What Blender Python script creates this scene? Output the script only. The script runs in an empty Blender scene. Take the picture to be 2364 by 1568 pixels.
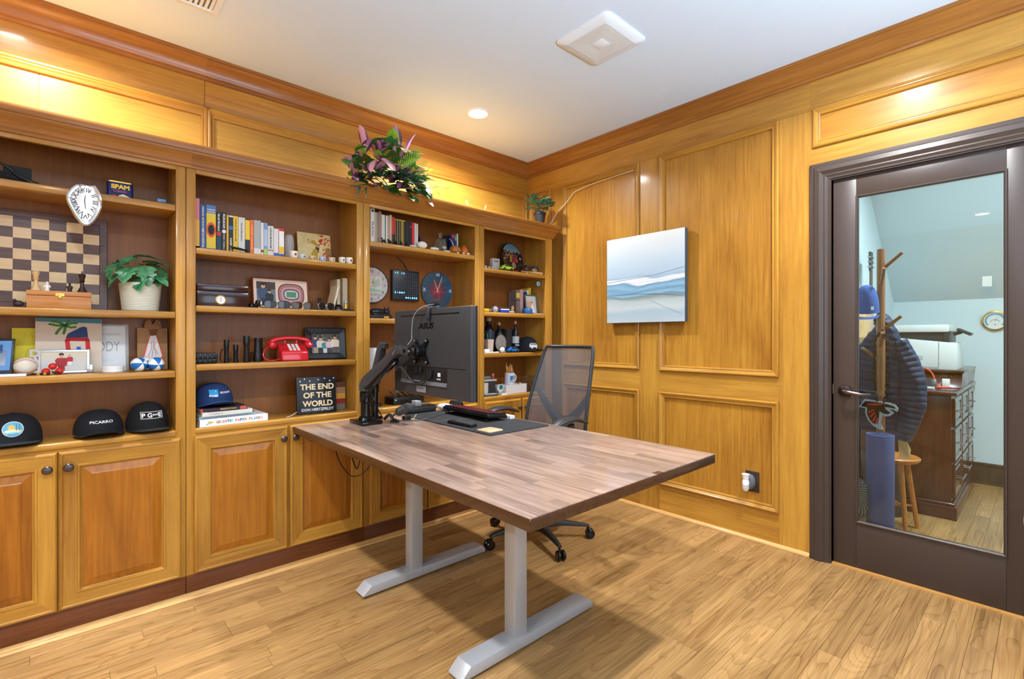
import bpy, bmesh, math, random
from mathutils import Vector, Matrix, Euler
random.seed(11)
SC = bpy.context.scene
COL = SC.collection
PI = math.pi
def R(d): return math.radians(d)

# ------------------------------------------------------------------ camera
cam_d = bpy.data.cameras.new('camera')
cam_d.sensor_width = 36.0
cam_d.lens = 36.0 * 1130.0 / 2364.0
cam_d.shift_y = -6.0 / 2364.0
cam_d.clip_start = 0.05
cam = bpy.data.objects.new('camera', cam_d)
COL.objects.link(cam)
cam.location = (0, 0, 1.2)
AZ = math.atan(1238.0 / 1130.0)
cam.rotation_euler = (PI / 2, 0, AZ - PI / 2)
SC.camera = cam

# ------------------------------------------------------------------ world, exposure, daylight
SC.view_settings.view_transform = 'Standard'
SC.view_settings.look = 'None'
SC.view_settings.exposure = 0.0
SC.view_settings.gamma = 1.0
SC.view_settings.use_curve_mapping = False
w = bpy.data.worlds.new('world')
SC.world = w
w.use_nodes = True
w.node_tree.nodes['Background'].inputs[0].default_value = (0.55, 0.72, 1.0, 1)
w.node_tree.nodes['Background'].inputs[1].default_value = 1.0

def area_light(name, loc, rot, sx, sy, power, col=(1, 1, 1), shape='RECTANGLE', spread=180):
    l = bpy.data.lights.new(name, 'AREA')
    l.shape = shape
    l.size = sx
    if shape in ('RECTANGLE', 'ELLIPSE'): l.size_y = sy
    l.energy = power
    l.color = col
    l.spread = R(spread)
    o = bpy.data.objects.new(name, l)
    COL.objects.link(o)
    o.location = loc
    o.rotation_euler = rot
    return o
# daylight: sky light in the two window openings of the wall behind the camera; outside them an added fill lamp, aimed up to brighten and cool the ceiling
area_light('window_daylight', (1.1, -1.42, 1.45), (R(90), 0, 0), 2.2, 1.5, 34, (0.70, 0.86, 1.0))
area_light('window_daylight', (-1.7, -1.42, 1.45), (R(90), 0, 0), 1.8, 1.5, 26, (0.70, 0.86, 1.0))
area_light('ceiling_fill_lamp', (0.0, -3.0, -0.3), (PI, 0, 0), 7.0, 2.8, 2200, (0.66, 0.85, 1.0))
DOWNLIGHT_W = 37.0
DOWNLIGHT_COL = (0.96, 0.98, 1.0)
DOWNLIGHTS = [(2.03, 2.56), (2.30, 0.52), (-0.10, 2.58), (-0.12, 0.52), (-2.14, 0.54), (-2.14, 2.58)]
ROOM2_W = 33.0

# ------------------------------------------------------------------ helpers
def lin(c):
    return tuple((x / 255 / 12.92) if x / 255 <= 0.04045 else ((x / 255 + 0.055) / 1.055) ** 2.4 for x in c[:3]) + (1.0,)
MATS = {}
def M(name, col, rough=0.5, metal=0.0, emis=0.0, coat=0.0, alpha=1.0, trans=0.0, ior=1.45, spec=0.5, noise=0.0, nscale=40.0, ecol=None, bump=0.0):
    if name in MATS: return MATS[name]
    m = bpy.data.materials.new(name)
    m.use_nodes = True
    nt = m.node_tree
    b = nt.nodes['Principled BSDF']
    b.inputs['Base Color'].default_value = lin(col)
    b.inputs['Roughness'].default_value = rough
    b.inputs['Metallic'].default_value = metal
    b.inputs['IOR'].default_value = ior
    b.inputs['Alpha'].default_value = alpha
    b.inputs['Transmission Weight'].default_value = trans
    b.inputs['Coat Weight'].default_value = coat
    b.inputs['Coat Roughness'].default_value = 0.08
    b.inputs['Specular IOR Level'].default_value = spec
    if emis:
        b.inputs['Emission Color'].default_value = lin(ecol or col)
        b.inputs['Emission Strength'].default_value = emis
    tc = nt.nodes.new('ShaderNodeTexCoord')
    n = nt.nodes.new('ShaderNodeTexNoise')
    n.inputs['Scale'].default_value = nscale
    n.inputs['Detail'].default_value = 3
    nt.links.new(tc.outputs['Object'], n.inputs['Vector'])
    if noise:
        mx = nt.nodes.new('ShaderNodeMix'); mx.data_type = 'RGBA'
        mx.inputs[6].default_value = lin([x * (1 - noise) for x in col])
        mx.inputs[7].default_value = lin([min(255, x * (1 + noise)) for x in col])
        nt.links.new(n.outputs[0], mx.inputs[0])
        nt.links.new(mx.outputs[2], b.inputs['Base Color'])
    if bump:
        bp = nt.nodes.new('ShaderNodeBump')
        bp.inputs['Strength'].default_value = bump
        bp.inputs['Distance'].default_value = 0.002
        nt.links.new(n.outputs[0], bp.inputs['Height'])
        nt.links.new(bp.outputs[0], b.inputs['Normal'])
    MATS[name] = m
    return m

def wood(name, dark, light, axis='z', rough=0.34, coat=0.25, fine=60.0, blotch=2.2, var=0.12, contrast=1.0, spread=(0.3, 0.72), stretch=0.05, line=0.35, tint=None):
    """stain-grade wood: stretched grain noise + slow blotches + a per-board tone"""
    if name in MATS: return MATS[name]
    m = bpy.data.materials.new(name); m.use_nodes = True
    nt = m.node_tree; N = nt.nodes; L = nt.links
    b = N['Principled BSDF']
    tc = N.new('ShaderNodeTexCoord'); oi = N.new('ShaderNodeObjectInfo')
    off = N.new('ShaderNodeVectorMath'); off.operation = 'SCALE'
    cmb = N.new('ShaderNodeCombineXYZ')
    for i in range(3): L.new(oi.outputs['Random'], cmb.inputs[i])
    L.new(cmb.outputs[0], off.inputs[0]); off.inputs['Scale'].default_value = 17.0
    add = N.new('ShaderNodeVectorMath'); add.operation = 'ADD'
    L.new(tc.outputs['Object'], add.inputs[0]); L.new(off.outputs[0], add.inputs[1])
    sc = {'x': (stretch, 1, 1), 'y': (1, stretch, 1), 'z': (1, 1, stretch)}[axis]
    mp = N.new('ShaderNodeMapping'); mp.inputs['Scale'].default_value = sc
    L.new(add.outputs[0], mp.inputs['Vector'])
    n1 = N.new('ShaderNodeTexNoise'); n1.inputs['Scale'].default_value = fine; n1.inputs['Detail'].default_value = 5; n1.inputs['Distortion'].default_value = 0.6
    L.new(mp.outputs[0], n1.inputs['Vector'])
    mp2 = N.new('ShaderNodeMapping'); mp2.inputs['Scale'].default_value = tuple(max(s, 0.35) for s in sc)
    L.new(add.outputs[0], mp2.inputs['Vector'])
    n2 = N.new('ShaderNodeTexNoise'); n2.inputs['Scale'].default_value = blotch; n2.inputs['Detail'].default_value = 4; n2.inputs['Distortion'].default_value = 0.8
    L.new(mp2.outputs[0], n2.inputs['Vector'])
    # cathedral figure
    mp3 = N.new('ShaderNodeMapping'); mp3.inputs['Scale'].default_value = tuple((0.16 if s < 1 else 1.0) for s in sc)
    L.new(add.outputs[0], mp3.inputs['Vector'])
    n3 = N.new('ShaderNodeTexNoise'); n3.inputs['Scale'].default_value = 5.5; n3.inputs['Detail'].default_value = 1.5; n3.inputs['Distortion'].default_value = 0.3
    L.new(mp3.outputs[0], n3.inputs['Vector'])
    ms = N.new('ShaderNodeMath'); ms.operation = 'MULTIPLY'; ms.inputs[1].default_value = 26.0
    L.new(n3.outputs[0], ms.inputs[0])
    fr = N.new('ShaderNodeMath'); fr.operation = 'FRACT'; L.new(ms.outputs[0], fr.inputs[0])
    pw = N.new('ShaderNodeMath'); pw.operation = 'POWER'; pw.inputs[1].default_value = 4.0; L.new(fr.outputs[0], pw.inputs[0])
    # combine
    a1 = N.new('ShaderNodeMath'); a1.operation = 'MULTIPLY_ADD'; L.new(n1.outputs[0], a1.inputs[0]); a1.inputs[1].default_value = 0.5 * contrast; a1.inputs[2].default_value = 0.25 * (1 - contrast)
    a2 = N.new('ShaderNodeMath'); a2.operation = 'MULTIPLY_ADD'; L.new(n2.outputs[0], a2.inputs[0]); a2.inputs[1].default_value = 0.5; L.new(a1.outputs[0], a2.inputs[2])
    a3 = N.new('ShaderNodeMath'); a3.operation = 'MULTIPLY_ADD'; L.new(pw.outputs[0], a3.inputs[0]); a3.inputs[1].default_value = -line * 0.35; L.new(a2.outputs[0], a3.inputs[2])
    cr = N.new('ShaderNodeValToRGB')
    cr.color_ramp.elements[0].position = spread[0]; cr.color_ramp.elements[0].color = lin(dark)
    cr.color_ramp.elements[1].position = spread[1]; cr.color_ramp.elements[1].color = lin(light)
    L.new(a3.outputs[0], cr.inputs[0])
    hs = N.new('ShaderNodeHueSaturation')
    mr = N.new('ShaderNodeMapRange'); mr.inputs[3].default_value = 1 - var; mr.inputs[4].default_value = 1 + var
    L.new(oi.outputs['Random'], mr.inputs[0]); L.new(mr.outputs[0], hs.inputs['Value'])
    L.new(cr.outputs[0], hs.inputs['Color'])
    L.new(hs.outputs[0], b.inputs['Base Color'])
    b.inputs['Roughness'].default_value = rough
    b.inputs['Coat Weight'].default_value = coat
    b.inputs['Coat Roughness'].default_value = 0.12
    b.inputs['Specular IOR Level'].default_value = 0.32
    bp = N.new('ShaderNodeBump'); bp.inputs['Strength'].default_value = 0.12; bp.inputs['Distance'].default_value = 0.0012
    L.new(n1.outputs[0], bp.inputs['Height']); L.new(bp.outputs[0], b.inputs['Normal'])
    MATS[name] = m
    return m

class MB:
    def __init__(s): s.v = []; s.f = []; s.m = []
    def add(s, vs, fs, mi=0, X=None):
        o = len(s.v)
        s.v += [tuple(X @ Vector(p)) if X is not None else tuple(p) for p in vs]
        s.f += [tuple(i + o for i in f) for f in fs]
        s.m += [mi] * len(fs)
        return s
    def box(s, x0, x1, y0, y1, z0, z1, mi=0, X=None):
        return s.add([(x0, y0, z0), (x1, y0, z0), (x1, y1, z0), (x0, y1, z0), (x0, y0, z1), (x1, y0, z1), (x1, y1, z1), (x0, y1, z1)],
                     [(0, 3, 2, 1), (4, 5, 6, 7), (0, 1, 5, 4), (1, 2, 6, 5), (2, 3, 7, 6), (3, 0, 4, 7)], mi, X)
    def cbox(s, c, d, mi=0, X=None):
        return s.box(c[0] - d[0] / 2, c[0] + d[0] / 2, c[1] - d[1] / 2, c[1] + d[1] / 2, c[2] - d[2] / 2, c[2] + d[2] / 2, mi, X)
    def lathe(s, prof, c=(0, 0, 0), n=24, axis='z', mi=0, X=None):
        vs = []; fs = []
        k = len(prof)
        for j in range(n):
            a = 2 * PI * j / n
            for (r, h) in prof:
                x, y, z = r * math.cos(a), r * math.sin(a), h
                if axis == 'y': x, y, z = x, h, y
                elif axis == 'x': x, y, z = h, x, y
                vs.append((c[0] + x, c[1] + y, c[2] + z))
        for j in range(n):
            j2 = (j + 1) % n
            for i in range(k - 1):
                fs.append((j * k + i, j2 * k + i, j2 * k + i + 1, j * k + i + 1))
        if prof[0][0] > 1e-6: fs.append(tuple(j * k for j in reversed(range(n))))
        if prof[-1][0] > 1e-6: fs.append(tuple(j * k + k - 1 for j in range(n)))
        return s.add(vs, fs, mi, X)
    def cyl(s, c, r, h, axis='z', n=20, r2=None, mi=0, X=None):
        return s.lathe([(r, 0), (r if r2 is None else r2, h)], c, n, axis, mi, X)
    def sphere(s, c, r, nu=20, nv=12, mi=0, X=None):
        if not isinstance(r, (tuple, list)): r = (r, r, r)
        pr = [(max(1e-7, math.sin(PI * i / nv)), -math.cos(PI * i / nv)) for i in range(nv + 1)]
        q = MB(); q.lathe(pr, n=nu)
        return s.add([(c[0] + x * r[0], c[1] + y * r[1], c[2] + z * r[2]) for x, y, z in q.v], q.f, mi, X)
    def tube(s, pts, r, n=8, mi=0, X=None, closed=False, smooth=0):
        pts = [Vector(p) for p in pts]
        for _ in range(smooth):
            q = [pts[0]]
            for a, b in zip(pts[:-1], pts[1:]): q += [a * .75 + b * .25, a * .25 + b * .75]
            q.append(pts[-1]); pts = q
        k = len(pts)
        rr = r if isinstance(r, (list, tuple)) else [r] * k
        if len(rr) != k: rr = [rr[min(len(rr) - 1, int(i * len(rr) / k))] for i in range(k)]
        vs = []; fs = []
        up = None
        for i in range(k):
            a = pts[(i - 1) % k] if (closed or i) else pts[i]
            b = pts[(i + 1) % k] if (closed or i < k - 1) else pts[i]
            t = (b - a).normalized()
            if up is None: up = t.orthogonal().normalized()
            up = (up - t * up.dot(t))
            up = up.normalized() if up.length > 1e-6 else t.orthogonal().normalized()
            sd = t.cross(up)
            for j in range(n):
                an = 2 * PI * j / n
                vs.append(pts[i] + (up * math.cos(an) + sd * math.sin(an)) * rr[i])
        for i in range(k if closed else k - 1):
            i2 = (i + 1) % k
            for j in range(n): fs.append((i * n + j, i * n + (j + 1) % n, i2 * n + (j + 1) % n, i2 * n + j))
        if not closed: fs += [tuple(reversed(range(n))), tuple((k - 1) * n + j for j in range(n))]
        return s.add(vs, fs, mi, X)
    def prism(s, poly, d0, d1, plane='xz', mi=0, X=None):
        f = {'xz': lambda a, b, d: (a, d, b), 'xy': lambda a, b, d: (a, b, d), 'yz': lambda a, b, d: (d, a, b)}[plane]
        n = len(poly)
        vs = [f(a, b, d0) for a, b in poly] + [f(a, b, d1) for a, b in poly]
        fs = [tuple(reversed(range(n))), tuple(range(n, 2 * n))] + [(i, (i + 1) % n, n + (i + 1) % n, n + i) for i in range(n)]
        return s.add(vs, fs, mi, X)
    def rings(s, rect, prof, P, cap=True, mis=(0, 0, 0, 0), capmi=0):
        """mitred rectangular frame: prof = [(inset, proud)], P(a, b, h) -> xyz; sides 0 bottom 1 right 2 top 3 left"""
        a0, a1, b0, b1 = rect
        rs = []
        for (i, h) in prof: rs.append([P(a0 + i, b0 + i, h), P(a1 - i, b0 + i, h), P(a1 - i, b1 - i, h), P(a0 + i, b1 - i, h)])
        for q, r2 in zip(rs[:-1], rs[1:]):
            for e in range(4):
                s.add([q[e], q[(e + 1) % 4], r2[(e + 1) % 4], r2[e]], [(0, 1, 2, 3)], mis[e])
        if cap: s.add(rs[-1], [(0, 1, 2, 3)], capmi)
        return s
    def build(s, name, mat, parent=None, loc=None, rz=None, smooth=True, bevel=0.0, seg=2, ang=32, merge=False, recalc=True):
        me = bpy.data.meshes.new(name)
        me.from_pydata(s.v, [], s.f)
        for m in (mat if isinstance(mat, (list, tuple)) else [mat]): me.materials.append(m)
        if any(s.m): me.polygons.foreach_set('material_index', s.m)
        if bevel or recalc or merge:
            bm = bmesh.new(); bm.from_mesh(me)
            if merge: bmesh.ops.remove_doubles(bm, verts=bm.verts, dist=1e-5)
            if recalc: bmesh.ops.recalc_face_normals(bm, faces=bm.faces)
            if bevel:
                es = [e for e in bm.edges if len(e.link_faces) == 2 and e.calc_face_angle(0) > R(28)]
                bmesh.ops.bevel(bm, geom=es, offset=bevel, segments=seg, affect='EDGES', clamp_overlap=True, profile=0.5)
            bm.to_mesh(me); bm.free()
        if smooth:
            me.polygons.foreach_set('use_smooth', [True] * len(me.polygons))
            me.set_sharp_from_angle(angle=R(ang))
        return link(name, me, parent, loc, rz)

def link(name, me, parent=None, loc=None, rz=None):
    o = bpy.data.objects.new(name, me)
    COL.objects.link(o)
    if parent is not None: o.parent = parent
    if loc is not None: o.location = loc
    if rz is not None: o.rotation_euler = (0, 0, rz)
    return o
def tag(o, label=None, cat=None, group=None, kind=None):
    if label: o['label'] = label
    if cat: o['category'] = cat
    if group: o['group'] = group
    if kind: o['kind'] = kind
    return o
def thing(name, label, cat, loc=(0, 0, 0), rz=0.0, group=None):
    o = bpy.data.objects.new(name, None)
    o.empty_display_size = 0.05
    COL.objects.link(o)
    o.location = loc; o.rotation_euler = (0, 0, rz)
    return tag(o, label, cat, group)
def copy_tree(o, parent=None):
    c = o.copy(); COL.objects.link(c)
    if parent is not None: c.parent = parent
    for ch in list(o.children): copy_tree(ch, c)
    return c
def bx(name, mat, x0, x1, y0, y1, z0, z1, parent=None, bevel=0.0015, loc=None, rz=None, **k):
    return MB().box(x0, x1, y0, y1, z0, z1).build(name, mat, parent, loc, rz, bevel=bevel, **k)

_TXT = {}
def text_data(s, bold=0.0):
    key = (s, bold)
    if key not in _TXT:
        cu = bpy.data.curves.new('txt', 'FONT')
        cu.body = s; cu.size = 1.0; cu.offset = bold; cu.resolution_u = 3
        cu.align_x = 'CENTER'; cu.align_y = 'CENTER'
        ob = bpy.data.objects.new('txt', cu)
        me = bpy.data.meshes.new_from_object(ob)
        vs = [tuple(v.co) for v in me.vertices]; fs = [tuple(p.vertices) for p in me.polygons]
        bpy.data.objects.remove(ob); bpy.data.curves.remove(cu); bpy.data.meshes.remove(me)
        if vs:
            xs = [v[0] for v in vs]; ys = [v[1] for v in vs]
            cx, cy = (min(xs) + max(xs)) / 2, (min(ys) + max(ys)) / 2
            vs = [(x - cx, y - cy, 0) for x, y, z in vs]
            _TXT[key] = (vs, fs, max(xs) - min(xs), max(ys) - min(ys))
        else: _TXT[key] = ([], [], 1, 1)
    return _TXT[key]
def put_text(mb, s, width=None, height=None, f=None, bold=0.0, mi=0, rot=0.0, shear=0.0):
    """add flat lettering; f(a, b) -> xyz places the centred text, rot turns it in its own plane"""
    vs, fs, W, H = text_data(s, bold)
    if width and height: sx, sy = width / W, height / H
    elif width: sx = sy = width / W
    else: sx = sy = height / H
    c, sn = math.cos(rot), math.sin(rot)
    out = []
    for x, y, z in vs:
        x, y = x * sx + y * sy * shear, y * sy
        out.append(f(x * c - y * sn, x * sn + y * c))
    mb.add(out, fs, mi)
    return mb
def lettering(parent, s, mat, f, width=None, height=None, bold=0.02, rot=0.0, name='lettering', shear=0.0):
    return put_text(MB(), s, width, height, f, bold, rot=rot, shear=shear).build(name, mat, parent, recalc=False, smooth=False)
# ================================================================== materials of the setting
HD, HL = (138, 86, 26), (206, 154, 62)          # honey stained maple
WX = wood('maple_x', HD, HL, 'x', var=0.05, line=0.05, contrast=0.75)
WY = wood('maple_y', HD, HL, 'y', var=0.05, line=0.05, contrast=0.75)
WZ = wood('maple_z', HD, HL, 'z', var=0.05, line=0.05, contrast=0.75)
DPZ = wood('door_panel', (120, 64, 12), (194, 124, 32), 'z', var=0.05, blotch=3.0, line=0.06, contrast=0.75)
PZ = wood('maple_panel', (136, 84, 24), (202, 148, 56), 'z', var=0.05, blotch=3.0, line=0.06, contrast=0.75)
PX = wood('maple_panel_x', (152, 106, 34), (210, 164, 72), 'x', var=0.05, blotch=3.0, line=0.06, contrast=0.75)
CRX = wood('crown_x', (122, 72, 28), (172, 114, 50), 'x', var=0.03, line=0.05)
CRY = wood('crown_y', (122, 72, 28), (172, 114, 50), 'y', var=0.03, line=0.05)
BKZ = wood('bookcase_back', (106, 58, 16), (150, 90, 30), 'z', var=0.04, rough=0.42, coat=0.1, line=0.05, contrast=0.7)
TOE = wood('toe_wood', (80, 42, 20), (118, 66, 34), 'x', var=0.04)
OAK = wood('oak_floor', (112, 76, 38), (178, 138, 86), 'x', var=0.13, fine=90, blotch=4.5, rough=0.36, coat=0.12, stretch=0.03, line=0.42, spread=(0.20, 0.62), contrast=1.2)
QR = wood('oak_round', (196, 146, 82), (226, 180, 116), 'x', var=0.02)
CEIL = M('ceiling_paint', (210, 226, 245), 0.85, noise=0.01)
ESP = M('espresso_paint', (66, 54, 48), 0.36, noise=0.05, nscale=120, bump=0.05)
WHITE = M('white_plastic', (236, 236, 236), 0.4)
BRONZE = M('bronze_metal', (62, 50, 48), 0.3, 0.85)
R2W = M('room2_paint', (212, 230, 236), 0.8, noise=0.01)
XB, YA, YW, ZC = 3.0, 2.67, 3.09, 2.69
XL, YBK = -3.00, -1.30

def structure(o): o['kind'] = 'structure'; return o
# ------------------------------------------------------------------ ceiling and walls
structure(bx('ceiling', CEIL, XL - 0.1, XB + 0.12, YBK - 0.1, YW + 0.1, ZC, ZC + 0.1, bevel=0))
wl = structure(bx('wall_left', WX, XL - 0.1, XB + 0.12, YW, YW + 0.1, -0.05, ZC, bevel=0))
# wall behind the camera with its two window openings
mb = MB()
for q in ((XL - 0.1, -2.6, -0.05, ZC), (-0.8, 0.0, -0.05, ZC), (2.2, XB + 0.12, -0.05, ZC), (0.0, 2.2, -0.05, 0.7), (0.0, 2.2, 2.2, ZC), (-2.6, -0.8, -0.05, 0.7), (-2.6, -0.8, 2.2, ZC)):
    mb.box(q[0], q[1], YBK - 0.1, YBK, q[2], q[3])
structure(mb.build('wall_back', PX, smooth=False))
WWH = M('window_white', (235, 235, 232), 0.4)
for nm, x0, x1 in (('window_1', 0.0, 2.2), ('window_2', -2.6, -0.8)):
    w1 = structure(MB().rings((x0, x1, 0.7, 2.2), [(-0.07, 0), (-0.07, 0.02), (0.04, 0.02), (0.04, -0.08)], lambda a, b, h: (a, YBK + h, b), cap=False).build(nm, WWH))
    for k in (1, 2): bx('mullion', WWH, x0 + (x1 - x0) * k / 3 - 0.015, x0 + (x1 - x0) * k / 3 + 0.015, YBK - 0.06, YBK - 0.03, 0.74, 2.16, w1)
structure(bx('wall_far', PX, XL - 0.1, XL, YBK - 0.1, YW + 0.1, -0.05, ZC, bevel=0))

# ------------------------------------------------------------------ right hand panelled wall
DY0, DY1, DZ = 0.012, 0.774, 2.034            # door opening
mb = MB()
mb.box(XB + 0.012, XB + 0.12, DY1 + 0.02, YW + 0.1, -0.05, ZC)
mb.box(XB + 0.012, XB + 0.12, YBK - 0.1, DY0 - 0.02, -0.05, ZC)
mb.box(XB + 0.012, XB + 0.12, DY0 - 0.02, DY1 + 0.02, DZ + 0.02, ZC)
wr = structure(mb.build('wall_right', WZ, smooth=False))
def wb(name, mat, y0, y1, z0, z1, t=0.012):     # board on the wall face
    return bx(name, mat, XB + 0.012 - t, XB + 0.0125, y0, y1, z0, z1, wr, bevel=0.0012, seg=1)
LOW0, LOW1, UP0, UP1 = 0.195, 0.829, 0.970, 2.432
cols = [(2.80, 3.05), (1.948, 2.664), (1.032, 1.791)]
st = [(3.05, YW), (2.664, 2.80), (1.791, 1.948), (0.874, 1.032)]
for a, b in st: wb('stile', WZ, a, b, 0.0, UP1)
for a, b in cols:
    wb('rail', WY, a, b, 0.0, LOW0); wb('rail', WY, a, b, LOW1, UP0)
wb('rail', WY, 0.874, YW, UP1, ZC)
wb('stile', WZ, 0.862, 0.874, 2.222, UP1)
wb('rail', WY, YBK, 0.874, UP1, ZC)
wb('rail', WY, YBK, 0.874, 2.128, 2.222)
wb('stile', WZ, YBK, -0.10, 0.0, 2.128)
MOULD = [(0.0, 0.0), (0.0, 0.010), (0.004, 0.0155), (0.010, 0.0165), (0.0145, 0.012), (0.018, 0.012), (0.024, 0.007), (0.028, 0.0065), (0.030, 0.009), (0.036, 0.0075), (0.038, -0.006)]
def wb_panel(y0, y1, z0, z1, pm=PZ):
    MB().rings((y0, y1, z0, z1), MOULD, lambda a, b, h: (XB - h, a, b), cap=False, mis=(0, 1, 0, 1)).build('panel_moulding', [WY, WZ], wr, ang=50)
    wb('panel', pm, y0 + 0.034, y1 - 0.034, z0 + 0.034, z1 - 0.034, 0.006)
for a, b in cols:
    wb_panel(a, b, LOW0, LOW1); wb_panel(a, b, UP0, UP1)
wb_panel(-0.75, 0.862, 2.222, 2.432, wood('maple_panel_y', (160, 102, 30), (212, 154, 60), 'y', var=0.02, blotch=4.0, line=0.06, contrast=0.75))

# ------------------------------------------------------------------ left wall above the bookcase: frieze, panel moulding, panels
bx('frieze', WX, XL, 0.557, YW - 0.012, YW + 0.001, 2.44, ZC, wl, bevel=0.001)
bx('frieze', WX, 0.5585, XB, YW - 0.012, YW + 0.001, 2.44, ZC, wl, bevel=0.001)
for x0, x1 in ((XL + 0.02, 0.59), (0.552, 2.99)):
    MB().rings((x0, x1, 1.95, 2.445), [(i * 1.35, h) for i, h in MOULD], lambda a, b, h: (a, YW - 0.008 - h, b), cap=False, mis=(0, 1, 0, 1)).build('panel_moulding', [WX, WZ], wl, ang=50)
for x0, x1 in ((XL + 0.05, -0.089), (-0.087, 0.555), (0.588, 1.62), (1.622, 2.96)):
    bx('panel', PX, x0, x1, YW - 0.004, YW + 0.001, 1.97, 2.41, wl, bevel=0.0008, seg=1)

# crown moulding run along the left and the right wall
CRP = [(0.000, 2.586), (0.012, 2.588), (0.014, 2.600), (0.024, 2.604), (0.028, 2.612), (0.034, 2.634), (0.050, 2.655), (0.066, 2.664), (0.070, 2.672), (0.080, 2.674), (0.082, 2.6905), (0.0, 2.6905)]
def crown_run(path, prof, mats, name, closed_ends=True):
    """sweep (offset, z) along a plan polyline; offset goes to the left-hand normal side, mitred"""
    mb = MB(); k = len(prof); pts = [Vector((p[0], p[1])) for p in path]; vs = []
    nrm = []
    for a, b in zip(pts[:-1], pts[1:]):
        d = (b - a).normalized(); nrm.append(Vector((-d.y, d.x)))
    for i, p in enumerate(pts):
        if i == 0: m = nrm[0]
        elif i == len(pts) - 1: m = nrm[-1]
        else:
            m = (nrm[i - 1] + nrm[i]); m = m / m.length; m = m / m.dot(nrm[i])
        for (o, z) in prof: vs.append((p.x + m.x * o, p.y + m.y * o, z))
    for i in range(len(pts) - 1):
        for j in range(k - 1):
            pass
        seg = []
        for j in range(k):
            seg.append((i * k + j, i * k + (j + 1) % k, (i + 1) * k + (j + 1) % k, (i + 1) * k + j))
        mb.f += seg; mb.m += [i % len(mats)] * k
    mb.v = vs
    mb.f += [tuple(range(k)), tuple(reversed([len(vs) - k + j for j in range(k)]))]; mb.m += [0, 0]
    return mb.build(name, mats, ang=40)
structure(crown_run([(XB - 0.0, YBK), (XB - 0.0, YW - 0.012), (0.558, YW - 0.012)], CRP, [CRY, CRX], 'trim_1'))
structure(crown_run([(0.5575, YW - 0.012), (XL, YW - 0.012)], CRP, [CRX], 'trim_2'))
# quarter round at the floor
QP = [(0.0, 0.001), (0.019, 0.001), (0.019, 0.006), (0.016, 0.013), (0.010, 0.018), (0.0, 0.020)]
structure(crown_run([(XB, 0.876), (XB, YW)], QP, [wood('oak_round_y', (196, 146, 82), (226, 180, 116), 'y', var=0.02)], 'baseboard_right'))
structure(crown_run([(2.872, YA), (XL, YA)], QP + [], [QR], 'baseboard_left'))
structure(crown_run([(2.872, YA - 0.019), (XL, YA - 0.019)], [(0.0, 0.001), (0.016, 0.001), (0.016, 0.005), (0.012, 0.010), (0.0, 0.012)], [QR], 'baseboard_left'))

# ------------------------------------------------------------------ floor: separate oak strips
fl = structure(bx('floor', M('floor_gap', (110, 70, 34), 0.7), XL - 0.1, XB + 0.02, YBK - 0.1, YW, -0.05, -0.0025, bevel=0))
PW = 0.0765
pl_cache = {}
def plank(x0, x1, y0, y1, parent):
    L = round(x1 - x0, 2); w_ = round(y1 - y0, 4)
    if (L, w_) not in pl_cache:
        g = 0.00045
        me = MB().box(g, L - g, g, w_ - g, -0.012, 0.0)
        o = me.build('plank', OAK, parent, bevel=0.0006, seg=1, smooth=False)
        pl_cache[(L, w_)] = o.data
    else: o = link('plank', pl_cache[(L, w_)], parent)
    o.location = (x0, y0, 0)
    return o
rng = random.Random(5)
y = 2.66; rest = MB()
n_pl = 0
while y > YBK:
    x = XL - rng.uniform(0, 0.6)
    while x < XB:
        L = round(rng.choice((0.38, 0.52, 0.7, 0.84, 1.0, 1.18)), 2)
        x1 = x + L
        if XB - x1 < 0.15: x1 = round(x + (XB + 0.015 - x), 2); 
        xe = min(x1, XB + 0.018)
        xs = max(x, XL)
        seen = y > -0.35 and xe > (0.62 - 0.5 * y if y < 1.0 else -0.6)
        if xe - xs > 0.02:
            if seen: plank(xs, xs + round(xe - xs, 2), y - PW, y, fl); n_pl += 1
            else: rest.box(xs + 0.0005, xe - 0.0005, y - PW + 0.0005, y - 0.0005, -0.012, 0.0)
        x = x1
    y -= PW
if rest.f: tag(rest.build('plank', OAK, fl, smooth=False, recalc=False), kind='stuff')
print('planks', n_pl)

# ------------------------------------------------------------------ door in the right wall
CP = [(0.0, 0.0), (0.0, 0.014), (0.010, 0.018), (0.020, 0.018), (0.026, 0.024), (0.048, 0.027), (0.066, 0.016), (0.072, 0.018), (0.084, 0.012), (0.092, 0.012), (0.096, 0.006), (0.100, 0.006), (0.100, -0.03)]
mb = MB()
rect = (DY0 - 0.1, DY1 + 0.1, -0.4, DZ + 0.096)
rs = []
P = lambda a, b, h: (XB - h, a, b)
for (i, h) in CP: rs.append([P(rect[0] + i, 0.0, h), P(rect[0] + i, rect[3] - i, h), P(rect[1] - i, rect[3] - i, h), P(rect[1] - i, 0.0, h)])
for q, r2 in zip(rs[:-1], rs[1:]):
    for e in range(3): mb.add([q[e], q[e + 1], r2[e + 1], r2[e]], [(0, 1, 2, 3)])
cas = structure(mb.build('trim_4', ESP, ang=50))
cas['label'] = 'dark brown moulded casing around the glazed door'
mb = MB()   # jamb lining
mb.box(XB - 0.004, XB + 0.12, DY1, DY1 + 0.022, 0, DZ + 0.02); mb.box(XB - 0.004, XB + 0.12, DY0 - 0.022, DY0, 0, DZ + 0.02); mb.box(XB - 0.004, XB + 0.12, DY0, DY1, DZ, DZ + 0.022)
mb.build('jamb', ESP, cas, bevel=0.001)
dx0, dx1 = XB + 0.012, XB + 0.052
dr = thing('door_1', 'dark brown wooden door with one tall clear glass pane and lever handle', 'door', (0, 0, 0)); dr['kind'] = 'structure'
a, b = DY0 + 0.004, DY1 - 0.004
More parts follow.
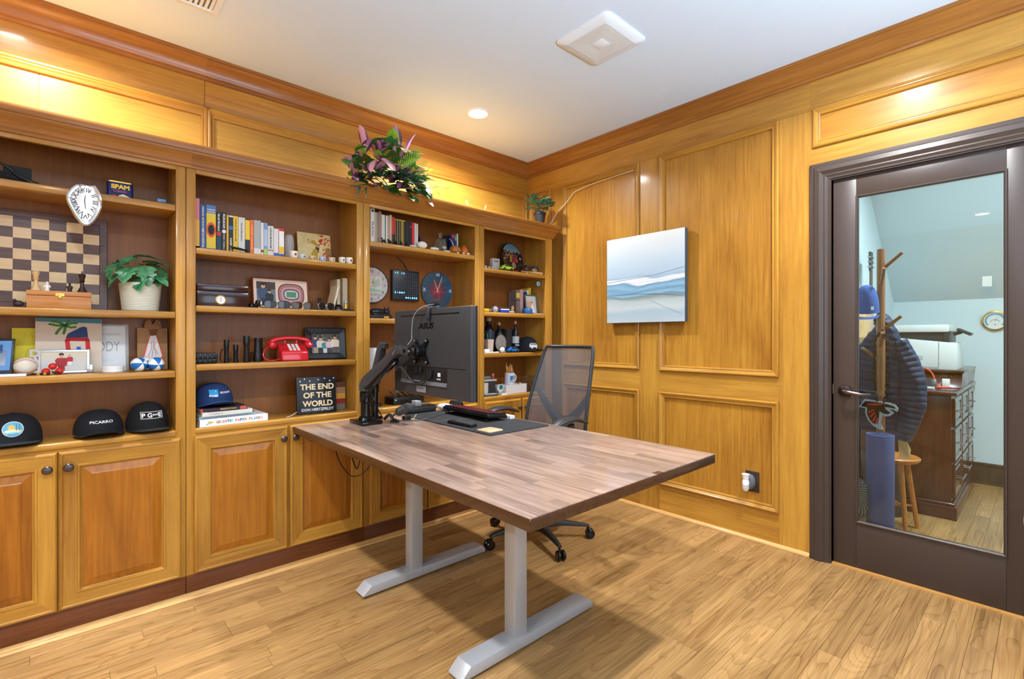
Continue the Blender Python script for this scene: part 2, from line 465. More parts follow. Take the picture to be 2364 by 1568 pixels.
gy0, gy1, gz0, gz1 = 0.130, 0.659, 0.253, 1.918
bx('stile', ESP, dx0, dx1, gy1 + 0.008, b, 0.012, DZ - 0.004, dr, bevel=0.002)
bx('stile', ESP, dx0, dx1, a, gy0 - 0.008, 0.012, DZ - 0.004, dr, bevel=0.002)
ESPX = ESP
bx('rail', ESPX, dx0, dx1, gy0 - 0.008, gy1 + 0.008, gz1 + 0.008, DZ - 0.004, dr, bevel=0.0015)
bx('rail', ESPX, dx0, dx1, gy0 - 0.008, gy1 + 0.008, 0.012, gz0 - 0.008, dr, bevel=0.0015)
MB().rings((gy0 - 0.012, gy1 + 0.012, gz0 - 0.012, gz1 + 0.012), [(0, 0), (0.002, 0.006), (0.008, 0.006), (0.013, 0.0), (0.013, -0.016)], lambda a, b, h: (dx0 - h, a, b), cap=False).build('glazing_bead', ESP, dr, ang=30)
GL = bpy.data.materials.new('door_glass'); GL.use_nodes = True
nt = GL.node_tree; nt.nodes.clear()
out = nt.nodes.new('ShaderNodeOutputMaterial'); mix = nt.nodes.new('ShaderNodeMixShader'); tr = nt.nodes.new('ShaderNodeBsdfTransparent'); gs = nt.nodes.new('ShaderNodeBsdfGlossy'); fr = nt.nodes.new('ShaderNodeFresnel')
tr.inputs[0].default_value = (0.88, 0.965, 0.975, 1); gs.inputs['Roughness'].default_value = 0.0; fr.inputs[0].default_value = 1.5
nt.links.new(fr.outputs[0], mix.inputs[0]); nt.links.new(tr.outputs[0], mix.inputs[1]); nt.links.new(gs.outputs[0], mix.inputs[2]); nt.links.new(mix.outputs[0], out.inputs[0])
MATS['door_glass'] = GL
bx('glass_pane', GL, dx0 + 0.014, dx0 + 0.020, gy0 - 0.006, gy1 + 0.006, gz0 - 0.006, gz1 + 0.006, dr, bevel=0)
# lever handle
hy, hz = 0.716, 0.918
h = MB().lathe([(0.0, -0.014), (0.018, -0.014), (0.030, -0.008), (0.032, 0.0)], (dx0, hy, hz), 24, 'x').build('handle', BRONZE, dr)
MB().tube([(dx0 - 0.010, hy, hz), (dx0 - 0.040, hy, hz), (dx0 - 0.048, hy - 0.014, hz), (dx0 - 0.046, hy - 0.05, hz - 0.006), (dx0 - 0.046, hy - 0.085, hz - 0.010), (dx0 - 0.050, hy - 0.118, hz - 0.004)], [0.011, 0.010, 0.010, 0.009, 0.007, 0.004], 10, smooth=1).build('lever', M('lever_metal', (120, 112, 116), 0.22, 0.9), h)
h = MB().lathe([(0.0, 0.014), (0.018, 0.014), (0.030, 0.008), (0.032, 0.0)], (dx1, hy, hz), 24, 'x').build('handle', BRONZE, dr)
MB().tube([(dx1 + 0.010, hy, hz), (dx1 + 0.040, hy, hz), (dx1 + 0.048, hy - 0.014, hz), (dx1 + 0.046, hy - 0.05, hz - 0.006), (dx1 + 0.05, hy - 0.115, hz - 0.004)], [0.011, 0.010, 0.010, 0.009, 0.004], 10, smooth=1).build('lever', MATS['lever_metal'], h)
bx('latch_plate', M('steel', (170, 170, 172), 0.3, 0.9), dx0 - 0.002, dx0 + 0.02, b - 0.001, b + 0.002, 0.90, 0.95, dr, bevel=0)
structure(bx('threshold', wood('oak_sill', (170, 118, 58), (206, 156, 88), 'y', var=0.02), XB - 0.006, XB + 0.13, DY0, DY1, -0.012, 0.010, bevel=0.003)).name = 'trim_5'

# ------------------------------------------------------------------ ceiling fittings
TRIMW = M('fixture_white', (226, 234, 244), 0.4)
LENS = M('lamp_lens', (255, 255, 255), 0.3, emis=9.0)
def downlight(x, y, zc, power, label, grp=None, spread=148):
    t = thing('recessed_downlight', label, 'ceiling light', (x, y, zc), 0, grp)
    MB().lathe([(0.060, -0.002), (0.064, -0.006), (0.078, -0.005), (0.083, -0.001), (0.083, 0.0)], n=40).build('trim_ring', TRIMW, t)
    MB().lathe([(0.0, -0.0025), (0.061, -0.0025)], n=40).build('lens', LENS, t)
    l = area_light('downlight_lamp', (x, y, zc - 0.012), (0, 0, 0), 0.11, 0.11, power, DOWNLIGHT_COL, 'DISK', spread)
    return t
for (x_, y_), lb in zip(DOWNLIGHTS, ('glowing near the corner above the bookcase', 'in front of the glazed door', 'above the chessboard shelves', 'over the open floor between the windows', 'near the far wall by the window', 'near the far wall by the bookcase')):
    downlight(x_, y_, ZC, DOWNLIGHT_W, 'round recessed ceiling light ' + lb)
# exhaust fan cover
t = thing('ceiling_fan_grille', 'square white louvred exhaust fan cover on the ceiling', 'vent cover', (1.985, 1.515, ZC))
def rrect(hx, hy, r, n=6):
    out = []
    for cx, cy, a0 in ((hx - r, hy - r, 0), (-hx + r, hy - r, 90), (-hx + r, -hy + r, 180), (hx - r, -hy + r, 270)):
        for i in range(n + 1):
            a = R(a0 + 90 * i / n); out.append((cx + r * math.cos(a), cy + r * math.sin(a)))
    return out
mb = MB(); N_ = 28; lay = [(0.165, 0.030, 0.0), (0.165, 0.030, -0.006), (0.155, 0.026, -0.014), (0.118, 0.006, -0.020)]
vs = []
for hx, r, z in lay: vs += [(x, y, z) for x, y in rrect(hx, hx, r)]
k = len(rrect(1, 1, .1))
mb.add(vs, [(i * k + j, i * k + (j + 1) % k, (i + 1) * k + (j + 1) % k, (i + 1) * k + j) for i in range(len(lay) - 1) for j in range(k)])
mb.build('cover', TRIMW, t)
for i in range(13):
    a = 0.117 - i * 0.0064
    MB().rings((-a, a, -a, a), [(0, -0.0186), (0, -0.0196), (0.0048, -0.0196), (0.0048, -0.0186)], lambda p, q, h_: (p, q, h_), cap=False).build('louver', M('louver_white', (222, 224, 226), 0.5), t, smooth=False)
MB().box(-0.0338, 0.0338, -0.0338, 0.0338, -0.0215, -0.016).build('centre_plate', TRIMW, t, bevel=0.001)
M('vent_dark', (120, 120, 120), 0.8)
bx('back_plate', M('vent_back', (176, 178, 180), 0.8), -0.118, 0.118, -0.118, 0.118, -0.0185, -0.010, t, bevel=0)
# supply register at the edge of the frame
t = thing('ceiling_register', 'white slatted supply air register on the ceiling above the bookcase', 'vent', (0.34, 2.465, ZC))
MB().rings((-0.18, 0.183, -0.13, 0.13), [(0, 0), (0.003, -0.006), (0.026, -0.010), (0.030, -0.004)], lambda p, q, h_: (p, q, h_), cap=False).build('frame', TRIMW, t)
bx('back_plate', MATS['vent_dark'], -0.155, 0.155, -0.102, 0.102, -0.0015, -0.0005, t, bevel=0)
for i in range(16):
    x = -0.145 + i * 0.0194
    MB().box(-0.006, 0.006, -0.10, 0.10, -0.0007, 0.0007, X=Matrix.Translation((x, 0, -0.006)) @ Matrix.Rotation(R(38), 4, 'Y')).build('slat', TRIMW, t, smooth=False)
# lantern sconce on the far wall: its glow is mirrored in the door glass
t = thing('wall_sconce', 'small lit lantern sconce on the far wall', 'sconce', (XL, 0.54, 1.86))
bx('back_plate', BRONZE, 0.0, 0.012, -0.05, 0.05, -0.08, 0.12, t)
mb = MB()
for sx in (0.03, 0.13):
    for sy in (-0.05, 0.05): mb.box(sx - 0.004, sx + 0.004, sy - 0.004, sy + 0.004, 0.0, 0.14)
mb.box(0.01, 0.135, -0.055, 0.055, 0.138, 0.146).box(0.01, 0.135, -0.055, 0.055, -0.006, 0.002)
mb.build('cage', BRONZE, t)
MB().box(0.034, 0.126, -0.046, 0.046, 0.002, 0.138).build('shade', M('sconce_glow', (255, 246, 232), 0.4, emis=6.0), t)
# ================================================================== built-in bookcase
YB = 2.905            # inner face of the back panel
KNOB = M('pewter_knob', (92, 84, 86), 0.32, 0.9)
DOORP = [(0.0, 0.0), (0.0, 0.010), (0.002, 0.016), (0.007, 0.020), (0.012, 0.0205), (0.015, 0.018), (0.056, 0.0165), (0.058, 0.0195), (0.064, 0.0195), (0.067, 0.012), (0.071, 0.010)]
PANP = [(0.0, 0.009), (0.004, 0.009), (0.030, 0.0165), (0.034, 0.0185)]
def cab_door(parent, x0, x1, z0, z1, knob_x):
    d = MB().rings((x0, x1, z0, z1), DOORP, lambda a, b, h: (a, YA - h, b), cap=False, mis=(0, 1, 0, 1)).build('door', [WX, WZ], parent, ang=40)
    MB().rings((x0 + 0.069, x1 - 0.069, z0 + 0.069, z1 - 0.069), PANP, lambda a, b, h: (a, YA - h, b), mis=(0, 0, 0, 0)).build('panel', DPZ, d, ang=14)
    MB().lathe([(0.005, 0.0), (0.005, -0.012), (0.009, -0.015), (0.0155, -0.019), (0.0165, -0.023), (0.013, -0.028), (0.0, -0.030)], (knob_x, YA - 0.016, z1 - 0.062), 20, 'y').build('knob', KNOB, d)
    return d
def unit(label, xa, xb, x0, x1, shelves, doors, pins=True):
    """xa..xb outer width (middle of the stiles), x0..x1 clear opening"""
    t = thing('bookcase_unit', label, 'bookcase', ((xa + xb) / 2, YA, 0))
    ox = (xa + xb) / 2
    def L(o): o.location = (-ox, -YA, 0); return o
    g = 0.0008
    ST = YA + 0.02
    L(bx('stile', WZ, xa + g, x0, YA, ST, 0.10, 1.990, t, bevel=0.002))
    L(bx('stile', WZ, x1, xb - g, YA, ST, 0.10, 1.990, t, bevel=0.002))
    L(bx('rail', WX, x0, x1, YA, ST, 1.960, 2.02, t, bevel=0.002))
    L(bx('side_panel', WZ, xa + g, x0, ST, YB + 0.01, 0.0, 2.05, t, bevel=0))
    L(bx('side_panel', WZ, x1, xb - g, ST, YB + 0.01, 0.0, 2.05, t, bevel=0))
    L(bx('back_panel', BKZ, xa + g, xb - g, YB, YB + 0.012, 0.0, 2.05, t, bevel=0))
    L(bx('top_panel', BKZ, x0, x1, ST, YB, 2.02, 2.04, t, bevel=0))
    for z in shelves: L(bx('shelf', WX, x0 + 0.001, x1 - 0.001, YA + 0.002, YB, z - 0.030, z - 0.0008, t, bevel=0.004))
    L(bx('base_shelf', WX, x0 - 0.002, x1 + 0.002, YA - 0.006, YB, 0.749, 0.7752, t, bevel=0.006, seg=3))
    L(bx('base_rail', WX, xa + g, xb - g, YA + 0.0005, ST, 0.10, 0.749, t, bevel=0))
    L(bx('toe_board', TOE, xa + g, xb - g, YA, ST, 0.0, 0.101, t, bevel=0.001))
    for (a, b, kx) in doors: L(cab_door(t, a, b, 0.106, 0.740, kx))
    if pins:
        mb = MB()
        for z in [1.02 + 0.032 * i for i in range(30)]:
            if any(abs(z - s + 0.015) < 0.03 for s in shelves): continue
            for xx, dr_ in ((x1, -1), (x0, 1)):
                mb.lathe([(0.003, 0.0), (0.0028, 0.0004 * dr_)], (xx, YA + 0.045, z), 6, 'x')
        tag(L(mb.build('pin_holes', M('hole_dark', (46, 24, 10), 0.9), t)), kind='stuff')
    return t
SH1, SH2, SH3, SH4 = (1.802, 1.315, 1.046), (1.618, 1.348, 1.072), (1.763, 1.311), (1.688, 1.378, 1.084)
for k, (xa, lb) in enumerate(((-1.3145, 'empty bookcase unit next to the chessboard unit'), (-2.1765, 'empty bookcase unit in the middle of the far run'))):
    unit(lb, xa, xa + 0.8615, xa + 0.0375, xa + 0.8240, (1.802, 1.315, 1.046), [(xa + 0.0205, xa + 0.429, xa + 0.40), (xa + 0.432, xa + 0.8405, xa + 0.462)])
unit('empty bookcase unit beside the far wall', XL + 0.001, -2.1770, XL + 0.04, -2.2145, (1.802, 1.315, 1.046), [(XL + 0.02, -2.592, -2.62), (-2.588, -2.196, -2.56)])
unit('bookcase unit with the chessboard, monstera and black caps', -0.4525, 0.4095, -0.415, 0.371, SH1, [(-0.432, -0.0235, -0.052), (-0.0205, 0.388, 0.010)])
unit('bookcase unit with the red telephone and colourful novels', 0.410, 1.274, 0.448, 1.234, SH2, [(0.440, 0.852, 0.828), (0.862, 1.264, 0.886)])
unit('bookcase unit with the three clocks behind the monitor', 1.2745, 2.1325, 1.314, 2.092, SH3, [(1.306, 1.698, 1.674), (1.704, 2.100, 1.728)])
unit('narrow end bookcase unit with dark bottles, mug and picture disc', 2.133, 2.870, 2.173, 2.797, SH4, [(2.170, 2.516, 2.492), (2.532, 2.852, 2.556)])
# top deck and the cornice along the front, returning at the right end
structure(bx('trim_6', WX, XL, 2.868, YA - 0.005, YW - 0.002, 2.05, 2.078, bevel=0.001))
CNP = [(0.0, 1.978), (0.010, 1.980), (0.012, 1.988), (0.016, 1.994), (0.020, 1.994), (0.024, 2.004), (0.034, 2.026), (0.044, 2.036), (0.048, 2.040), (0.049, 2.048), (0.056, 2.050), (0.060, 2.060), (0.062, 2.074), (0.060, 2.080), (0.055, 2.0807), (0.0, 2.0807)]
CNX = wood('cornice_x', (130, 78, 28), (184, 122, 50), 'x', var=0.03, line=0.05)
CNP = [(o * 0.78, z) for o, z in CNP]
structure(crown_run([(2.870, 2.95), (2.870, YA), (0.43, YA)], [(o, z) for o, z in CNP], [CNX], 'trim_7'))
structure(crown_run([(0.4295, YA), (XL, YA)], CNP, [CNX], 'trim_8'))

# ================================================================== the room behind the glazed door
X2 = 5.55; Y2L = 0.946
OAK2 = OAK
f2 = structure(bx('floor', MATS['floor_gap'], XB + 0.02, X2 + 0.1, -1.6, Y2L + 0.1, -0.05, -0.0025, bevel=0))
y = Y2L; rng = random.Random(3); rest = MB()
while y > -1.6:
    x = XB + 0.12 - rng.uniform(0, 0.5)
    while x < X2:
        x1 = x + round(rng.choice((0.4, 0.6, 0.8, 1.0)), 2)
        xs, xe = max(x, XB + 0.13), min(x1, X2)
        if xe - xs > 0.02:
            if y > -0.05 and xe > 3.75: plank(xs, xs + round(xe - xs, 2), y - PW, y, f2)
            else: rest.box(xs + 0.0005, xe - 0.0005, y - PW + 0.0005, y - 0.0005, -0.012, 0.0)
        x = x1
    y -= PW
tag(rest.build('plank', OAK, f2, smooth=False, recalc=False), kind='stuff')
structure(bx('wall_far_room', R2W, X2, X2 + 0.1, -1.6, Y2L + 0.1, -0.05, 1.512, bevel=0))
structure(bx('wall_far_room', R2W, XB + 0.12, X2 + 0.1, Y2L, Y2L + 0.1, -0.05, ZC, bevel=0))
structure(bx('wall_far_room', R2W, XB + 0.12, X2 + 0.1, -1.6, -1.5, -0.05, ZC, bevel=0))
mb = MB()
xk = X2 - (ZC - 1.512) / 0.936
mb.prism([(xk, ZC), (X2, 1.512), (X2 + 0.1, 1.512), (X2 + 0.1, ZC + 0.1), (XB + 0.12, ZC + 0.1), (XB + 0.12, ZC)], -1.6, Y2L + 0.1, 'xz')
structure(mb.build('ceiling', R2W, smooth=False))
bb = structure(bx('baseboard_far_room', M('espresso_base', (70, 58, 46), 0.35), X2 - 0.016, X2, -1.5, Y2L, 0, 0.165, bevel=0.003))
bx('cap', MATS['espresso_base'], X2 - 0.022, X2, -1.5, Y2L, 0.15, 0.172, bb, bevel=0.004)
bx('shoe', MATS['espresso_base'], X2 - 0.030, X2 - 0.015, -1.5, Y2L, 0.0, 0.018, bb, bevel=0.005)
downlight(3.75, 0.10, ZC, ROOM2_W, 'round recessed ceiling light in the room behind the glass door')
downlight(3.75, -0.95, ZC, ROOM2_W, 'round recessed ceiling light over the far side of the next room')
# ================================================================== desk
BLK = M('black_plastic', (22, 22, 24), 0.38)
BLKG = M('black_gloss', (12, 12, 13), 0.12)
DGR = M('dark_grey_plastic', (46, 47, 50), 0.45, noise=0.08, nscale=300)
GRY = M('grey_paint_metal', (176, 178, 182), 0.32, 0.25)
CHR = M('chrome', (214, 214, 218), 0.10, 1.0)
STEEL = MATS['steel']
def stave_mat():
    m = wood('acacia_stave', (90, 70, 60), (182, 154, 138), 'y', var=0.24, fine=70, blotch=5.0, rough=0.32, coat=0.8, stretch=0.03, line=0.12, spread=(0.25, 0.68))
    return m
STV = stave_mat()
DKX0, DKX1, DKY0, DKY1, DKZ, DKT = 0.875, 1.902, 0.890, 2.647, 0.737, 0.037
t = thing('standing_desk', 'wide standing desk with butcher-block top and silver steel legs', 'desk', (1.39, 1.77, 0))
L = lambda o: (setattr(o, 'location', (-1.39, -1.77, 0)), o)[1]
top = L(bx('tabletop', wood('acacia_edge', (50, 30, 18), (86, 56, 36), 'y', var=0.02, rough=0.34, coat=0.4), DKX0, DKX1, DKY0, DKY1, DKZ - DKT, DKZ - 0.0018, t, bevel=0.0015))
rng = random.Random(21)
nrow = 24; sw = (DKX1 - DKX0) / nrow
for i in range(nrow):
    y = DKY0 - rng.uniform(0, 0.3)
    while y < DKY1 - 0.02:
        y1 = y + rng.choice((0.22, 0.3, 0.36, 0.45, 0.52))
        a, b = max(y, DKY0), min(y1, DKY1)
        if DKY1 - b < 0.08: b = DKY1; y1 = DKY1
        if b - a > 0.03:
            MB().box(DKX0 + i * sw + 0.0001, DKX0 + (i + 1) * sw - 0.0001, a + 0.0001, b - 0.0001, DKZ - 0.0085, DKZ - 0.0007).build('stave', STV, top, smooth=False)
        y = y1
for y0 in (1.365, 2.115):
    L(bx('column', GRY, 1.262, 1.325, y0, y0 + 0.062, 0.048, 0.66, t, bevel=0.003))
    L(bx('column_sleeve', GRY, 1.259, 1.328, y0 - 0.003, y0 + 0.065, 0.655, DKZ - DKT, t, bevel=0.003))
    fy = y0 - 0.010 + 0.0
    ft = MB().prism([(1.003, 0.010), (1.72, 0.010), (1.72, 0.030), (1.70, 0.050), (1.045, 0.050), (1.003, 0.016)], fy, fy + 0.080, 'xz').build('foot', GRY, t, bevel=0.002); L(ft)
    for gx in (1.04, 1.69): MB().lathe([(0.016, 0.0), (0.018, 0.006), (0.006, 0.010)], (gx, fy + 0.04, 0.0), 12).build('glide', BLK, ft)
    for q in ((1.275, 0.684),): 
        for k in (0.0, 0.045): MB().lathe([(0.0035, 0), (0.0, -0.001)], (1.273 + k, y0 - 0.003, 0.685), 8, 'y').build('screw', BLK, ft)
    L(bx('bracket', BLK, 1.02, 1.58, y0 - 0.02, y0 + 0.082, DKZ - DKT - 0.006, DKZ - DKT, t, bevel=0))
L(bx('crossbar', BLK, 1.266, 1.320, 1.42, 2.12, 0.655, 0.695, t, bevel=0.002))
L(bx('control_box', BLK, 1.30, 1.45, 2.28, 2.55, 0.66, 0.699, t, bevel=0.004))
tag(MB().tube([(0.95, 2.30, 0.699), (0.95, 2.284, 0.656), (0.95, 2.235, 0.608), (0.95, 2.149, 0.575), (0.95, 2.086, 0.575), (0.95, 1.996, 0.607), (0.95, 1.934, 0.652), (0.96, 1.92, 0.699)], 0.0025, 6, smooth=2).build('hanging_cable', BLK), 'long black cable loop hanging under the desk edge', 'cable')
tag(MB().tube([(0.95, 2.12, 0.699), (0.95, 2.108, 0.66), (0.95, 2.064, 0.616), (0.95, 2.046, 0.62), (0.95, 2.034, 0.65), (0.96, 2.03, 0.699)], 0.0028, 6, smooth=2).build('hanging_cable', BLK), 'short black cable with plugs hanging inside the longer loop', 'cable')

# ================================================================== monitor seen from behind, along y, back face towards -x
t = thing('computer_monitor', 'large black monitor seen from behind on the articulated arm', 'monitor', (1.25, 1.944, 0.9235))
MX, MY0, MY1, MZ0, MZ1 = 1.25, 1.624, 2.264, 0.9235, 1.330
L = lambda o: (setattr(o, 'location', (-1.25, -1.944, -0.9235)), o)[1]
hou = L(MB().box(MX, MX + 0.030, MY0, MY1, MZ0, MZ1).build('housing', DGR, t, bevel=0.004))
L(MB().box(MX + 0.030, MX + 0.036, MY0 - 0.001, MY1 + 0.001, MZ0 - 0.001, MZ1 + 0.001).build('bezel', BLK, t, bevel=0.001))
L(MB().box(MX + 0.036, MX + 0.0365, MY0 + 0.008, MY1 - 0.008, MZ0 + 0.014, MZ1 - 0.008).build('screen', BLKG, t))
L(MB().box(MX - 0.0012, MX + 0.002, 1.706, 2.198, 1.300, 1.306).build('vent_slot', BLKG, t))
fA = lambda y, z: (lambda a, b: (MX - 0.0015, y - a, z + b))
L(lettering(t, 'ASUS', BLKG, fA(1.966, 1.251), width=0.125, height=0.028, bold=0.03, shear=0.35))
# lower recess: port bay with lighter sloping lip
rec = L(MB().box(MX - 0.0008, MX + 0.001, 1.795, 2.19, 0.975, 1.058).build('port_bay', M('bay_dark', (26, 26, 28), 0.5), t))
L(MB().prism([(MX - 0.001, 0.972), (MX - 0.010, 0.976), (MX - 0.001, 0.992)], 1.795, 2.19, 'xz').build('bay_lip', M('lip_grey', (92, 93, 96), 0.4), t))
L(MB().box(MX - 0.003, MX, 2.14, 2.19, 0.992, 1.055).build('bay_cheek', M('cheek_grey', (70, 71, 74), 0.45), t))
L(MB().box(MX - 0.0015, MX, 1.66, 2.098, 1.0585, 1.0600).build('seam', BLKG, t))
lab = L(MB().box(MX - 0.002, MX - 0.0005, 1.803, 1.88, 0.995, 1.045).build('rating_label', M('label_black', (14, 14, 15), 0.5), t))
MB().box(MX - 0.0026, MX - 0.002, 1.845, 1.868, 1.018, 1.036).build('label_patch', M('label_white', (200, 200, 200), 0.6), lab)
for i in range(4): MB().box(MX - 0.0026, MX - 0.002, 1.846 + i * 0.008, 1.850 + i * 0.008, 1.003, 1.010).build('label_mark', MATS['label_white'], lab)
for k, (y0, z0) in enumerate(((2.03, 1.045), (2.00, 1.045), (1.915, 1.03))):
    L(MB().cbox((MX - 0.010, y0, z0), (0.018, 0.020, 0.030)).build('plug', BLK, t, bevel=0.002))
L(MB().box(MX - 0.006, MX, 1.965, 2.045, 0.936, 0.968).build('stand_socket', M('socket_grey', (120, 120, 122), 0.35), t, bevel=0.003))

# ---- monitor arm
t = thing('monitor_arm', 'black gas spring arm clamped to the desk holding the large monitor', 'monitor arm', (1.19, 2.46, DKZ))
L = lambda o: (setattr(o, 'location', (-1.19, -2.46, -DKZ)), o)[1]
ARM = M('arm_black', (58, 58, 61), 0.32, 0.1)
ARMG = M('arm_gloss', (14, 14, 15), 0.10, 0.1)
L(MB().prism([(1.135, 2.39), (1.25, 2.39), (1.25, 2.55), (1.135, 2.55)], DKZ, DKZ + 0.020, 'xy').build('base_plate', ARMG, t, bevel=0.005, seg=2))
L(MB().lathe([(0.040, 0.02), (0.036, 0.032), (0.026, 0.040), (0.024, 0.11), (0.030, 0.115), (0.030, 0.165), (0.026, 0.17), (0.026, 0.19), (0.031, 0.195), (0.031, 0.215), (0.020, 0.225)], (1.19, 2.47, DKZ), 20).build('pole', ARMG, t))
L(MB().lathe([(0.0, 0.0), (0.0335, 0.0), (0.0335, 0.03), (0.031, 0.045), (0.0, 0.05)], (1.19, 2.47, 0.912), 20).build('swivel_joint', ARM, t))
# lower strut of the spring arm: tapered hull from the joint to the elbow
def hull(path, widths, heights, x, mat, name, bev=0.004):
    mb = MB(); vs = []; fs = []
    pts = [Vector((0, a, b)) for a, b in path]
    for i, p in enumerate(pts):
        d = (pts[min(i + 1, len(pts) - 1)] - pts[max(i - 1, 0)]).normalized()
        n = Vector((0, -d.z, d.y)); hh = heights[i] / 2; ww = widths[i] / 2
        for sx, sn in ((-1, -1), (1, -1), (1, 1), (-1, 1)): vs.append((x + sx * ww, p.y + n.y * sn * hh, p.z + n.z * sn * hh))
    for i in range(len(pts) - 1):
        for j in range(4): fs.append((i * 4 + j, i * 4 + (j + 1) % 4, i * 4 + 4 + (j + 1) % 4, i * 4 + 4 + j))
    fs += [(3, 2, 1, 0), tuple(len(vs) - 4 + j for j in range(4))]
    return L(mb.add(vs, fs).build(name, mat, t, bevel=bev, seg=2))
hull([(2.462, 0.950), (2.425, 0.963), (2.380, 0.985), (2.300, 1.030), (2.220, 1.072), (2.170, 1.104), (2.105, 1.138), (2.060, 1.140)], [0.050, 0.054, 0.052, 0.046, 0.042, 0.042, 0.046, 0.042], [0.046, 0.060, 0.064, 0.058, 0.052, 0.050, 0.050, 0.034], 1.185, ARM, 'spring_arm', 0.008)
hull([(2.44, 0.925), (2.36, 0.962), (2.20, 1.046), (2.13, 1.088)], [0.028] * 4, [0.018] * 4, 1.185, ARMG, 'lower_cover', 0.003)
hull([(2.075, 1.135), (1.985, 1.133)], [0.032, 0.030], [0.040, 0.036], 1.185, ARM, 'wrist', 0.004)
L(MB().cbox((1.1745, 2.028, 1.134), (0.012, 0.020, 0.016)).build('badge', BLKG, t))
L(MB().tube([(1.1605, 2.125, 1.115), (1.1605, 2.092, 1.140)], 0.003, 6).build('badge', STEEL, t))
L(MB().lathe([(0.018, 0.0), (0.020, 0.01), (0.020, 0.04), (0.014, 0.046)], (1.185, 1.982, 1.110), 16).build('tilt_joint', ARMG, t))
L(MB().lathe([(0.0, -0.022), (0.006, -0.022), (0.007, -0.016)], (1.185, 1.982, 1.134), 12, 'x').build('bolt', STEEL, t))
L(MB().lathe([(0.028, 0), (0.032, 0.012), (0.032, 0.034), (0.024, 0.040)], (1.200, 2.0, 1.134), 24, 'x').build('rotation_disc', ARMG, t))
mb = MB()
for sy in (-1, 1):
    for sz in (-1, 1):
        mb.prism([(2.0 + sy * 0.012, 1.132 + sz * 0.028), (2.0 + sy * 0.028, 1.132 + sz * 0.012), (2.0 + sy * 0.060, 1.132 + sz * 0.050), (2.0 + sy * 0.050, 1.132 + sz * 0.060)], 1.238, 1.2495, 'yz')
mb.prism([(2.0 + 0.034 * math.cos(a * PI / 8), 1.132 + 0.034 * math.sin(a * PI / 8)) for a in range(16)], 1.236, 1.2495, 'yz')
vp = L(mb.build('vesa_plate', ARMG, t, bevel=0.001))
for sy in (-1, 1):
    for sz in (-1, 1): MB().lathe([(0.0, -0.007), (0.005, -0.006), (0.006, 0)], (1.239, 2.0 + sy * 0.05, 1.132 + sz * 0.05), 10, 'x').build('screw', STEEL, vp)
for dx, dz in ((0.0, 0.0), (0.010, -0.006)):
    L(MB().tube([(1.165 + dx, 2.47, 0.84 + dz), (1.160 + dx, 2.44, 0.87 + dz), (1.162 + dx, 2.36, 0.935 + dz), (1.172 + dx, 2.27, 1.0 + dz), (1.178, 2.21, 1.045 + dz)], 0.004, 6, smooth=2).build('cable', BLK, t))
L(MB().tube([(1.19, 2.20, 1.072), (1.20, 2.15, 1.073), (1.215, 2.10, 1.04), (1.225, 2.07, 1.0), (1.228, 2.02, 0.975), (1.228, 1.96, 0.98), (1.232, 1.92, 1.01), (1.238, 1.915, 1.03)], 0.0045, 8, smooth=2).build('cable', BLK, t))
L(MB().tube([(1.19, 2.20, 1.064), (1.20, 2.15, 1.064), (1.218, 2.10, 1.03), (1.228, 2.075, 0.99), (1.232, 2.02, 0.985), (1.232, 1.97, 0.99), (1.234, 1.94, 1.02)], 0.0035, 8, smooth=2).build('cable', BLK, t))
# ---- webcam clipped to the top edge
t = thing('webcam', 'small dark webcam clipped over the top edge of the monitor', 'webcam', (1.262, 1.955, 1.3315))
MB().lathe([(0.0, -0.034), (0.014, -0.034), (0.0155, -0.028), (0.0155, 0.028), (0.014, 0.034), (0.0, 0.034)], (0.026, -0.02, 0.030), 18, 'y').build('body', M('webcam_body', (44, 48, 54), 0.25), t)
MB().box(-0.030, 0.030, -0.03, -0.005, 0.003, 0.009).build('clip_top', M('clip_grey', (84, 86, 90), 0.3), t, bevel=0.002)
MB().box(-0.030, -0.014, -0.028, -0.007, -0.052, 0.006).build('clip_leg', DGR, t, bevel=0.003)
tag(MB().tube([(1.288, 1.925, 1.355), (1.255, 1.96, 1.350), (1.225, 1.989, 1.334), (1.22, 2.035, 1.297), (1.22, 2.044, 1.25), (1.22, 2.046, 1.21), (1.215, 2.036, 1.186), (1.20, 2.050, 1.1625)], 0.0018, 6, smooth=2).build('webcam_cable', M('cable_grey', (150, 150, 152), 0.4)), 'thin grey cable running from the webcam down to the arm', 'cable')

# ---- second arm and the second monitor turned on edge behind the first
t = thing('monitor_arm', 'second black monitor arm rising steeply beside the bookcase', 'monitor arm', (1.275, 2.565, DKZ))
L = lambda o: (setattr(o, 'location', (-1.275, -2.565, -DKZ)), o)[1]
L(MB().prism([(1.262, 2.53), (1.325, 2.53), (1.325, 2.615), (1.262, 2.615)], DKZ, DKZ + 0.016, 'xy').build('base_plate', ARMG, t, bevel=0.004))
L(MB().lathe([(0.022, 0.016), (0.022, 0.15), (0.026, 0.152), (0.026, 0.20), (0.018, 0.21)], (1.292, 2.57, DKZ), 18).build('pole', ARMG, t))
hull([(2.560, 0.940), (2.545, 0.985), (2.515, 1.055), (2.485, 1.13), (2.470, 1.165)], [0.046, 0.048, 0.044, 0.040, 0.034], [0.044, 0.052, 0.046, 0.046, 0.036], 1.29, ARM, 'spring_arm', 0.007)
hull([(2.475, 1.152), (2.425, 1.150)], [0.026, 0.026], [0.034, 0.030], 1.29, ARM, 'wrist', 0.003)
L(MB().tube([(1.27, 2.56, 0.90), (1.262, 2.52, 0.86), (1.262, 2.49, 0.82), (1.285, 2.47, 0.765)], 0.004, 6, smooth=2).build('cable', BLK, t))
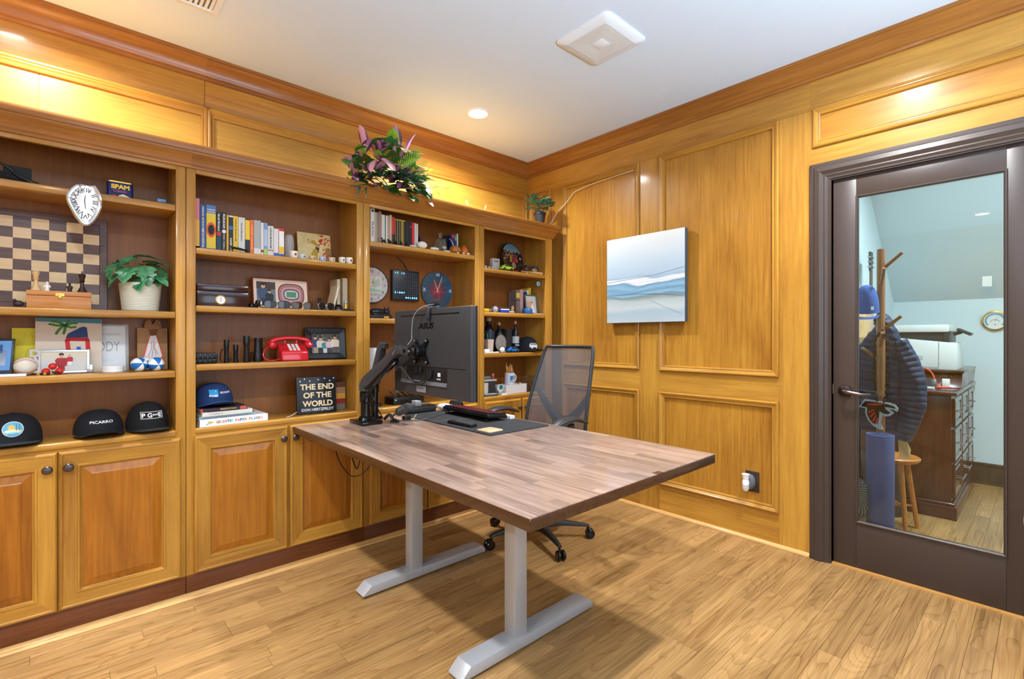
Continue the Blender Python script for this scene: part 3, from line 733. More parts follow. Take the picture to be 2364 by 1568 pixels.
t = thing('computer_monitor', 'second monitor turned nearly edge-on behind the large one', 'monitor', (1.285, 2.325, 0.905), math.atan2(0.80, 0.60) - R(90))
MB().box(0.0, 0.022, -0.004, 0.25, 0.0, 0.43).build('housing', M('monitor_mid_grey', (92, 90, 92), 0.4), t, bevel=0.004)
MB().box(0.022, 0.026, -0.004, 0.25, 0.0, 0.43).build('bezel', BLK, t)
MB().box(-0.012, 0.0, 0.02, 0.10, 0.20, 0.28).build('vesa_plate', ARMG, t, bevel=0.002)

# ================================================================== things on the desk
ZT = DKZ
t = thing('microphone', 'small desk microphone with dark grey foam windscreen on a gooseneck', 'microphone', (1.29, 2.43, ZT))
FOAM = M('foam_dark', (66, 66, 69), 0.95, noise=0.15, nscale=600, bump=0.4)
MB().tube([(0.0, 0.02, 0.012), (0.02, -0.005, 0.045), (0.03, -0.02, 0.012), (0.035, -0.04, 0.010)], 0.008, 8, smooth=2).build('flex_arm', BLK, t)
MB().lathe([(0.026, 0.0), (0.028, 0.004), (0.020, 0.010), (0.010, 0.012)], (0.035, -0.03, 0.0), 16).build('base', BLK, t)
MB().tube([(0.035, -0.02, 0.012), (0.03, -0.012, 0.03), (0.045, -0.055, 0.058)], 0.006, 8).build('stem', STEEL, t)
d0, d1 = Vector((0.042, -0.045, 0.052)), Vector((0.062, -0.150, 0.098))
rr = [(0.0, 0.004), (0.03, 0.018), (0.12, 0.023), (0.5, 0.0245), (0.85, 0.023), (0.96, 0.017), (1.0, 0.004)]
foam = MB().tube([d0.lerp(d1, q[0]) for q in rr], [q[1] for q in rr], 18).build('windscreen', FOAM, t)
dd = (d1 - d0).normalized(); mid = d0.lerp(d1, 0.55); vw = Vector((-0.55, -0.62, 0.3)).normalized(); nn = (vw - dd * vw.dot(dd)).normalized(); uu = nn.cross(dd).normalized()
def fm(a, b):
    an = b / 0.0247
    return tuple(mid + dd * a + (nn * math.cos(an) + uu * math.sin(an)) * 0.0255)
lettering(t, 'RODE', M('mic_letter', (120, 120, 122), 0.7), fm, width=0.05, bold=0.02, rot=PI)
tag(bx('cable_block', BLK, 1.385, 1.425, 2.395, 2.427, ZT, ZT + 0.022, bevel=0.002), 'small black block beside the microphone', 'block')
tag(MB().prism([(0, 0), (0.004, 0), (0.022, 0.030), (0.019, 0.031)], 0, 0.012, 'xz').build('sticky_note', M('note_yellow', (226, 222, 150), 0.8), loc=(1.430, 2.39, ZT), rz=R(-40)), 'folded pale yellow paper strip standing on the desk mat edge', 'paper')
mat_ = MB(); cx0, cx1, cy0, cy1 = 1.467, 1.868, 1.752, 2.55
pts = [( (cx0 + cx1) / 2 + a, (cy0 + cy1) / 2 + b) for a, b in rrect((cx1 - cx0) / 2, (cy1 - cy0) / 2, 0.018)]
mat_.prism(pts, ZT, ZT + 0.004, 'xy')
tag(mat_.build('desk_mat', M('felt_charcoal', (42, 43, 45), 0.95, noise=0.18, nscale=500, bump=0.3), bevel=0.001), 'charcoal felt desk mat under the keyboard', 'desk mat')
ZM = ZT + 0.004
# keyboard: back edge towards -x, raised on its feet
t = thing('keyboard', 'black mechanical keyboard with red legends on the felt mat', 'keyboard', (1.745, 2.245, ZM), R(-2))
X_ = Matrix.Rotation(R(6), 4, 'Y') @ Matrix.Translation((0, 0, 0.010))
MB().box(-0.068, 0.068, -0.222, 0.222, 0.006, 0.024, X=X_).build('case', BLK, t, bevel=0.003)
for sy in (-0.19, 0.19): MB().box(-0.062, -0.050, sy - 0.012, sy + 0.012, 0.0, 0.014).build('foot', BLK, t)
KC = M('keycap', (26, 26, 28), 0.45); KR = M('key_legend', (214, 50, 66), 0.5, emis=0.6)
kcap = None; klegend = None
for r_ in range(6):
    yy = -0.214
    x = -0.056 + r_ * 0.0222 + (0.004 if r_ else 0)
    widths = [1.0] * 22 if r_ != 5 else [1.25, 1.25, 1.25, 6.25, 1.25, 1.25, 1.25, 1.25, 1, 1, 1, 2, 1]
    for wd in widths:
        wk = wd * 0.0192
        if yy + wk > 0.218: break
        o = MB().prism([(-0.0088, 0.0), (0.0088, 0.0), (0.0068, 0.0095), (-0.0068, 0.0095)], 0.001, wk - 0.001, 'xz').build('key', KC, t, smooth=False)
        o.matrix_local = X_ @ Matrix.Translation((x, yy, 0.0235))
        MB().box(-0.0028, 0.0018, wk * 0.5 - 0.003, wk * 0.5 + 0.003, 0.0095, 0.0098).build('legend', KR, o, smooth=False)
        yy += wk
tag(MB().tube([(1.675, 2.40, ZM + 0.016), (1.64, 2.42, ZM + 0.003), (1.57, 2.38, ZM + 0.003), (1.50, 2.33, ZM + 0.003), (1.455, 2.33, ZT + 0.004), (1.39, 2.37, ZT + 0.003), (1.36, 2.395, ZT + 0.0035), (1.335, 2.40, ZT + 0.012)], 0.0028, 6, smooth=2).build('keyboard_cable', M('cable_dark', (66, 66, 68), 0.5)), 'dark cable running from the keyboard across the desk', 'cable')
tag(bx('note_pad', M('pad_white', (214, 214, 212), 0.8), 1.830, 1.866, 2.02, 2.27, ZM, ZM + 0.018, bevel=0.001), 'white paper pad behind the keyboard', 'note pad')
# mouse and headset puck
t = thing('computer_mouse', 'white ergonomic mouse with grey buttons behind the keyboard', 'mouse', (1.755, 2.545, ZM), R(20))
MB().sphere((0, 0, 0.0225), (0.036, 0.055, 0.022), 18, 10).build('shell', M('mouse_white', (206, 206, 206), 0.35), t)
MB().sphere((0.004, -0.036, 0.030), (0.012, 0.022, 0.010), 12, 8).build('button', M('mouse_grey', (120, 122, 126), 0.35), t)
t = thing('computer_mouse', 'black vertical mouse with silver side next to the white mouse', 'mouse', (1.835, 2.535, ZM), R(15))
MB().prism([(-0.034, 0.0), (0.034, 0.0), (0.030, 0.020), (0.004, 0.055), (-0.010, 0.056), (-0.030, 0.020)], -0.045, 0.045, 'xz').build('shell', BLK, t, bevel=0.008, seg=3)
MB().box(-0.026, -0.022, -0.03, 0.02, 0.022, 0.040, X=Matrix.Rotation(R(18), 4, 'Y')).build('side_panel', M('silver_plastic', (170, 172, 176), 0.3, 0.4), t, bevel=0.001)
# remote control
t = thing('remote_control', 'slim black remote control lying on the mat', 'remote', (1.527, 2.06, ZM), R(4))
MB().prism([(-0.020, 0.0), (0.020, 0.0), (0.022, 0.009), (0.018, 0.016), (-0.018, 0.016), (-0.022, 0.009)], -0.095, 0.095, 'xz').build('body', BLK, t, bevel=0.003)
for i in range(6):
    for j in range(3): MB().lathe([(0.0042, 0.016), (0.0038, 0.0175), (0, 0.0178)], (-0.011 + 0.011 * j, -0.075 + i * 0.022, 0), 8).build('button', M('remote_button', (92, 92, 96), 0.5), t)
t = thing('coaster', 'square pale wood coaster with engraved lettering at the mat corner', 'coaster', (1.537, 1.845, ZM), R(3))
mb = MB(); mb.prism(rrect(0.048, 0.048, 0.010), 0.0, 0.006, 'xy'); mb.build('body', wood('bamboo', (206, 176, 132), (232, 206, 166), 'y', var=0.02, coat=0.05), t, bevel=0.001)
lettering(t, 'Welcome home', M('engrave', (150, 112, 70), 0.8), lambda a, b: (0.018 - b, a, 0.0063), width=0.05, bold=0.0, rot=PI)
# usb dock under the monitor
t = thing('docking_hub', 'black ribbed cable tray and dock under the monitor', 'dock', (1.60, 2.50, ZT))
MB().box(-0.10, 0.10, 0.06, 0.14, 0.0, 0.045).build('tray', BLK, t, bevel=0.004)
MB().box(-0.09, 0.09, 0.055, 0.062, 0.012, 0.036).build('front', DGR, t, bevel=0.001)
MB().box(-0.04, 0.0, 0.07, 0.12, 0.045, 0.075).build('adapter', M('adapter_grey', (150, 150, 150), 0.4), t, bevel=0.003)

# ================================================================== office chair
t = thing('office_chair', 'mesh-back office chair with armrests on black casters behind the desk', 'chair', (2.08, 2.06, 0))
CB = M('chair_black', (40, 41, 43), 0.42)
mb = MB().lathe([(0.0, 0.05), (0.035, 0.05), (0.042, 0.075), (0.042, 0.10), (0.030, 0.115), (0.028, 0.20), (0.020, 0.205), (0.018, 0.40), (0.0, 0.40)], n=20).build('column', CB, t)
for a_ in (168, 248.5, 318, 30, 101):
    an = R(a_); c_, s_ = math.cos(an), math.sin(an)
    Xr = Matrix.Rotation(an, 4, 'Z')
    m_ = MB()
    vs = []
    for x_, w_, z0, z1 in ((0.03, 0.028, 0.070, 0.110), (0.16, 0.020, 0.078, 0.106), (0.28, 0.014, 0.070, 0.088), (0.315, 0.012, 0.066, 0.078)):
        vs += [(x_, -w_, z0), (x_, w_, z0), (x_, w_ * 0.7, z1), (x_, -w_ * 0.7, z1)]
    fs = [(i * 4 + j, i * 4 + (j + 1) % 4, i * 4 + 4 + (j + 1) % 4, i * 4 + 4 + j) for i in range(3) for j in range(4)] + [(3, 2, 1, 0), (12, 13, 14, 15)]
    lg = m_.add(vs, fs, X=Xr).build('base_arm', CB, t, bevel=0.003)
    cst = MB().tube([Xr @ Vector((0.305, 0, 0.076)), Xr @ Vector((0.305, 0, 0.050))], 0.007, 8).build('caster', BLK, lg)
    for sd in (-1, 1):
        MB().lathe([(0.0, -0.011), (0.020, -0.011), (0.027, -0.006), (0.027, 0.006), (0.020, 0.011), (0.0, 0.011)], (0.318, 0.014 * sd, 0.0272), 20, 'y', X=Xr).build('wheel', BLKG, lg)
    seat = MB()
pts = rrect(0.25, 0.25, 0.09, 6)
vs = []; lay = [(0.92, 0.405), (1.0, 0.425), (1.0, 0.455), (0.94, 0.478), (0.80, 0.486)]
for s_, z_ in lay: vs += [(x * s_, y * s_, z_ - (0.02 * (x * s_ + 0.25) if z_ > 0.44 else 0)) for x, y in pts]
k = len(pts)
fs = [(i * k + j, i * k + (j + 1) % k, (i + 1) * k + (j + 1) % k, (i + 1) * k + j) for i in range(len(lay) - 1) for j in range(k)] + [tuple(range(k)), tuple((len(lay) - 1) * k + j for j in range(k))]
seat.add(vs, fs).build('seat', M('seat_fabric', (38, 38, 40), 0.9, noise=0.1, nscale=400), t)
MB().box(-0.10, 0.14, -0.09, 0.09, 0.36, 0.405).build('mechanism', CB, t, bevel=0.006)
# backrest: curve in profile (x) against height; half widths
prof = [(0.52, 0.190, 0.200), (0.60, 0.185, 0.240), (0.68, 0.190, 0.246), (0.76, 0.205, 0.243), (0.84, 0.226, 0.236), (0.94, 0.258, 0.226), (1.04, 0.292, 0.214), (1.10, 0.312, 0.206), (1.138, 0.325, 0.192)]
def back_pt(i, s_):      # s_ in -1..1 across; gently concave to the sitter
    z_, x_, hw = prof[i]
    return (x_ - 0.035 * abs(s_) ** 2.2, s_ * hw, z_)
NB = len(prof); NS = 12
vs = [back_pt(i, -1 + 2 * j / NS) for i in range(NB) for j in range(NS + 1)]
fs = [(i * (NS + 1) + j, i * (NS + 1) + j + 1, (i + 1) * (NS + 1) + j + 1, (i + 1) * (NS + 1) + j) for i in range(NB - 1) for j in range(NS)]
MESH = bpy.data.materials.new('chair_mesh'); MESH.use_nodes = True
nt = MESH.node_tree; bs = nt.nodes['Principled BSDF']; bs.inputs['Base Color'].default_value = lin((74, 76, 82)); bs.inputs['Roughness'].default_value = 0.7
tp = nt.nodes.new('ShaderNodeBsdfTransparent'); mx = nt.nodes.new('ShaderNodeMixShader')
mx.inputs[0].default_value = 0.72
nt.links.new(tp.outputs[0], mx.inputs[1]); nt.links.new(bs.outputs[0], mx.inputs[2]); nt.links.new(mx.outputs[0], nt.nodes['Material Output'].inputs[0])
MATS['chair_mesh'] = MESH
MB().add(vs, fs).build('back_mesh', MESH, t, recalc=False)
loop = [back_pt(i, -1) for i in range(NB)] + [back_pt(NB - 1, -1 + 2 * j / 8) for j in range(1, 8)] + [back_pt(i, 1) for i in reversed(range(NB))] + [back_pt(0, 1 - 2 * j / 8) for j in range(1, 8)]
MB().tube(loop, 0.011, 8, closed=True).build('back_frame', CB, t)
# Y shaped lumbar brace behind the mesh
mb = MB()
mb.tube([(0.20, 0.0, 0.45), (0.235, 0.0, 0.58), (0.238, 0.0, 0.68)], [0.030, 0.040, 0.050], 8)
for sd in (-1, 1): mb.tube([(0.236, 0.02 * sd, 0.66), (0.238, 0.08 * sd, 0.70), (0.236, 0.15 * sd, 0.77), (0.228, 0.215 * sd, 0.86)], [0.040, 0.030, 0.024, 0.015], 8, smooth=1)
mb.build('back_brace', CB, t)
for sd in (-1, 1):
    y_ = 0.285 * sd
    ar = MB().tube([(0.04, 0.22 * sd, 0.40), (0.04, y_, 0.40), (0.04, y_, 0.46), (-0.02, y_, 0.715)], [0.018, 0.022, 0.022, 0.020], 10, smooth=1).build('arm_post', CB, t)
    pad = MB(); vs = []
    ks = 9; n_ = 10
    for i in range(ks):
        u = i / (ks - 1); x_ = -0.165 + 0.27 * u
        zc = 0.748 - 0.030 * (2 * u - 0.9) ** 2 ; hw = 0.040 * (1 - 0.35 * (2 * u - 1) ** 4); ht = 0.014 * (1 - 0.6 * (2 * u - 1) ** 4)
        for j in range(n_):
            an = 2 * PI * j / n_; vs.append((x_, y_ + hw * math.cos(an), zc + ht * math.sin(an)))
    fs = [(i * n_ + j, i * n_ + (j + 1) % n_, (i + 1) * n_ + (j + 1) % n_, (i + 1) * n_ + j) for i in range(ks - 1) for j in range(n_)] + [tuple(range(n_)), tuple((ks - 1) * n_ + j for j in range(n_))]
    pad.add(vs, fs).build('arm_pad', CB, t)
# ================================================================== helpers for the shelf things
CM = {}
def C(col, rough=0.55, **k):
    key = (tuple(col), rough, tuple(sorted(k.items())))
    if key not in CM: CM[key] = M('colour_%02x%02x%02x_%d' % (col[0], col[1], col[2], len(CM)), col, rough, **k)
    return CM[key]
PAGE = C((226, 218, 200), 0.9); WHT = C((238, 238, 236), 0.5); INK = C((24, 24, 26), 0.6)
GOLD = C((212, 168, 84), 0.25, metal=0.9); SILV = C((206, 206, 210), 0.18, metal=0.95)
def book(label, x0, x1, z, h, col, y0=2.73, depth=0.14, bands=(), txt=None, group=None, tilt=0.0, rough=0.45, tcol=(240, 236, 226), th=0.5, tpos=0.5, name='book'):
    """upright book, spine towards -y"""
    w = x1 - x0 - 0.0012
    t = thing(name, label, 'book', ((x0 + x1) / 2, y0, z), 0, group)
    if tilt: t.rotation_euler = (0, tilt, 0)
    c = 0.0018
    m = MB().box(-w / 2, w / 2, 0.0, c, 0, h)
    m.box(-w / 2, -w / 2 + c, c, depth, 0, h).box(w / 2 - c, w / 2, c, depth, 0, h)
    m.build('cover', C(col, rough), t, bevel=0.0006, seg=1, smooth=False)
    MB().box(-w / 2 + c, w / 2 - c, c, depth - 0.004, 0.002, h - 0.003).build('pages', PAGE, t, smooth=False)
    for (a, b, bc) in bands: MB().box(-w / 2 + 0.0003, w / 2 - 0.0003, -0.0005, 0.0005, h * a, h * b).build('spine_band', C(bc, rough), t, smooth=False)
    if txt:
        for (s, pos, length, tc, hw) in txt:
            lettering(t, s, C(tc, 0.6), lambda a, b: (a, -0.0012, h * pos + b), width=h * length, height=w * hw, rot=-PI / 2, bold=0.015)
    return t
def flat_book(label, loc, rz, sx, sy, th, col, txt=None, tcol=(20, 20, 20), spine='x', bands=(), top=None, name='book', pages=True, group=None):
    """book lying flat; spine edge along its -y side"""
    t = thing(name, label, 'book', loc, rz, group)
    c = 0.0018
    MB().box(0, sx, 0, sy, 0, c).box(0, sx, 0, sy, th - c, th).box(0, sx, 0, c, c, th - c).build('cover', C(col, 0.45), t, bevel=0.0005, seg=1, smooth=False)
    MB().box(0.003, sx - 0.003, c, sy - 0.003, c, th - c).build('pages', PAGE, t, smooth=False)
    for (a, b, bc) in bands: MB().box(sx * a, sx * b, -0.0005, 0.0004, 0.0003, th - 0.0003).build('spine_band', C(bc, 0.45), t, smooth=False)
    if top: 
        for (a0, a1, b0, b1, tc) in top: MB().box(sx * a0, sx * a1, sy * b0, sy * b1, th - 0.0002, th + 0.0004).build('cover_print', C(tc, 0.5), t, smooth=False)
    if txt:
        for (s, pos, width, height, tc) in txt:
            lettering(t, s, C(tc, 0.6), lambda a, b: (sx * pos + a, -0.0009, th / 2 + b), width=width, height=height, bold=0.02)
    return t
def poly(parent, col, pts, f, name='print', rough=0.6, emis=0.0):
    vs = [f(a, b) for a, b in pts]
    return MB().add(vs, [tuple(range(len(vs)))]).build(name, C(col, rough, **({'emis': emis} if emis else {})), parent, smooth=False, recalc=False)
def curved(parent, col, f, cx, cz, rx, rz, name='badge', square=False, n=20, m=5, rough=0.6):
    """a round or square patch that follows a curved surface f(a, b)"""
    vs = []; fs = []
    if square:
        for i in range(m + 1):
            for j in range(m + 1): vs.append(f(cx - rx + 2 * rx * i / m, cz - rz + 2 * rz * j / m))
        fs = [(i * (m + 1) + j, (i + 1) * (m + 1) + j, (i + 1) * (m + 1) + j + 1, i * (m + 1) + j + 1) for i in range(m) for j in range(m)]
    else:
        for i in range(m + 1):
            for j in range(n): vs.append(f(cx + rx * max(0.02, i / m) * math.cos(2 * PI * j / n), cz + rz * max(0.02, i / m) * math.sin(2 * PI * j / n)))
        fs = [(i * n + j, i * n + (j + 1) % n, (i + 1) * n + (j + 1) % n, (i + 1) * n + j) for i in range(m) for j in range(n)] + [tuple(range(n))]
    return MB().add(vs, fs).build(name, C(col, rough), parent, recalc=False)
def disc(cx, cy, r, n=20, ry=None): return [(cx + r * math.cos(2 * PI * i / n), cy + (ry or r) * math.sin(2 * PI * i / n)) for i in range(n)]
def rect(a0, a1, b0, b1): return [(a0, b0), (a1, b0), (a1, b1), (a0, b1)]
def person_print(parent, f, x, z, s, shirt, hair=(46, 32, 24), skin=(206, 160, 132), trousers=(60, 58, 60), d=0):
    """small flat printed figure in a photograph: trousers, shirt, head, hair"""
    g = lambda a, b: f(x + a * s, z + b * s, d)
    poly(parent, trousers, rect(-0.13, 0.13, 0.0, 0.35), lambda a, b: f(x + a * s, z + b * s, d))
    poly(parent, shirt, [(-0.20, 0.32), (0.20, 0.32), (0.24, 0.62), (0.16, 0.74), (-0.16, 0.74), (-0.24, 0.62)], lambda a, b: f(x + a * s, z + b * s, d + 1))
    poly(parent, skin, disc(0, 0.86, 0.09, 12, 0.115), lambda a, b: f(x + a * s, z + b * s, d + 2))
    poly(parent, hair, [(-0.10, 0.88), (0.10, 0.88), (0.09, 0.97), (0.0, 1.01), (-0.09, 0.97)], lambda a, b: f(x + a * s, z + b * s, d + 3))
def cap(label, loc, rz, col, brim_col=None, a=0.085, b=0.098, c=0.115, brim=0.075, sag=0.02, group=None, button=True):
    """baseball cap, front towards -y"""
    t = thing('baseball_hat', label, 'hat', loc, rz, group)
    fab = C(col, 0.85, noise=0.08, nscale=500); bfab = C(brim_col or col, 0.85)
    NU, NV = 32, 9
    vs = []; fs = []
    def surf(u, v):     # u angle, v 0..1 up
        x = a * math.cos(u) * math.cos(v * PI / 2) ** 0.75
        y = b * math.sin(u) * math.cos(v * PI / 2) ** 0.75
        z = 0.012 + c * math.sin(v * PI / 2) ** 0.9
        return x, y, z
    for i in range(NV + 1):
        for j in range(NU): vs.append(surf(2 * PI * j / NU, min(i / NV, 0.995)))
    fs = [(i * NU + j, i * NU + (j + 1) % NU, (i + 1) * NU + (j + 1) % NU, (i + 1) * NU + j) for i in range(NV) for j in range(NU)] + [tuple(NV * NU + j for j in range(NU))]
    MB().add(vs, fs).build('crown', fab, t)
    vs = []; n = 16; th = 0.003
    for lay in (0, 1):
        for k_ in range(4):
            w_ = k_ / 3
            for j in range(n + 1):
                q = j / n
                an = PI + R(14) + (PI - R(28)) * q
                ix, iy = a * 0.99 * math.cos(an), b * 0.99 * math.sin(an)
                ox, oy = a * 1.02 * math.cos(an), b * math.sin(an) - brim * math.sin(PI * q) ** 0.6
                x, y = ix + (ox - ix) * w_, iy + (oy - iy) * w_
                z = 0.014 - w_ * 0.004 + sag * (1 - (x / a) ** 2) * (0.35 + 0.65 * w_) - sag * 0.35
                vs.append((x, y, max(0.0005, z) + lay * th))
    m = n + 1
    fs = []
    for k_ in range(3):
        for j in range(n):
            fs.append((k_ * m + j, k_ * m + j + 1, (k_ + 1) * m + j + 1, (k_ + 1) * m + j))
            o = 4 * m; fs.append((o + k_ * m + j, o + (k_ + 1) * m + j, o + (k_ + 1) * m + j + 1, o + k_ * m + j + 1))
    for j in range(n): fs.append((3 * m + j, 3 * m + j + 1, 4 * m + 3 * m + j + 1, 4 * m + 3 * m + j))
    MB().add(vs, fs).build('brim', bfab, t)
    if button: MB().sphere((0, 0, 0.012 + c), (0.008, 0.008, 0.004), 12, 6).build('button', fab, t)
    def f(x, z, e=0.0014):
        zz = min(0.98, max(0.0, (z - 0.012) / c)); v = math.asin(zz ** (1 / 0.9)); k = math.cos(v) ** 0.75
        ax, by = a * k, b * k
        q = max(0.0, 1 - (x / ax) ** 2)
        return (x, -by * math.sqrt(q) - e, z)
    return t, f
def frame(label, loc, rz, w, h, fw, ft, col, lean=10, mat_col=None, name='photo_frame', cat='photo frame', rough=0.4, prof=None):
    t = thing(name, label, cat, loc, rz)
    X = Matrix.Rotation(R(-lean), 4, 'X')
    P = lambda a, b, hh: tuple(X @ Vector((a, -hh, b)))
    MB().rings((-w / 2, w / 2, 0, h), prof or [(0, -ft), (0, 0), (0.002, 0.002), (fw - 0.002, 0.001), (fw, -0.003)], P, cap=False).build('frame', C(col, rough), t, ang=30)
    MB().add([P(-w / 2, 0, -ft), P(w / 2, 0, -ft), P(w / 2, h, -ft), P(-w / 2, h, -ft)], [(0, 1, 2, 3)]).build('backing', C((70, 60, 50), 0.8), t, smooth=False)
    def f(a, b, d=0): return P(a, b, -0.0028 + 0.0003 * d)
    if mat_col: poly(t, mat_col, rect(-w / 2 + fw, w / 2 - fw, fw, h - fw), lambda a, b: f(a, b, 0), 'picture', 0.35)
    return t, f
def leaf_mesh(name, mat, L, W, kind='heart', droop=0.25, fold=0.12, nu=8, nv=6, cuts=False):
    """leaf along +x from the origin, cupped and drooping"""
    def hw(u):
        if kind == 'heart': return W / 2 * (math.sin(PI * u ** 0.62)) ** 0.8 if 0 < u < 1 else 0.0
        if kind == 'blade': return W / 2 * min(1.0, 4 * u) * (1 - u) ** 0.7
        return W / 2 * math.sin(PI * u) ** 0.9 if 0 < u < 1 else 0.0
    vs = []
    for i in range(nu + 1):
        u = i / nu
        for j in range(nv + 1):
            s = -1 + 2 * j / nv
            y = s * hw(u)
            back = -0.16 * L * abs(s) * (1 - u) ** 3 if kind == 'heart' else 0
            z = -droop * L * u * u + fold * abs(y) + 0.02 * L * math.sin(3 * PI * u) * s
            vs.append((L * u * (1 - 0.12 * droop * u) + back, y, z))
    fs = []
    for i in range(nu):
        for j in range(nv):
            if cuts and (j == 0 or j == nv - 1) and i in (3, 5): continue
            fs.append((i * (nv + 1) + j, (i + 1) * (nv + 1) + j, (i + 1) * (nv + 1) + j + 1, i * (nv + 1) + j + 1))
    me = bpy.data.meshes.new(name); me.from_pydata(vs, [], fs)
    me.materials.append(mat); me.polygons.foreach_set('use_smooth', [True] * len(fs))
    return me
def leaf_mat(name, c1, c2, vein=None, rough=0.35, stripes=0):
    if name in MATS: return MATS[name]
    m = bpy.data.materials.new(name); m.use_nodes = True; nt = m.node_tree; b = nt.nodes['Principled BSDF']
    tc = nt.nodes.new('ShaderNodeTexCoord'); cr = nt.nodes.new('ShaderNodeValToRGB')
    if stripes:
        sp = nt.nodes.new('ShaderNodeSeparateXYZ'); nt.links.new(tc.outputs['Object'], sp.inputs[0])
        mu = nt.nodes.new('ShaderNodeMath'); mu.operation = 'MULTIPLY'; mu.inputs[1].default_value = stripes; nt.links.new(sp.outputs[1], mu.inputs[0])
        sn = nt.nodes.new('ShaderNodeMath'); sn.operation = 'COSINE'; nt.links.new(mu.outputs[0], sn.inputs[0])
        mr = nt.nodes.new('ShaderNodeMapRange'); mr.inputs[1].default_value = -1; nt.links.new(sn.outputs[0], mr.inputs[0])
        nt.links.new(mr.outputs[0], cr.inputs[0])
    else:
        n = nt.nodes.new('ShaderNodeTexNoise'); n.inputs['Scale'].default_value = 45; nt.links.new(tc.outputs['Object'], n.inputs['Vector']); nt.links.new(n.outputs[0], cr.inputs[0])
    cr.color_ramp.elements[0].position = 0.3; cr.color_ramp.elements[0].color = lin(c1); cr.color_ramp.elements[1].position = 0.7; cr.color_ramp.elements[1].color = lin(c2)
    nt.links.new(cr.outputs[0], b.inputs['Base Color']); b.inputs['Roughness'].default_value = rough
    MATS[name] = m
    return m
def place_leaf(parent, me, base, direction, roll=0.0, name='leaf', scale=1.0):
    o = link(name, me, parent)
    d = Vector(direction).normalized(); up = Vector((0, 0, 1))
    y = up.cross(d); y = y.normalized() if y.length > 1e-4 else Vector((0, 1, 0)); z = d.cross(y)
    mt = Matrix((d, y, z)).transposed().to_4x4() @ Matrix.Rotation(roll, 4, 'X')
    o.matrix_local = Matrix.Translation(base) @ mt @ Matrix.Scale(scale, 4)
    return o

# ================================================================== shelves of the first unit (chessboard bay)
Z = SH1[0]
t = thing('cable_bundle', 'black drawstring pouch with a coiled cable on the top shelf', 'pouch', (-0.20, 2.76, Z))
mb = MB(); vs = []
for i in range(9):
    u = i / 8
    for j in range(10):
        an = 2 * PI * j / 10
        vs.append((-0.12 + 0.24 * u, 0.05 * math.cos(an) * (1 - 0.5 * u), 0.004 + max(0, 0.036 * (1 - 0.75 * u) * (1 + math.sin(an)))))
mb.add(vs, [(i * 10 + j, i * 10 + (j + 1) % 10, i * 10 + 10 + (j + 1) % 10, i * 10 + 10 + j) for i in range(8) for j in range(10)] + [tuple(range(10)), tuple(80 + j for j in range(10))]).build('bag', C((20, 20, 22), 0.8), t)
MB().tube([(-0.05, -0.02, 0.05), (0.0, -0.04, 0.075), (0.04, -0.02, 0.06), (0.06, -0.03, 0.03), (0.10, -0.04, 0.012), (0.13, -0.03, 0.005)], 0.004, 6, smooth=2).build('cord', BLK, t)
MB().box(0.02, 0.10, 0.0, 0.004, 0.02, 0.075).build('flap', C((16, 16, 17), 0.7), t)
# melting clock draped over the shelf edge
t = thing('melting_clock', 'silver melted-looking clock draped over the shelf edge', 'clock', (0.058, 2.655, Z))
hang = [(0.0, 0.030, 0.014), (0.0, 0.0, 0.014), (0.0, -0.014, 0.006)]
NU, NV = 28, 10
def drop(an, s):      # outline of the dial in (a, b): upright egg sagging at the bottom
    a_ = 0.046 * math.cos(an) * (1 - 0.20 * max(0, -math.sin(an))); b_ = 0.064 * math.sin(an) - (0.022 * max(0, -math.sin(an)) ** 3)
    return a_ * s, b_ * s - 0.062 + (0.006 * math.sin(2 * an)) * s
def bend(a_, b_, off=0.0):
    # b above 0 folds back over the shelf
    return (a_, -0.014 - off + 0.004 * (a_ / 0.05) ** 2, b_ + 0.010) if b_ < -0.004 else (a_, -0.012 + (b_ + 0.004) * 1.6 - off * 0.4, 0.008 + off)
mb = MB(); vs = []
for i in range(NV + 1):
    for j in range(NU):
        a_, b_ = drop(2 * PI * j / NU, max(0.02, i / NV)); vs.append(bend(a_, b_, 0.006))
mb.add(vs, [(i * NU + j, i * NU + (j + 1) % NU, i * NU + NU + (j + 1) % NU, i * NU + NU + j) for i in range(NV) for j in range(NU)])
mb.build('dial', WHT, t, recalc=False)
MB().tube([bend(*drop(2 * PI * j / NU, 1.06), 0.005) for j in range(NU)], 0.0085, 8, closed=True).build('rim', SILV, t)
for k_, s in enumerate(('XII', 'I', 'II', 'III', 'IV', 'V', 'VI', 'VII', 'VIII', 'IX', 'X', 'XI')):
    an = PI / 2 - 2 * PI * k_ / 12; a0, b0 = drop(an, 0.72)
    lettering(t, s, INK, lambda p, q, a0=a0, b0=b0: (lambda v: (v[0], v[1] - 0.001, v[2]))(bend(a0 + p, b0 + q, 0.0065)), height=0.017, rot=an - PI / 2, bold=0.0, name='numeral')
for an, ln in ((R(84), 0.022), (R(-86), 0.034)):
    poly(t, (20, 20, 20), [(-0.0015, 0), (0.0015, 0), (0.0008, ln), (-0.0008, ln)], lambda a, b, an=an: (lambda v: (v[0], v[1] - 0.003, v[2]))(bend(a * math.sin(an) + b * math.cos(an), -0.060 + b * math.sin(an), 0.0065)), 'hand')
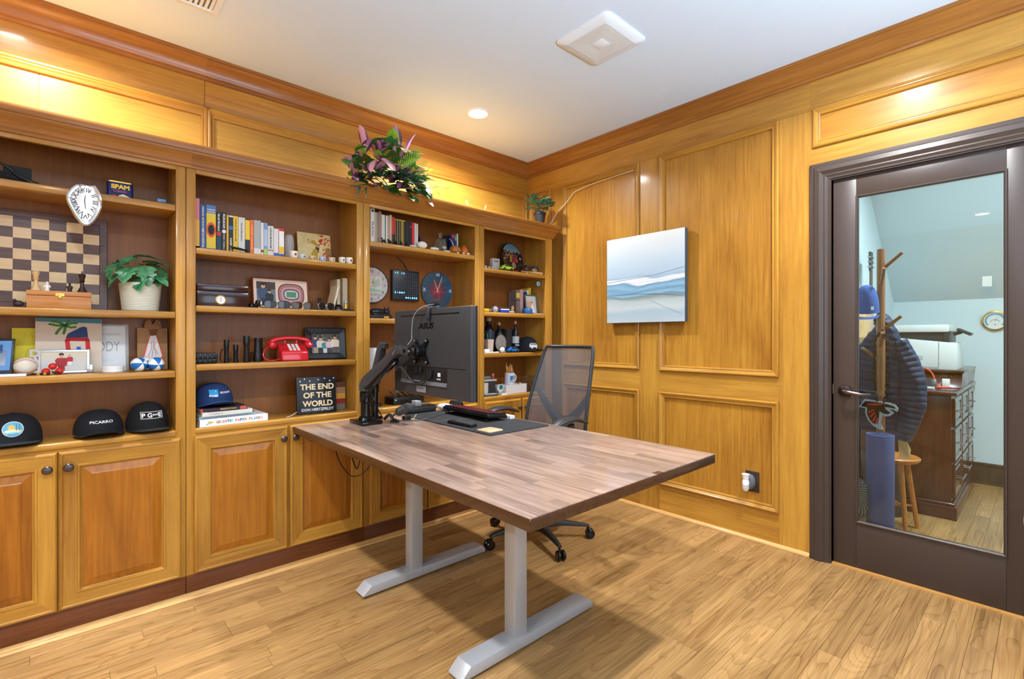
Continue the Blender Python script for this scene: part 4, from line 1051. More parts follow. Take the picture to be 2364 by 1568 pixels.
# tin
t = thing('luncheon_meat_tin', 'blue and yellow canned meat tin on the top shelf', 'tin', (0.180, 2.79, Z))
mb = MB().prism(rrect(0.046, 0.027, 0.014), 0.0, 0.080, 'xy').build('body', C((28, 44, 108), 0.3, metal=0.3), t, bevel=0.002)
mb = MB().prism(rrect(0.047, 0.028, 0.015), 0.078, 0.085, 'xy').build('lid_rim', GOLD, t, bevel=0.001)
fT = lambda z: (lambda a, b: (a, -0.0275, z + b))
poly(t, (26, 34, 80), rect(-0.034, 0.034, 0.004, 0.076), fT(0.0), 'label_panel')
lettering(t, 'SPAM', C((246, 200, 44), 0.4), lambda a, b: (a, -0.0282, 0.060 + b), width=0.064, height=0.020, bold=0.05)
lettering(t, 'Classic', C((214, 90, 130), 0.5), lambda a, b: (a, -0.0282, 0.042 + b), width=0.048, height=0.011, bold=0.0)
poly(t, (226, 214, 196), [(-0.012, 0.004), (0.034, 0.004), (0.034, 0.018), (0.01, 0.030), (-0.006, 0.022)], lambda a, b: (a, -0.0281, b))
poly(t, (196, 40, 36), disc(-0.022, 0.012, 0.011), lambda a, b: (a, -0.0281, b))
# toy brick stand
t = thing('toy_brick_stand', 'dark grey building-brick stand with studs on the top shelf', 'toy', (0.312, 2.77, Z), R(-6))
MB().box(-0.056, 0.056, -0.024, 0.024, 0.0, 0.016).build('brick', C((74, 80, 88), 0.35), t, bevel=0.0008)
for i in range(7):
    for j in range(3): MB().cyl((-0.048 + 0.016 * i, -0.016 + 0.016 * j, 0.016), 0.0048, 0.0036, n=12).build('stud', C((74, 80, 88), 0.35), t)
MB().box(0.002, 0.034, -0.012, 0.012, 0.0198, 0.034).build('seat_brick', C((96, 148, 190), 0.35), t, bevel=0.0008)

# chessboard leaning on the back panel
Z = SH1[1]
t = thing('chessboard', 'large wooden chessboard leaning upright against the shelf back', 'chessboard', (-0.105, 2.860, Z), 0)
X = Matrix.Rotation(R(-3.0), 4, 'X')
WALN = wood('walnut', (74, 50, 44), (112, 84, 74), 'x', var=0.10, fine=90, stretch=0.02, coat=0.2); MAPL = wood('maple_pale', (206, 172, 126), (226, 196, 152), 'x', var=0.04, coat=0.2)
S_ = 0.0545; H_ = 8 * S_ / 2
bo = MB().rings((-H_ - 0.028, H_ + 0.028, 0.0, 0.412), [(0, -0.016), (0, 0.0), (0.002, 0.002), (0.026, 0.002), (0.028, 0.0)], lambda a, b, h: tuple(X @ Vector((a, -h, b))), cap=True)
bo = bo.build('border', WALN, t)
sw_, sh_ = S_, (0.412 - 0.056) / 8
for i in range(8):
    for j in range(8):
        MB().box(-H_ + i * sw_ + 0.0001, -H_ + (i + 1) * sw_ - 0.0001, -0.0022, 0.0, 0.028 + j * sh_ + 0.0001, 0.028 + (j + 1) * sh_ - 0.0001, X=X).build('square', MAPL if (i + j) % 2 else WALN, t, smooth=False)
# chess box
t = thing('chess_box', 'honey wooden chess piece box with brass latch', 'box', (-0.016, 2.77, Z))
CHW = wood('box_wood', (176, 106, 40), (208, 140, 66), 'x', var=0.02)
MB().box(-0.098, 0.098, -0.034, 0.034, 0.0, 0.052).build('body', CHW, t, bevel=0.0012)
MB().box(-0.0985, 0.0985, -0.0345, 0.0345, 0.0535, 0.0725).build('lid', CHW, t, bevel=0.0015)
cl = MB().box(-0.014, 0.014, -0.0365, -0.034, 0.050, 0.064).build('latch', GOLD, t, bevel=0.001)
MB().box(-0.005, 0.005, -0.0385, -0.0362, 0.042, 0.058).build('hasp', GOLD, cl, bevel=0.001)
ZB = Z + 0.0725
KING = [(0.0, 0.0), (0.0165, 0.0), (0.0165, 0.005), (0.013, 0.010), (0.0125, 0.013), (0.0075, 0.022), (0.0058, 0.042), (0.0085, 0.047), (0.0105, 0.050), (0.0070, 0.053), (0.0088, 0.058), (0.0125, 0.074), (0.0105, 0.078), (0.0045, 0.081), (0.0, 0.083)]
def king(label, x, y, z, mat, s=1.0):
    t = thing('chess_king', label, 'chess piece', (x, y, z))
    MB().lathe([(r * s, h * s) for r, h in KING], n=24).build('body', mat, t)
    MB().box(-0.0018 * s, 0.0018 * s, -0.0018 * s, 0.0018 * s, 0.082 * s, 0.092 * s).box(-0.0042 * s, 0.0042 * s, -0.0017 * s, 0.0017 * s, 0.0855 * s, 0.0885 * s).build('cross', mat, t)
PALEW = wood('boxwood', (206, 168, 116), (232, 200, 152), 'z', var=0.02); DARKW = wood('rosewood', (44, 26, 22), (74, 46, 38), 'z', var=0.02)
king('pale boxwood chess king standing on the wooden chess box', -0.088, 2.77, ZB, PALEW)
king('dark wooden chess king standing on the wooden chess box', 0.053, 2.77, ZB, DARKW)
def figurine(label, x, y, z, mat, h=0.042):
    t = thing('carved_figurine', label, 'figurine', (x, y, z))
    s = h / 0.042
    MB().lathe([(0.0, 0), (0.010 * s, 0), (0.010 * s, 0.003 * s), (0.006 * s, 0.006 * s)], n=16).build('base', mat, t)
    MB().lathe([(0.0065 * s, 0.005 * s), (0.008 * s, 0.014 * s), (0.0055 * s, 0.024 * s), (0.003 * s, 0.028 * s)], n=12).sphere((0, 0, 0.034 * s), (0.0045 * s, 0.0045 * s, 0.0065 * s), 12, 8).build('body', mat, t)
    for sd in (-1, 1): MB().tube([(0.006 * sd * s, 0, 0.026 * s), (0.010 * sd * s, -0.003, 0.018 * s), (0.004 * sd * s, -0.007 * s, 0.015 * s)], 0.002 * s, 6).build('arm', mat, t)
figurine('small white carved chess figurine on the wooden chess box', -0.055, 2.772, ZB, C((236, 230, 224), 0.5))
figurine('small dark carved chess figurine on the wooden chess box', 0.014, 2.772, ZB, C((50, 34, 32), 0.5))
t = thing('carved_turtle', 'low dark carved animal ornament beside the chess box', 'ornament', (-0.137, 2.74, Z))
CV = C((52, 38, 38), 0.45)
MB().sphere((0, 0, 0.016), (0.016, 0.012, 0.013), 16, 10).build('body', CV, t)
MB().sphere((-0.010, -0.008, 0.028), (0.006, 0.006, 0.007), 10, 8).build('head', CV, t)
MB().box(-0.018, 0.018, -0.014, 0.014, 0, 0.005).build('plinth', CV, t, bevel=0.001)
# monstera in ribbed planter
t = thing('potted_monstera', 'green monstera plant in a pale ribbed ceramic planter', 'plant', (0.252, 2.775, Z))
pr = [(0.0, 0.0), (0.062, 0.0), (0.067, 0.004)]
for i in range(16):
    z_ = 0.006 + i * 0.0072; r_ = 0.067 + 0.0118 * (z_ / 0.12)
    pr += [(r_ + 0.0003, z_), (r_ - 0.0002, z_ + 0.0055)]
pr += [(0.0785, 0.122), (0.0765, 0.126), (0.073, 0.124), (0.071, 0.10), (0.0, 0.10)]
MB().lathe(pr, n=48).build('planter', C((206, 204, 186), 0.35), t)
MON = leaf_mat('monstera_leaf', (34, 92, 60), (84, 150, 100), rough=0.28)
ml = leaf_mesh('monstera_leaf', MON, 0.085, 0.085, 'heart', 0.35, 0.25, 9, 8, True)
ml2 = leaf_mesh('monstera_leaf', MON, 0.100, 0.070, 'heart', 0.25, 0.3, 9, 8, True)
STEM = C((110, 140, 70), 0.5)
for (bx_, by_, bz_), (dx_, dy_, dz_), me_, ro in [
    ((-0.015, -0.02, 0.245), (1, -0.25, 0.10), ml2, 0.1), ((-0.02, -0.03, 0.235), (-0.9, -0.4, -0.45), ml2, -0.2), ((-0.085, -0.01, 0.205), (-0.6, -0.5, -0.8), ml, 0.2),
    ((0.02, 0.0, 0.225), (0.8, -0.45, 0.02), ml2, 0.1), ((0.055, -0.01, 0.205), (0.45, -0.6, -0.5), ml, -0.2), ((-0.045, -0.055, 0.185), (-0.4, -0.75, -0.65), ml, 0.0),
    ((0.005, -0.060, 0.190), (0.25, -0.6, -0.85), ml, 0.3), ((0.03, -0.045, 0.160), (0.6, -0.7, -0.25), ml2, 0.2), ((-0.05, 0.02, 0.215), (-0.8, 0.3, -0.2), ml, 0.1),
    ((-0.06, -0.035, 0.165), (-0.75, -0.5, -0.55), ml2, 0.2), ((0.01, 0.02, 0.215), (0.5, 0.3, 0.1), ml, 0.0), ((0.0, -0.05, 0.150), (-0.3, -0.7, -0.55), ml, 0.4), ((0.045, -0.02, 0.175), (0.3, -0.8, -0.5), ml, -0.3)]:
    place_leaf(t, me_, (bx_, by_, bz_), (dx_, dy_, dz_), ro)
    MB().tube([(bx_ * 0.15, by_ * 0.15, 0.10), (bx_ * 0.5, by_ * 0.4, 0.10 + (bz_ - 0.10) * 0.75), (bx_, by_, bz_)], 0.0018, 6, smooth=1).build('stem', STEM, t)

# papers, frame, balls on the third shelf
Z = SH1[2]
def leaning_sheet(label, x0, x1, y, h, col, lean, name='paper_sheet', cat='drawing', th=0.0016, rough=0.8):
    t = thing(name, label, cat, ((x0 + x1) / 2, y, Z))
    X = Matrix.Rotation(R(-lean), 4, 'X'); w = x1 - x0
    MB().box(-w / 2, w / 2, 0, th, 0, h, X=X).build('sheet', C(col, rough), t, smooth=False)
    return t, (lambda a, b, d=0: tuple(X @ Vector((a, -0.0006 - 0.0004 * d, b))))
t, f = leaning_sheet('yellow card sheet with faint pencil drawing', -0.162, -0.03, 2.848, 0.192, (224, 204, 60), 7)
for q in ([(-0.03, 0.15), (-0.028, 0.172), (-0.018, 0.155), (-0.008, 0.172), (-0.005, 0.15)], [(0.002, 0.15), (0.010, 0.172), (0.018, 0.15)], [(-0.035, 0.03), (-0.02, 0.10), (-0.005, 0.11), (0.01, 0.10), (0.012, 0.05)]):
    MB().tube([f(a, b, 1) for a, b in q], 0.0005, 4).build('pencil_line', C((160, 140, 50), 0.8), t)
t, f = leaning_sheet('childrens painting of a palm tree and a red and blue hut', -0.092, 0.120, 2.822, 0.2355, (206, 190, 172), 6)
poly(t, (70, 130, 150), [(-0.105, 0.220), (0.105, 0.214), (0.105, 0.235), (-0.105, 0.235)], f)
def stroke(t, f, col, pts, r, name='brush_stroke'):
    vs = []
    P2 = [Vector(p) for p in pts]
    L_, R_ = [], []
    for i, p in enumerate(P2):
        d = (P2[min(i + 1, len(P2) - 1)] - P2[max(0, i - 1)]).normalized(); n = Vector((-d.y, d.x))
        L_.append(p + n * r); R_.append(p - n * r)
    m = len(P2); vs = [f(q.x, q.y, 2) for q in L_] + [f(q.x, q.y, 2) for q in R_]
    return MB().add(vs, [(i, i + 1, m + i + 1, m + i) for i in range(m - 1)]).build(name, C(col, 0.7), t, smooth=False, recalc=False)
for q in ([(-0.015, 0.205), (-0.035, 0.218), (-0.058, 0.222)], [(-0.015, 0.205), (-0.04, 0.203), (-0.066, 0.210)], [(-0.015, 0.205), (0.008, 0.214), (0.026, 0.214)], [(-0.015, 0.205), (0.004, 0.195), (0.022, 0.198)], [(-0.018, 0.205), (-0.034, 0.185), (-0.044, 0.165)], [(-0.012, 0.205), (-0.016, 0.18), (-0.020, 0.166)], [(-0.014, 0.2), (-0.004, 0.222), (-0.003, 0.226)]):
    stroke(t, f, (62, 120, 50), q, 0.0045)
poly(t, (30, 54, 104), [(-0.012, 0.150), (0.060, 0.152), (0.056, 0.196), (0.046, 0.200), (0.034, 0.196), (-0.006, 0.168)], lambda a, b: f(a, b, 2))
for q in ([(-0.012, 0.145), (0.062, 0.143)], [(-0.008, 0.143), (-0.004, 0.095)], [(0.058, 0.143), (0.060, 0.095)]): stroke(t, f, (186, 34, 40), q, 0.0075)
stroke(t, f, (40, 90, 180), [(0.022, 0.105), (0.036, 0.106)], 0.006)
t, f = leaning_sheet('white sheet in a clear sleeve reading DADDY', 0.03, 0.205, 2.852, 0.205, (232, 232, 230), 6.5)
lettering(t, "WORLD'S GREATEST", C((90, 70, 58), 0.7), lambda a, b: f(0.016 + a, 0.166 + b, 1), width=0.112, height=0.009, bold=0.0)
lettering(t, 'DADDY', INK, lambda a, b: f(0.002 + a, 0.112 + b, 1), width=0.130, height=0.044, bold=-0.008)
lettering(t, 'MAX', C((190, 190, 190), 0.7), lambda a, b: f(0.02 + a, 0.05 + b, 1), width=0.05, height=0.012, bold=0.0)
X = Matrix.Rotation(R(-6.5), 4, 'X')
SLV = C((235, 238, 240), 0.08, alpha=0.22)
MB().box(-0.090, 0.0985, -0.0035, -0.003, 0.0, 0.212, X=X).build('plastic_sleeve', SLV, t, smooth=False)
# brown paper bag card with tie
t = thing('paper_bag_card', 'brown paper bag folded as a shirt with a red edged tie', 'card', (0.307, 2.845, Z))
KR_ = C((164, 126, 88), 0.9, noise=0.06, nscale=60)
X = Matrix.Rotation(R(-5), 4, 'X')
MB().box(-0.060, 0.056, 0, 0.010, 0.0, 0.196, X=X).build('bag', KR_, t, bevel=0.001)
mb = MB()
for sd in (-1, 1): mb.add([tuple(X @ Vector(p)) for p in ((0.0, -0.004, 0.175), (0.034 * sd, -0.003, 0.200), (0.030 * sd, -0.002, 0.225), (0.014 * sd, -0.002, 0.238), (-0.004 * sd, -0.005, 0.205))], [(0, 1, 2, 3, 4)])
mb.build('collar', C((150, 110, 74), 0.9), t, smooth=False, recalc=False)
MB().add([tuple(X @ Vector(p)) for p in ((-0.016, -0.008, 0.186), (0.016, -0.008, 0.19), (0.010, -0.010, 0.160), (-0.010, -0.010, 0.158))], [(0, 1, 2, 3)]).build('knot', C((120, 82, 50), 0.9), t, smooth=False)
g = lambda a, b, d: tuple(X @ Vector((a, -0.003 - 0.0012 * d, b)))
poly(t, (226, 84, 80), [(-0.012, 0.165), (0.012, 0.165), (0.040, 0.060), (0.030, 0.045), (-0.036, 0.045), (-0.040, 0.055)], lambda a, b: g(a, b, 1), 'tie_border')
poly(t, (232, 224, 222), [(-0.010, 0.163), (0.010, 0.163), (0.034, 0.062), (0.026, 0.050), (-0.031, 0.050), (-0.034, 0.058)], lambda a, b: g(a, b, 2), 'tie')
for q in ([(-0.02, 0.06), (-0.006, 0.10), (-0.008, 0.13)], [(-0.006, 0.06), (0.0, 0.10), (0.0, 0.135)], [(0.010, 0.065), (0.004, 0.10), (0.006, 0.13)], [(0.018, 0.07), (0.008, 0.10)]):
    MB().tube([g(a, b, 3) for a, b in q], 0.0009, 4).build('pen_line', C((140, 70, 60), 0.8), t)
# DAD picture frame
t = thing('dad_photo_frame', 'silver DAD photo frame holding a portrait with a baby', 'photo frame', (-0.006, 2.795, Z))
X = Matrix.Rotation(R(-6), 4, 'X'); P = lambda a, b, h: tuple(X @ Vector((a, -h, b)))
MB().rings((-0.078, 0.085, 0.0, 0.100), [(0, -0.008), (0, 0.0), (0.002, 0.003), (0.009, 0.003), (0.011, 0.0)], P, cap=False).build('frame', SILV, t, ang=30)
f = lambda a, b, d=0: P(a, b, -0.0002 + 0.0003 * d)
poly(t, (198, 196, 190), rect(-0.068, 0.075, 0.010, 0.090), f, 'picture', 0.3)
poly(t, (206, 196, 176), rect(-0.068, 0.075, 0.060, 0.090), lambda a, b: f(a, b, 1))
person_print(t, lambda a, b, d: f(a, b, 2 + d), -0.006, 0.004, 0.082, (160, 34, 40), (60, 40, 30), trousers=(150, 30, 36))
person_print(t, lambda a, b, d: f(a, b, 6 + d), 0.020, 0.034, 0.046, (176, 40, 46), (206, 170, 140), trousers=(226, 222, 216))
for sx_, sz_ in ((-0.085, 0.072), (-0.085, 0.040), (-0.085, 0.006)):
    lettering(t, {0.072: 'D', 0.040: 'A', 0.006: 'D'}[sz_], SILV, lambda a, b: P(sx_ + a, sz_ + 0.014 + b, 0.006), width=0.034, height=0.032, bold=0.05)
mb = MB().box(0.074, 0.096, -0.012, -0.002, 0.0, 0.034).build('helmet_ornament', SILV, t, bevel=0.004)
# baseball
t = thing('baseball', 'worn white baseball with red stitching beside the DAD frame', 'ball', (-0.118, 2.785, Z))
MB().sphere((0, 0, 0.036), 0.036, 28, 18).build('leather', C((222, 212, 194), 0.6), t)
for sg in (-1, 1):
    MB().tube([Vector((0, 0, 0.036)) + 0.0365 * Vector((math.sin(a) * 0.86, -math.sqrt(max(0, 1 - (math.sin(a) * 0.86) ** 2 - (sg * 0.5 + 0.22 * sg * math.cos(2 * a)) ** 2)), sg * 0.5 + 0.22 * sg * math.cos(2 * a))) for a in [R(-80 + 10 * i) for i in range(17)]], 0.0009, 5).build('stitching', C((190, 40, 40), 0.6), t)
for k_, (x_, y_, lb) in enumerate(((-0.046, 2.745, 'shiny red ball in front of the DAD frame, topmost of the three'), (-0.058, 2.742, 'shiny red ball leaning against the silver D of the frame'), (-0.018, 2.742, 'shiny red ball nearest the framed portrait'))):
    z_ = 0.013 + (0.020 if k_ == 0 else 0)
    if k_ == 0: x_ = -0.038
    tag(MB().sphere((0, 0, 0), 0.0135, 18, 12).build('red_ball', C((206, 40, 30), 0.15), loc=(x_, y_, Z + z_ + 0.0005)), lb, 'ball', 'red balls by the DAD frame')
t = thing('insect_charm', 'small black and yellow beaded insect charm on the shelf edge', 'charm', (-0.052, 2.712, Z))
for i in range(5): MB().sphere((-0.028 + 0.010 * i, 0, 0.006), (0.0055, 0.006, 0.006), 10, 8).build('bead', C((30, 26, 24), 0.3) if i % 2 else C((196, 150, 40), 0.3), t)
for i in range(6): MB().tube([(0.022, 0, 0.008), (0.022 + 0.012 * math.cos(i), 0.010 * math.sin(i), 0.014), (0.024 + 0.016 * math.cos(i), 0.014 * math.sin(i), 0.001)], 0.0012, 5).build('leg', BLK, t)
t = thing('round_tin', 'round white plastic case with lid on the drawings shelf', 'case', (0.155, 2.765, Z))
MB().lathe([(0.0, 0), (0.036, 0), (0.038, 0.003), (0.038, 0.012)], n=36).build('base', WHT, t)
MB().lathe([(0.0388, 0.012), (0.0388, 0.024), (0.036, 0.028), (0.0, 0.0285)], n=36).build('lid', C((228, 228, 228), 0.3), t)
def beach_ball(label, x, y, z, r, rot):
    t = thing('stress_ball', label, 'ball', (x, y, z + r))
    for k_ in range(6):
        vs = []; fs = []; n = 10; m = 4
        for i in range(n + 1):
            th = PI * i / n
            for j in range(m + 1):
                ph = 2 * PI * (k_ + j / m) / 6
                vs.append((r * math.sin(th) * math.cos(ph), r * math.sin(th) * math.sin(ph), r * math.cos(th)))
        fs = [(i * (m + 1) + j, i * (m + 1) + j + 1, (i + 1) * (m + 1) + j + 1, (i + 1) * (m + 1) + j) for i in range(n) for j in range(m)]
        o = MB().add(vs, fs).build('segment', C((24, 108, 186), 0.35) if k_ % 2 else C((240, 240, 240), 0.35), t, recalc=False)
        o.rotation_euler = rot
beach_ball('blue and white segmented ball with its white panels forward', 0.243, 2.735, Z, 0.031, (R(78), R(10), R(20)))
beach_ball('blue and white segmented ball showing its centre seam', 0.306, 2.735, Z, 0.031, (R(95), 0, R(10)))
beach_ball('blue and white segmented ball tucked behind the other two', 0.276, 2.792, Z, 0.031, (R(60), R(20), R(70)))
t = thing('award_plaque', 'dark easel plaque with blue artwork at the end of the drawings shelf', 'plaque', (-0.218, 2.79, Z), R(-12))
X = Matrix.Rotation(R(-14), 4, 'X')
MB().box(-0.062, 0.062, 0, 0.008, 0.0, 0.150, X=X).build('board', BLK, t, bevel=0.001)
for (a0, a1, b0, b1, cc) in ((-0.055, 0.055, 0.02, 0.14, (86, 140, 196)), (0.0, 0.04, 0.04, 0.10, (226, 232, 240)), (-0.04, 0.03, 0.09, 0.125, (34, 80, 160))):
    MB().box(a0, a1, -0.002, 0.0, b0, b1, X=X).build('artwork', C(cc, 0.4), t, smooth=False)
tag(bx('flat_device', C((224, 224, 226), 0.3), -0.30, -0.112, 2.685, 2.745, Z, Z + 0.010, bevel=0.003), 'slim white flat device lying at the shelf edge', 'device')

# caps on the counter of the first unit
Z = 0.776
t, f = cap('black cap with a round sunset and bridge badge', (-0.155, 2.775, Z), R(4), (16, 18, 24), a=0.088, c=0.108, sag=0.012)
for rr_, cc, e in ((0.030, (226, 226, 220), 0.0016), (0.028, (96, 172, 204), 0.0022)):
    curved(t, cc, lambda a, b, e=e: f(a, b, e), 0.0, 0.068, rr_, rr_ * 0.95)
curved(t, (240, 176, 92), lambda a, b: f(a, b, 0.0028), -0.004, 0.074, 0.010, 0.010)
curved(t, (224, 196, 150), lambda a, b: f(a, b, 0.0032), 0.0, 0.060, 0.024, 0.007)
curved(t, (120, 180, 206), lambda a, b: f(a, b, 0.0036), 0.0, 0.053, 0.019, 0.006)
for xx in (0.010, 0.018): poly(t, (70, 110, 130), rect(xx - 0.001, xx + 0.001, 0.062, 0.088), lambda a, b: f(a, b, 0.0042), 'badge')
lettering(t, 'GAS2025', C((50, 90, 120), 0.6), lambda a, b: f(a, 0.051 + b, 0.0044), width=0.028, bold=0.0)
t, f = cap('black visor cap lettered PICARRO between the other caps', (0.108, 2.785, Z), R(4), (15, 17, 24), a=0.086, c=0.096, sag=0.034, button=False)
lettering(t, 'PICARRO', C((236, 236, 236), 0.6), lambda a, b: f(a, 0.064 + b), width=0.076, height=0.011, bold=0.02)
t, f = cap('black cap lettered PGandE in a box at the shelf end', (0.278, 2.785, Z), R(6), (14, 14, 16), a=0.080, c=0.114, sag=0.010)
for cx_, cz_, rx_, rz_ in ((0, 0.0888, 0.040, 0.0009), (0, 0.0605, 0.040, 0.0009), (-0.0394, 0.0746, 0.0008, 0.0145), (0.0394, 0.0746, 0.0008, 0.0145)):
    curved(t, (232, 232, 232), lambda a, b: f(a, b), cx_, cz_, rx_, rz_, 'logo', True, m=8)
lettering(t, 'P G', C((236, 236, 236), 0.6), lambda a, b: f(-0.0185 + a, 0.0745 + b), width=0.036, height=0.019, bold=0.03)
lettering(t, 'and', C((236, 236, 236), 0.6), lambda a, b: f(0.0115 + a, 0.077 + b), width=0.020, height=0.010, bold=0.02)
lettering(t, 'E', C((236, 236, 236), 0.6), lambda a, b: f(0.030 + a, 0.0745 + b), width=0.013, height=0.019, bold=0.03)
# ================================================================== second unit: novels shelf
Z = SH2[0]
W_, K_ = (240, 236, 226), (28, 28, 30)
GB = 'novels on the top shelf of the telephone unit'
def nb(label, x0, x1, ztop, col, bands=(), txt=None): return book(label, x0, x1, Z, ztop - Z, col, 2.73, 0.135, bands, txt)
nb('paperback with a pink upper and yellow lower spine', 0.456, 0.474, 1.860, (222, 128, 134), [(0, 0.58, (232, 176, 48)), (0.0, 0.06, (200, 60, 40))])
nb('thick blue novel with white spine lettering', 0.474, 0.501, 1.835, (44, 76, 134), (), [('HARUKI MURAKAMI', 0.68, 0.55, W_, 0.30), ('THE CITY AND ITS UNCERTAIN WALLS', 0.26, 0.42, W_, 0.40)])
t = nb('wide novel with a black disc and orange ring on its yellow spine', 0.501, 0.542, 1.837, (222, 190, 48), [(0.82, 1.0, (74, 116, 170)), (0, 0.05, (50, 84, 140))])
for cc, rr_, e in (((226, 88, 34), 0.0195, 1), ((26, 26, 30), 0.0185 * 0.72, 2)): poly(t, cc, disc(0, 0.100, rr_, 24, rr_ * 1.9), lambda a, b: (a, -0.0006 - 0.0004 * e, b), 'spine_disc')
for zz in (0.197, 0.186): lettering(t, 'HARUKI' if zz > 0.19 else 'MURAKAMI', C(W_, 0.6), lambda a, b: (a, -0.0014, zz + b), width=0.032, height=0.007)
nb('black novel with a red block on the spine', 0.543, 0.565, 1.809, (30, 32, 36), [(0.40, 0.50, (170, 40, 44)), (0.0, 0.38, (26, 60, 74))], [('Haruki Murakami', 0.74, 0.44, W_, 0.45)])
t = nb('black novel with a small white moon on the spine', 0.565, 0.587, 1.811, (24, 24, 26), (), [('MURAKAMI', 0.78, 0.36, W_, 0.5), ('WIND / PINBALL', 0.26, 0.40, (214, 214, 210), 0.3)])
poly(t, (226, 214, 206), disc(0, 0.100, 0.009), lambda a, b: (a, -0.0012, b), 'spine_disc')
nb('thin yellow paperback between two dark novels', 0.587, 0.597, 1.803, (226, 168, 38))
nb('black paperback with a bright blue band', 0.597, 0.616, 1.801, (30, 36, 46), [(0.62, 0.72, (30, 110, 190)), (0.96, 1.0, (226, 220, 206))], [('HARUKI', 0.22, 0.34, W_, 0.5)])
nb('yellow paperback with dark lettering on the spine', 0.616, 0.639, 1.802, (226, 184, 44), (), [('HARUKI MURAKAMI', 0.62, 0.60, (120, 84, 30), 0.3)])
nb('thick cream hardback with small grey lettering', 0.639, 0.670, 1.800, (212, 208, 202), (), [('Haruki Murakami', 0.60, 0.5, (120, 112, 106), 0.3)])
nb('dark paperback with a yellow spine block', 0.670, 0.692, 1.794, (38, 38, 40), [(0.42, 0.98, (232, 192, 44))])
nb('bright orange paperback in the novels row', 0.692, 0.710, 1.795, (232, 104, 30), (), [('HARUKI MURAKAMI', 0.5, 0.7, (250, 200, 150), 0.35)])
nb('thick grey hardback with a pale foot band', 0.710, 0.743, 1.797, (170, 172, 168), [(0.0, 0.20, (214, 214, 208))])
nb('slim white paperback with a maroon foot', 0.743, 0.757, 1.789, (222, 218, 212), [(0.1, 0.18, (150, 50, 54))])
nb('silvery blue book with a lime green foot', 0.757, 0.776, 1.790, (120, 150, 196), [(0, 0.22, (170, 206, 90)), (0.3, 0.8, (176, 192, 216))])
nb('pale grey paperback with black lettering and red foot mark', 0.776, 0.805, 1.778, (206, 208, 204), [(0.19, 0.22, (200, 50, 50))], [('HARUKI MURAKAMI', 0.60, 0.66, K_, 0.28)])
nb('white paperback with a blue edge band', 0.805, 0.829, 1.768, (226, 214, 212), [(0.0, 0.15, (60, 90, 170))])
nb('small book with red top, white middle and yellow and blue foot', 0.831, 0.857, 1.772, (238, 236, 232), [(0.91, 1, (206, 44, 48)), (0.14, 0.38, (240, 186, 50)), (0, 0.13, (28, 84, 170))])
# model aeroplane
t = thing('model_airplane', 'small black model airplane in front of the novels', 'model', (0.640, 2.700, Z))
MB().tube([(-0.045, 0, 0.020), (-0.035, 0, 0.021), (0.0, 0, 0.018), (0.040, 0, 0.010)], [0.003, 0.006, 0.006, 0.003], 10).build('fuselage', BLKG, t)
MB().prism([(-0.01, -0.001), (0.012, 0.0), (0.03, 0.022), (0.02, 0.022)], 0.014, 0.016, 'xy').prism([(-0.01, 0.0), (0.012, 0.0), (0.03, -0.022), (0.02, -0.022)], 0.014, 0.016, 'xy').build('wing', BLKG, t)
MB().prism([(-0.045, 0.02), (-0.038, 0.02), (-0.043, 0.032), (-0.048, 0.032)], -0.001, 0.001, 'xz').build('tail', BLKG, t)
MB().tube([(0.0, 0, 0.0), (0.0, 0, 0.014)], 0.0015, 6).build('stand', BLK, t)
# glass ornament
t = thing('glass_ornament', 'clear carved glass ornament after the last novel', 'ornament', (0.905, 2.80, Z))
GLS = C((225, 228, 230), 0.05, alpha=0.30)
MB().lathe([(0.0, 0.0), (0.022, 0.0), (0.024, 0.03), (0.026, 0.08), (0.024, 0.12), (0.018, 0.138), (0.0, 0.142)], n=12).build('body', GLS, t)
# gold painting
t = thing('gold_panel_painting', 'square gold panel painted with a hatted figure under red maple leaves', 'painting', (1.066, 2.845, Z))
X = Matrix.Rotation(R(-9), 4, 'X'); f = lambda a, b, d=0: tuple(X @ Vector((a, -0.0004 - 0.0004 * d, b)))
MB().box(-0.095, 0.095, 0, 0.014, 0, 0.182, X=X).build('canvas', C((216, 190, 128), 0.35, noise=0.12, nscale=30), t, bevel=0.001)
poly(t, (150, 116, 52), rect(0.06, 0.094, 0.002, 0.10), f)
poly(t, (176, 140, 36), [(-0.030, 0.128), (0.0, 0.142), (0.034, 0.098), (0.005, 0.110)], lambda a, b: f(a, b, 1))
poly(t, (40, 36, 36), [(0.004, 0.105), (0.026, 0.098), (0.022, 0.068), (0.006, 0.075)], lambda a, b: f(a, b, 1))
poly(t, (186, 150, 40), [(-0.026, 0.055), (-0.004, 0.094), (0.012, 0.088), (0.016, 0.062), (0.008, 0.016), (-0.010, 0.016)], lambda a, b: f(a, b, 2))
rr_ = random.Random(4)
for i in range(46):
    a_, b_ = (rr_.gauss(0.055, 0.026), rr_.gauss(0.140, 0.026)) if i < 32 else (rr_.gauss(0.055, 0.018), rr_.gauss(0.05, 0.022))
    if abs(a_) < 0.09 and 0.006 < b_ < 0.176: poly(t, (196, 44, 32) if i % 3 else (226, 90, 60), disc(a_, b_, 0.0055, 5), lambda a, b: f(a, b, 3), 'leaf_dab')
for i in range(12):
    a_, b_ = rr_.gauss(-0.035, 0.02), rr_.gauss(0.135, 0.016); poly(t, (206, 70, 50), disc(a_, b_, 0.003, 5), lambda a, b: f(a, b, 3), 'leaf_dab')
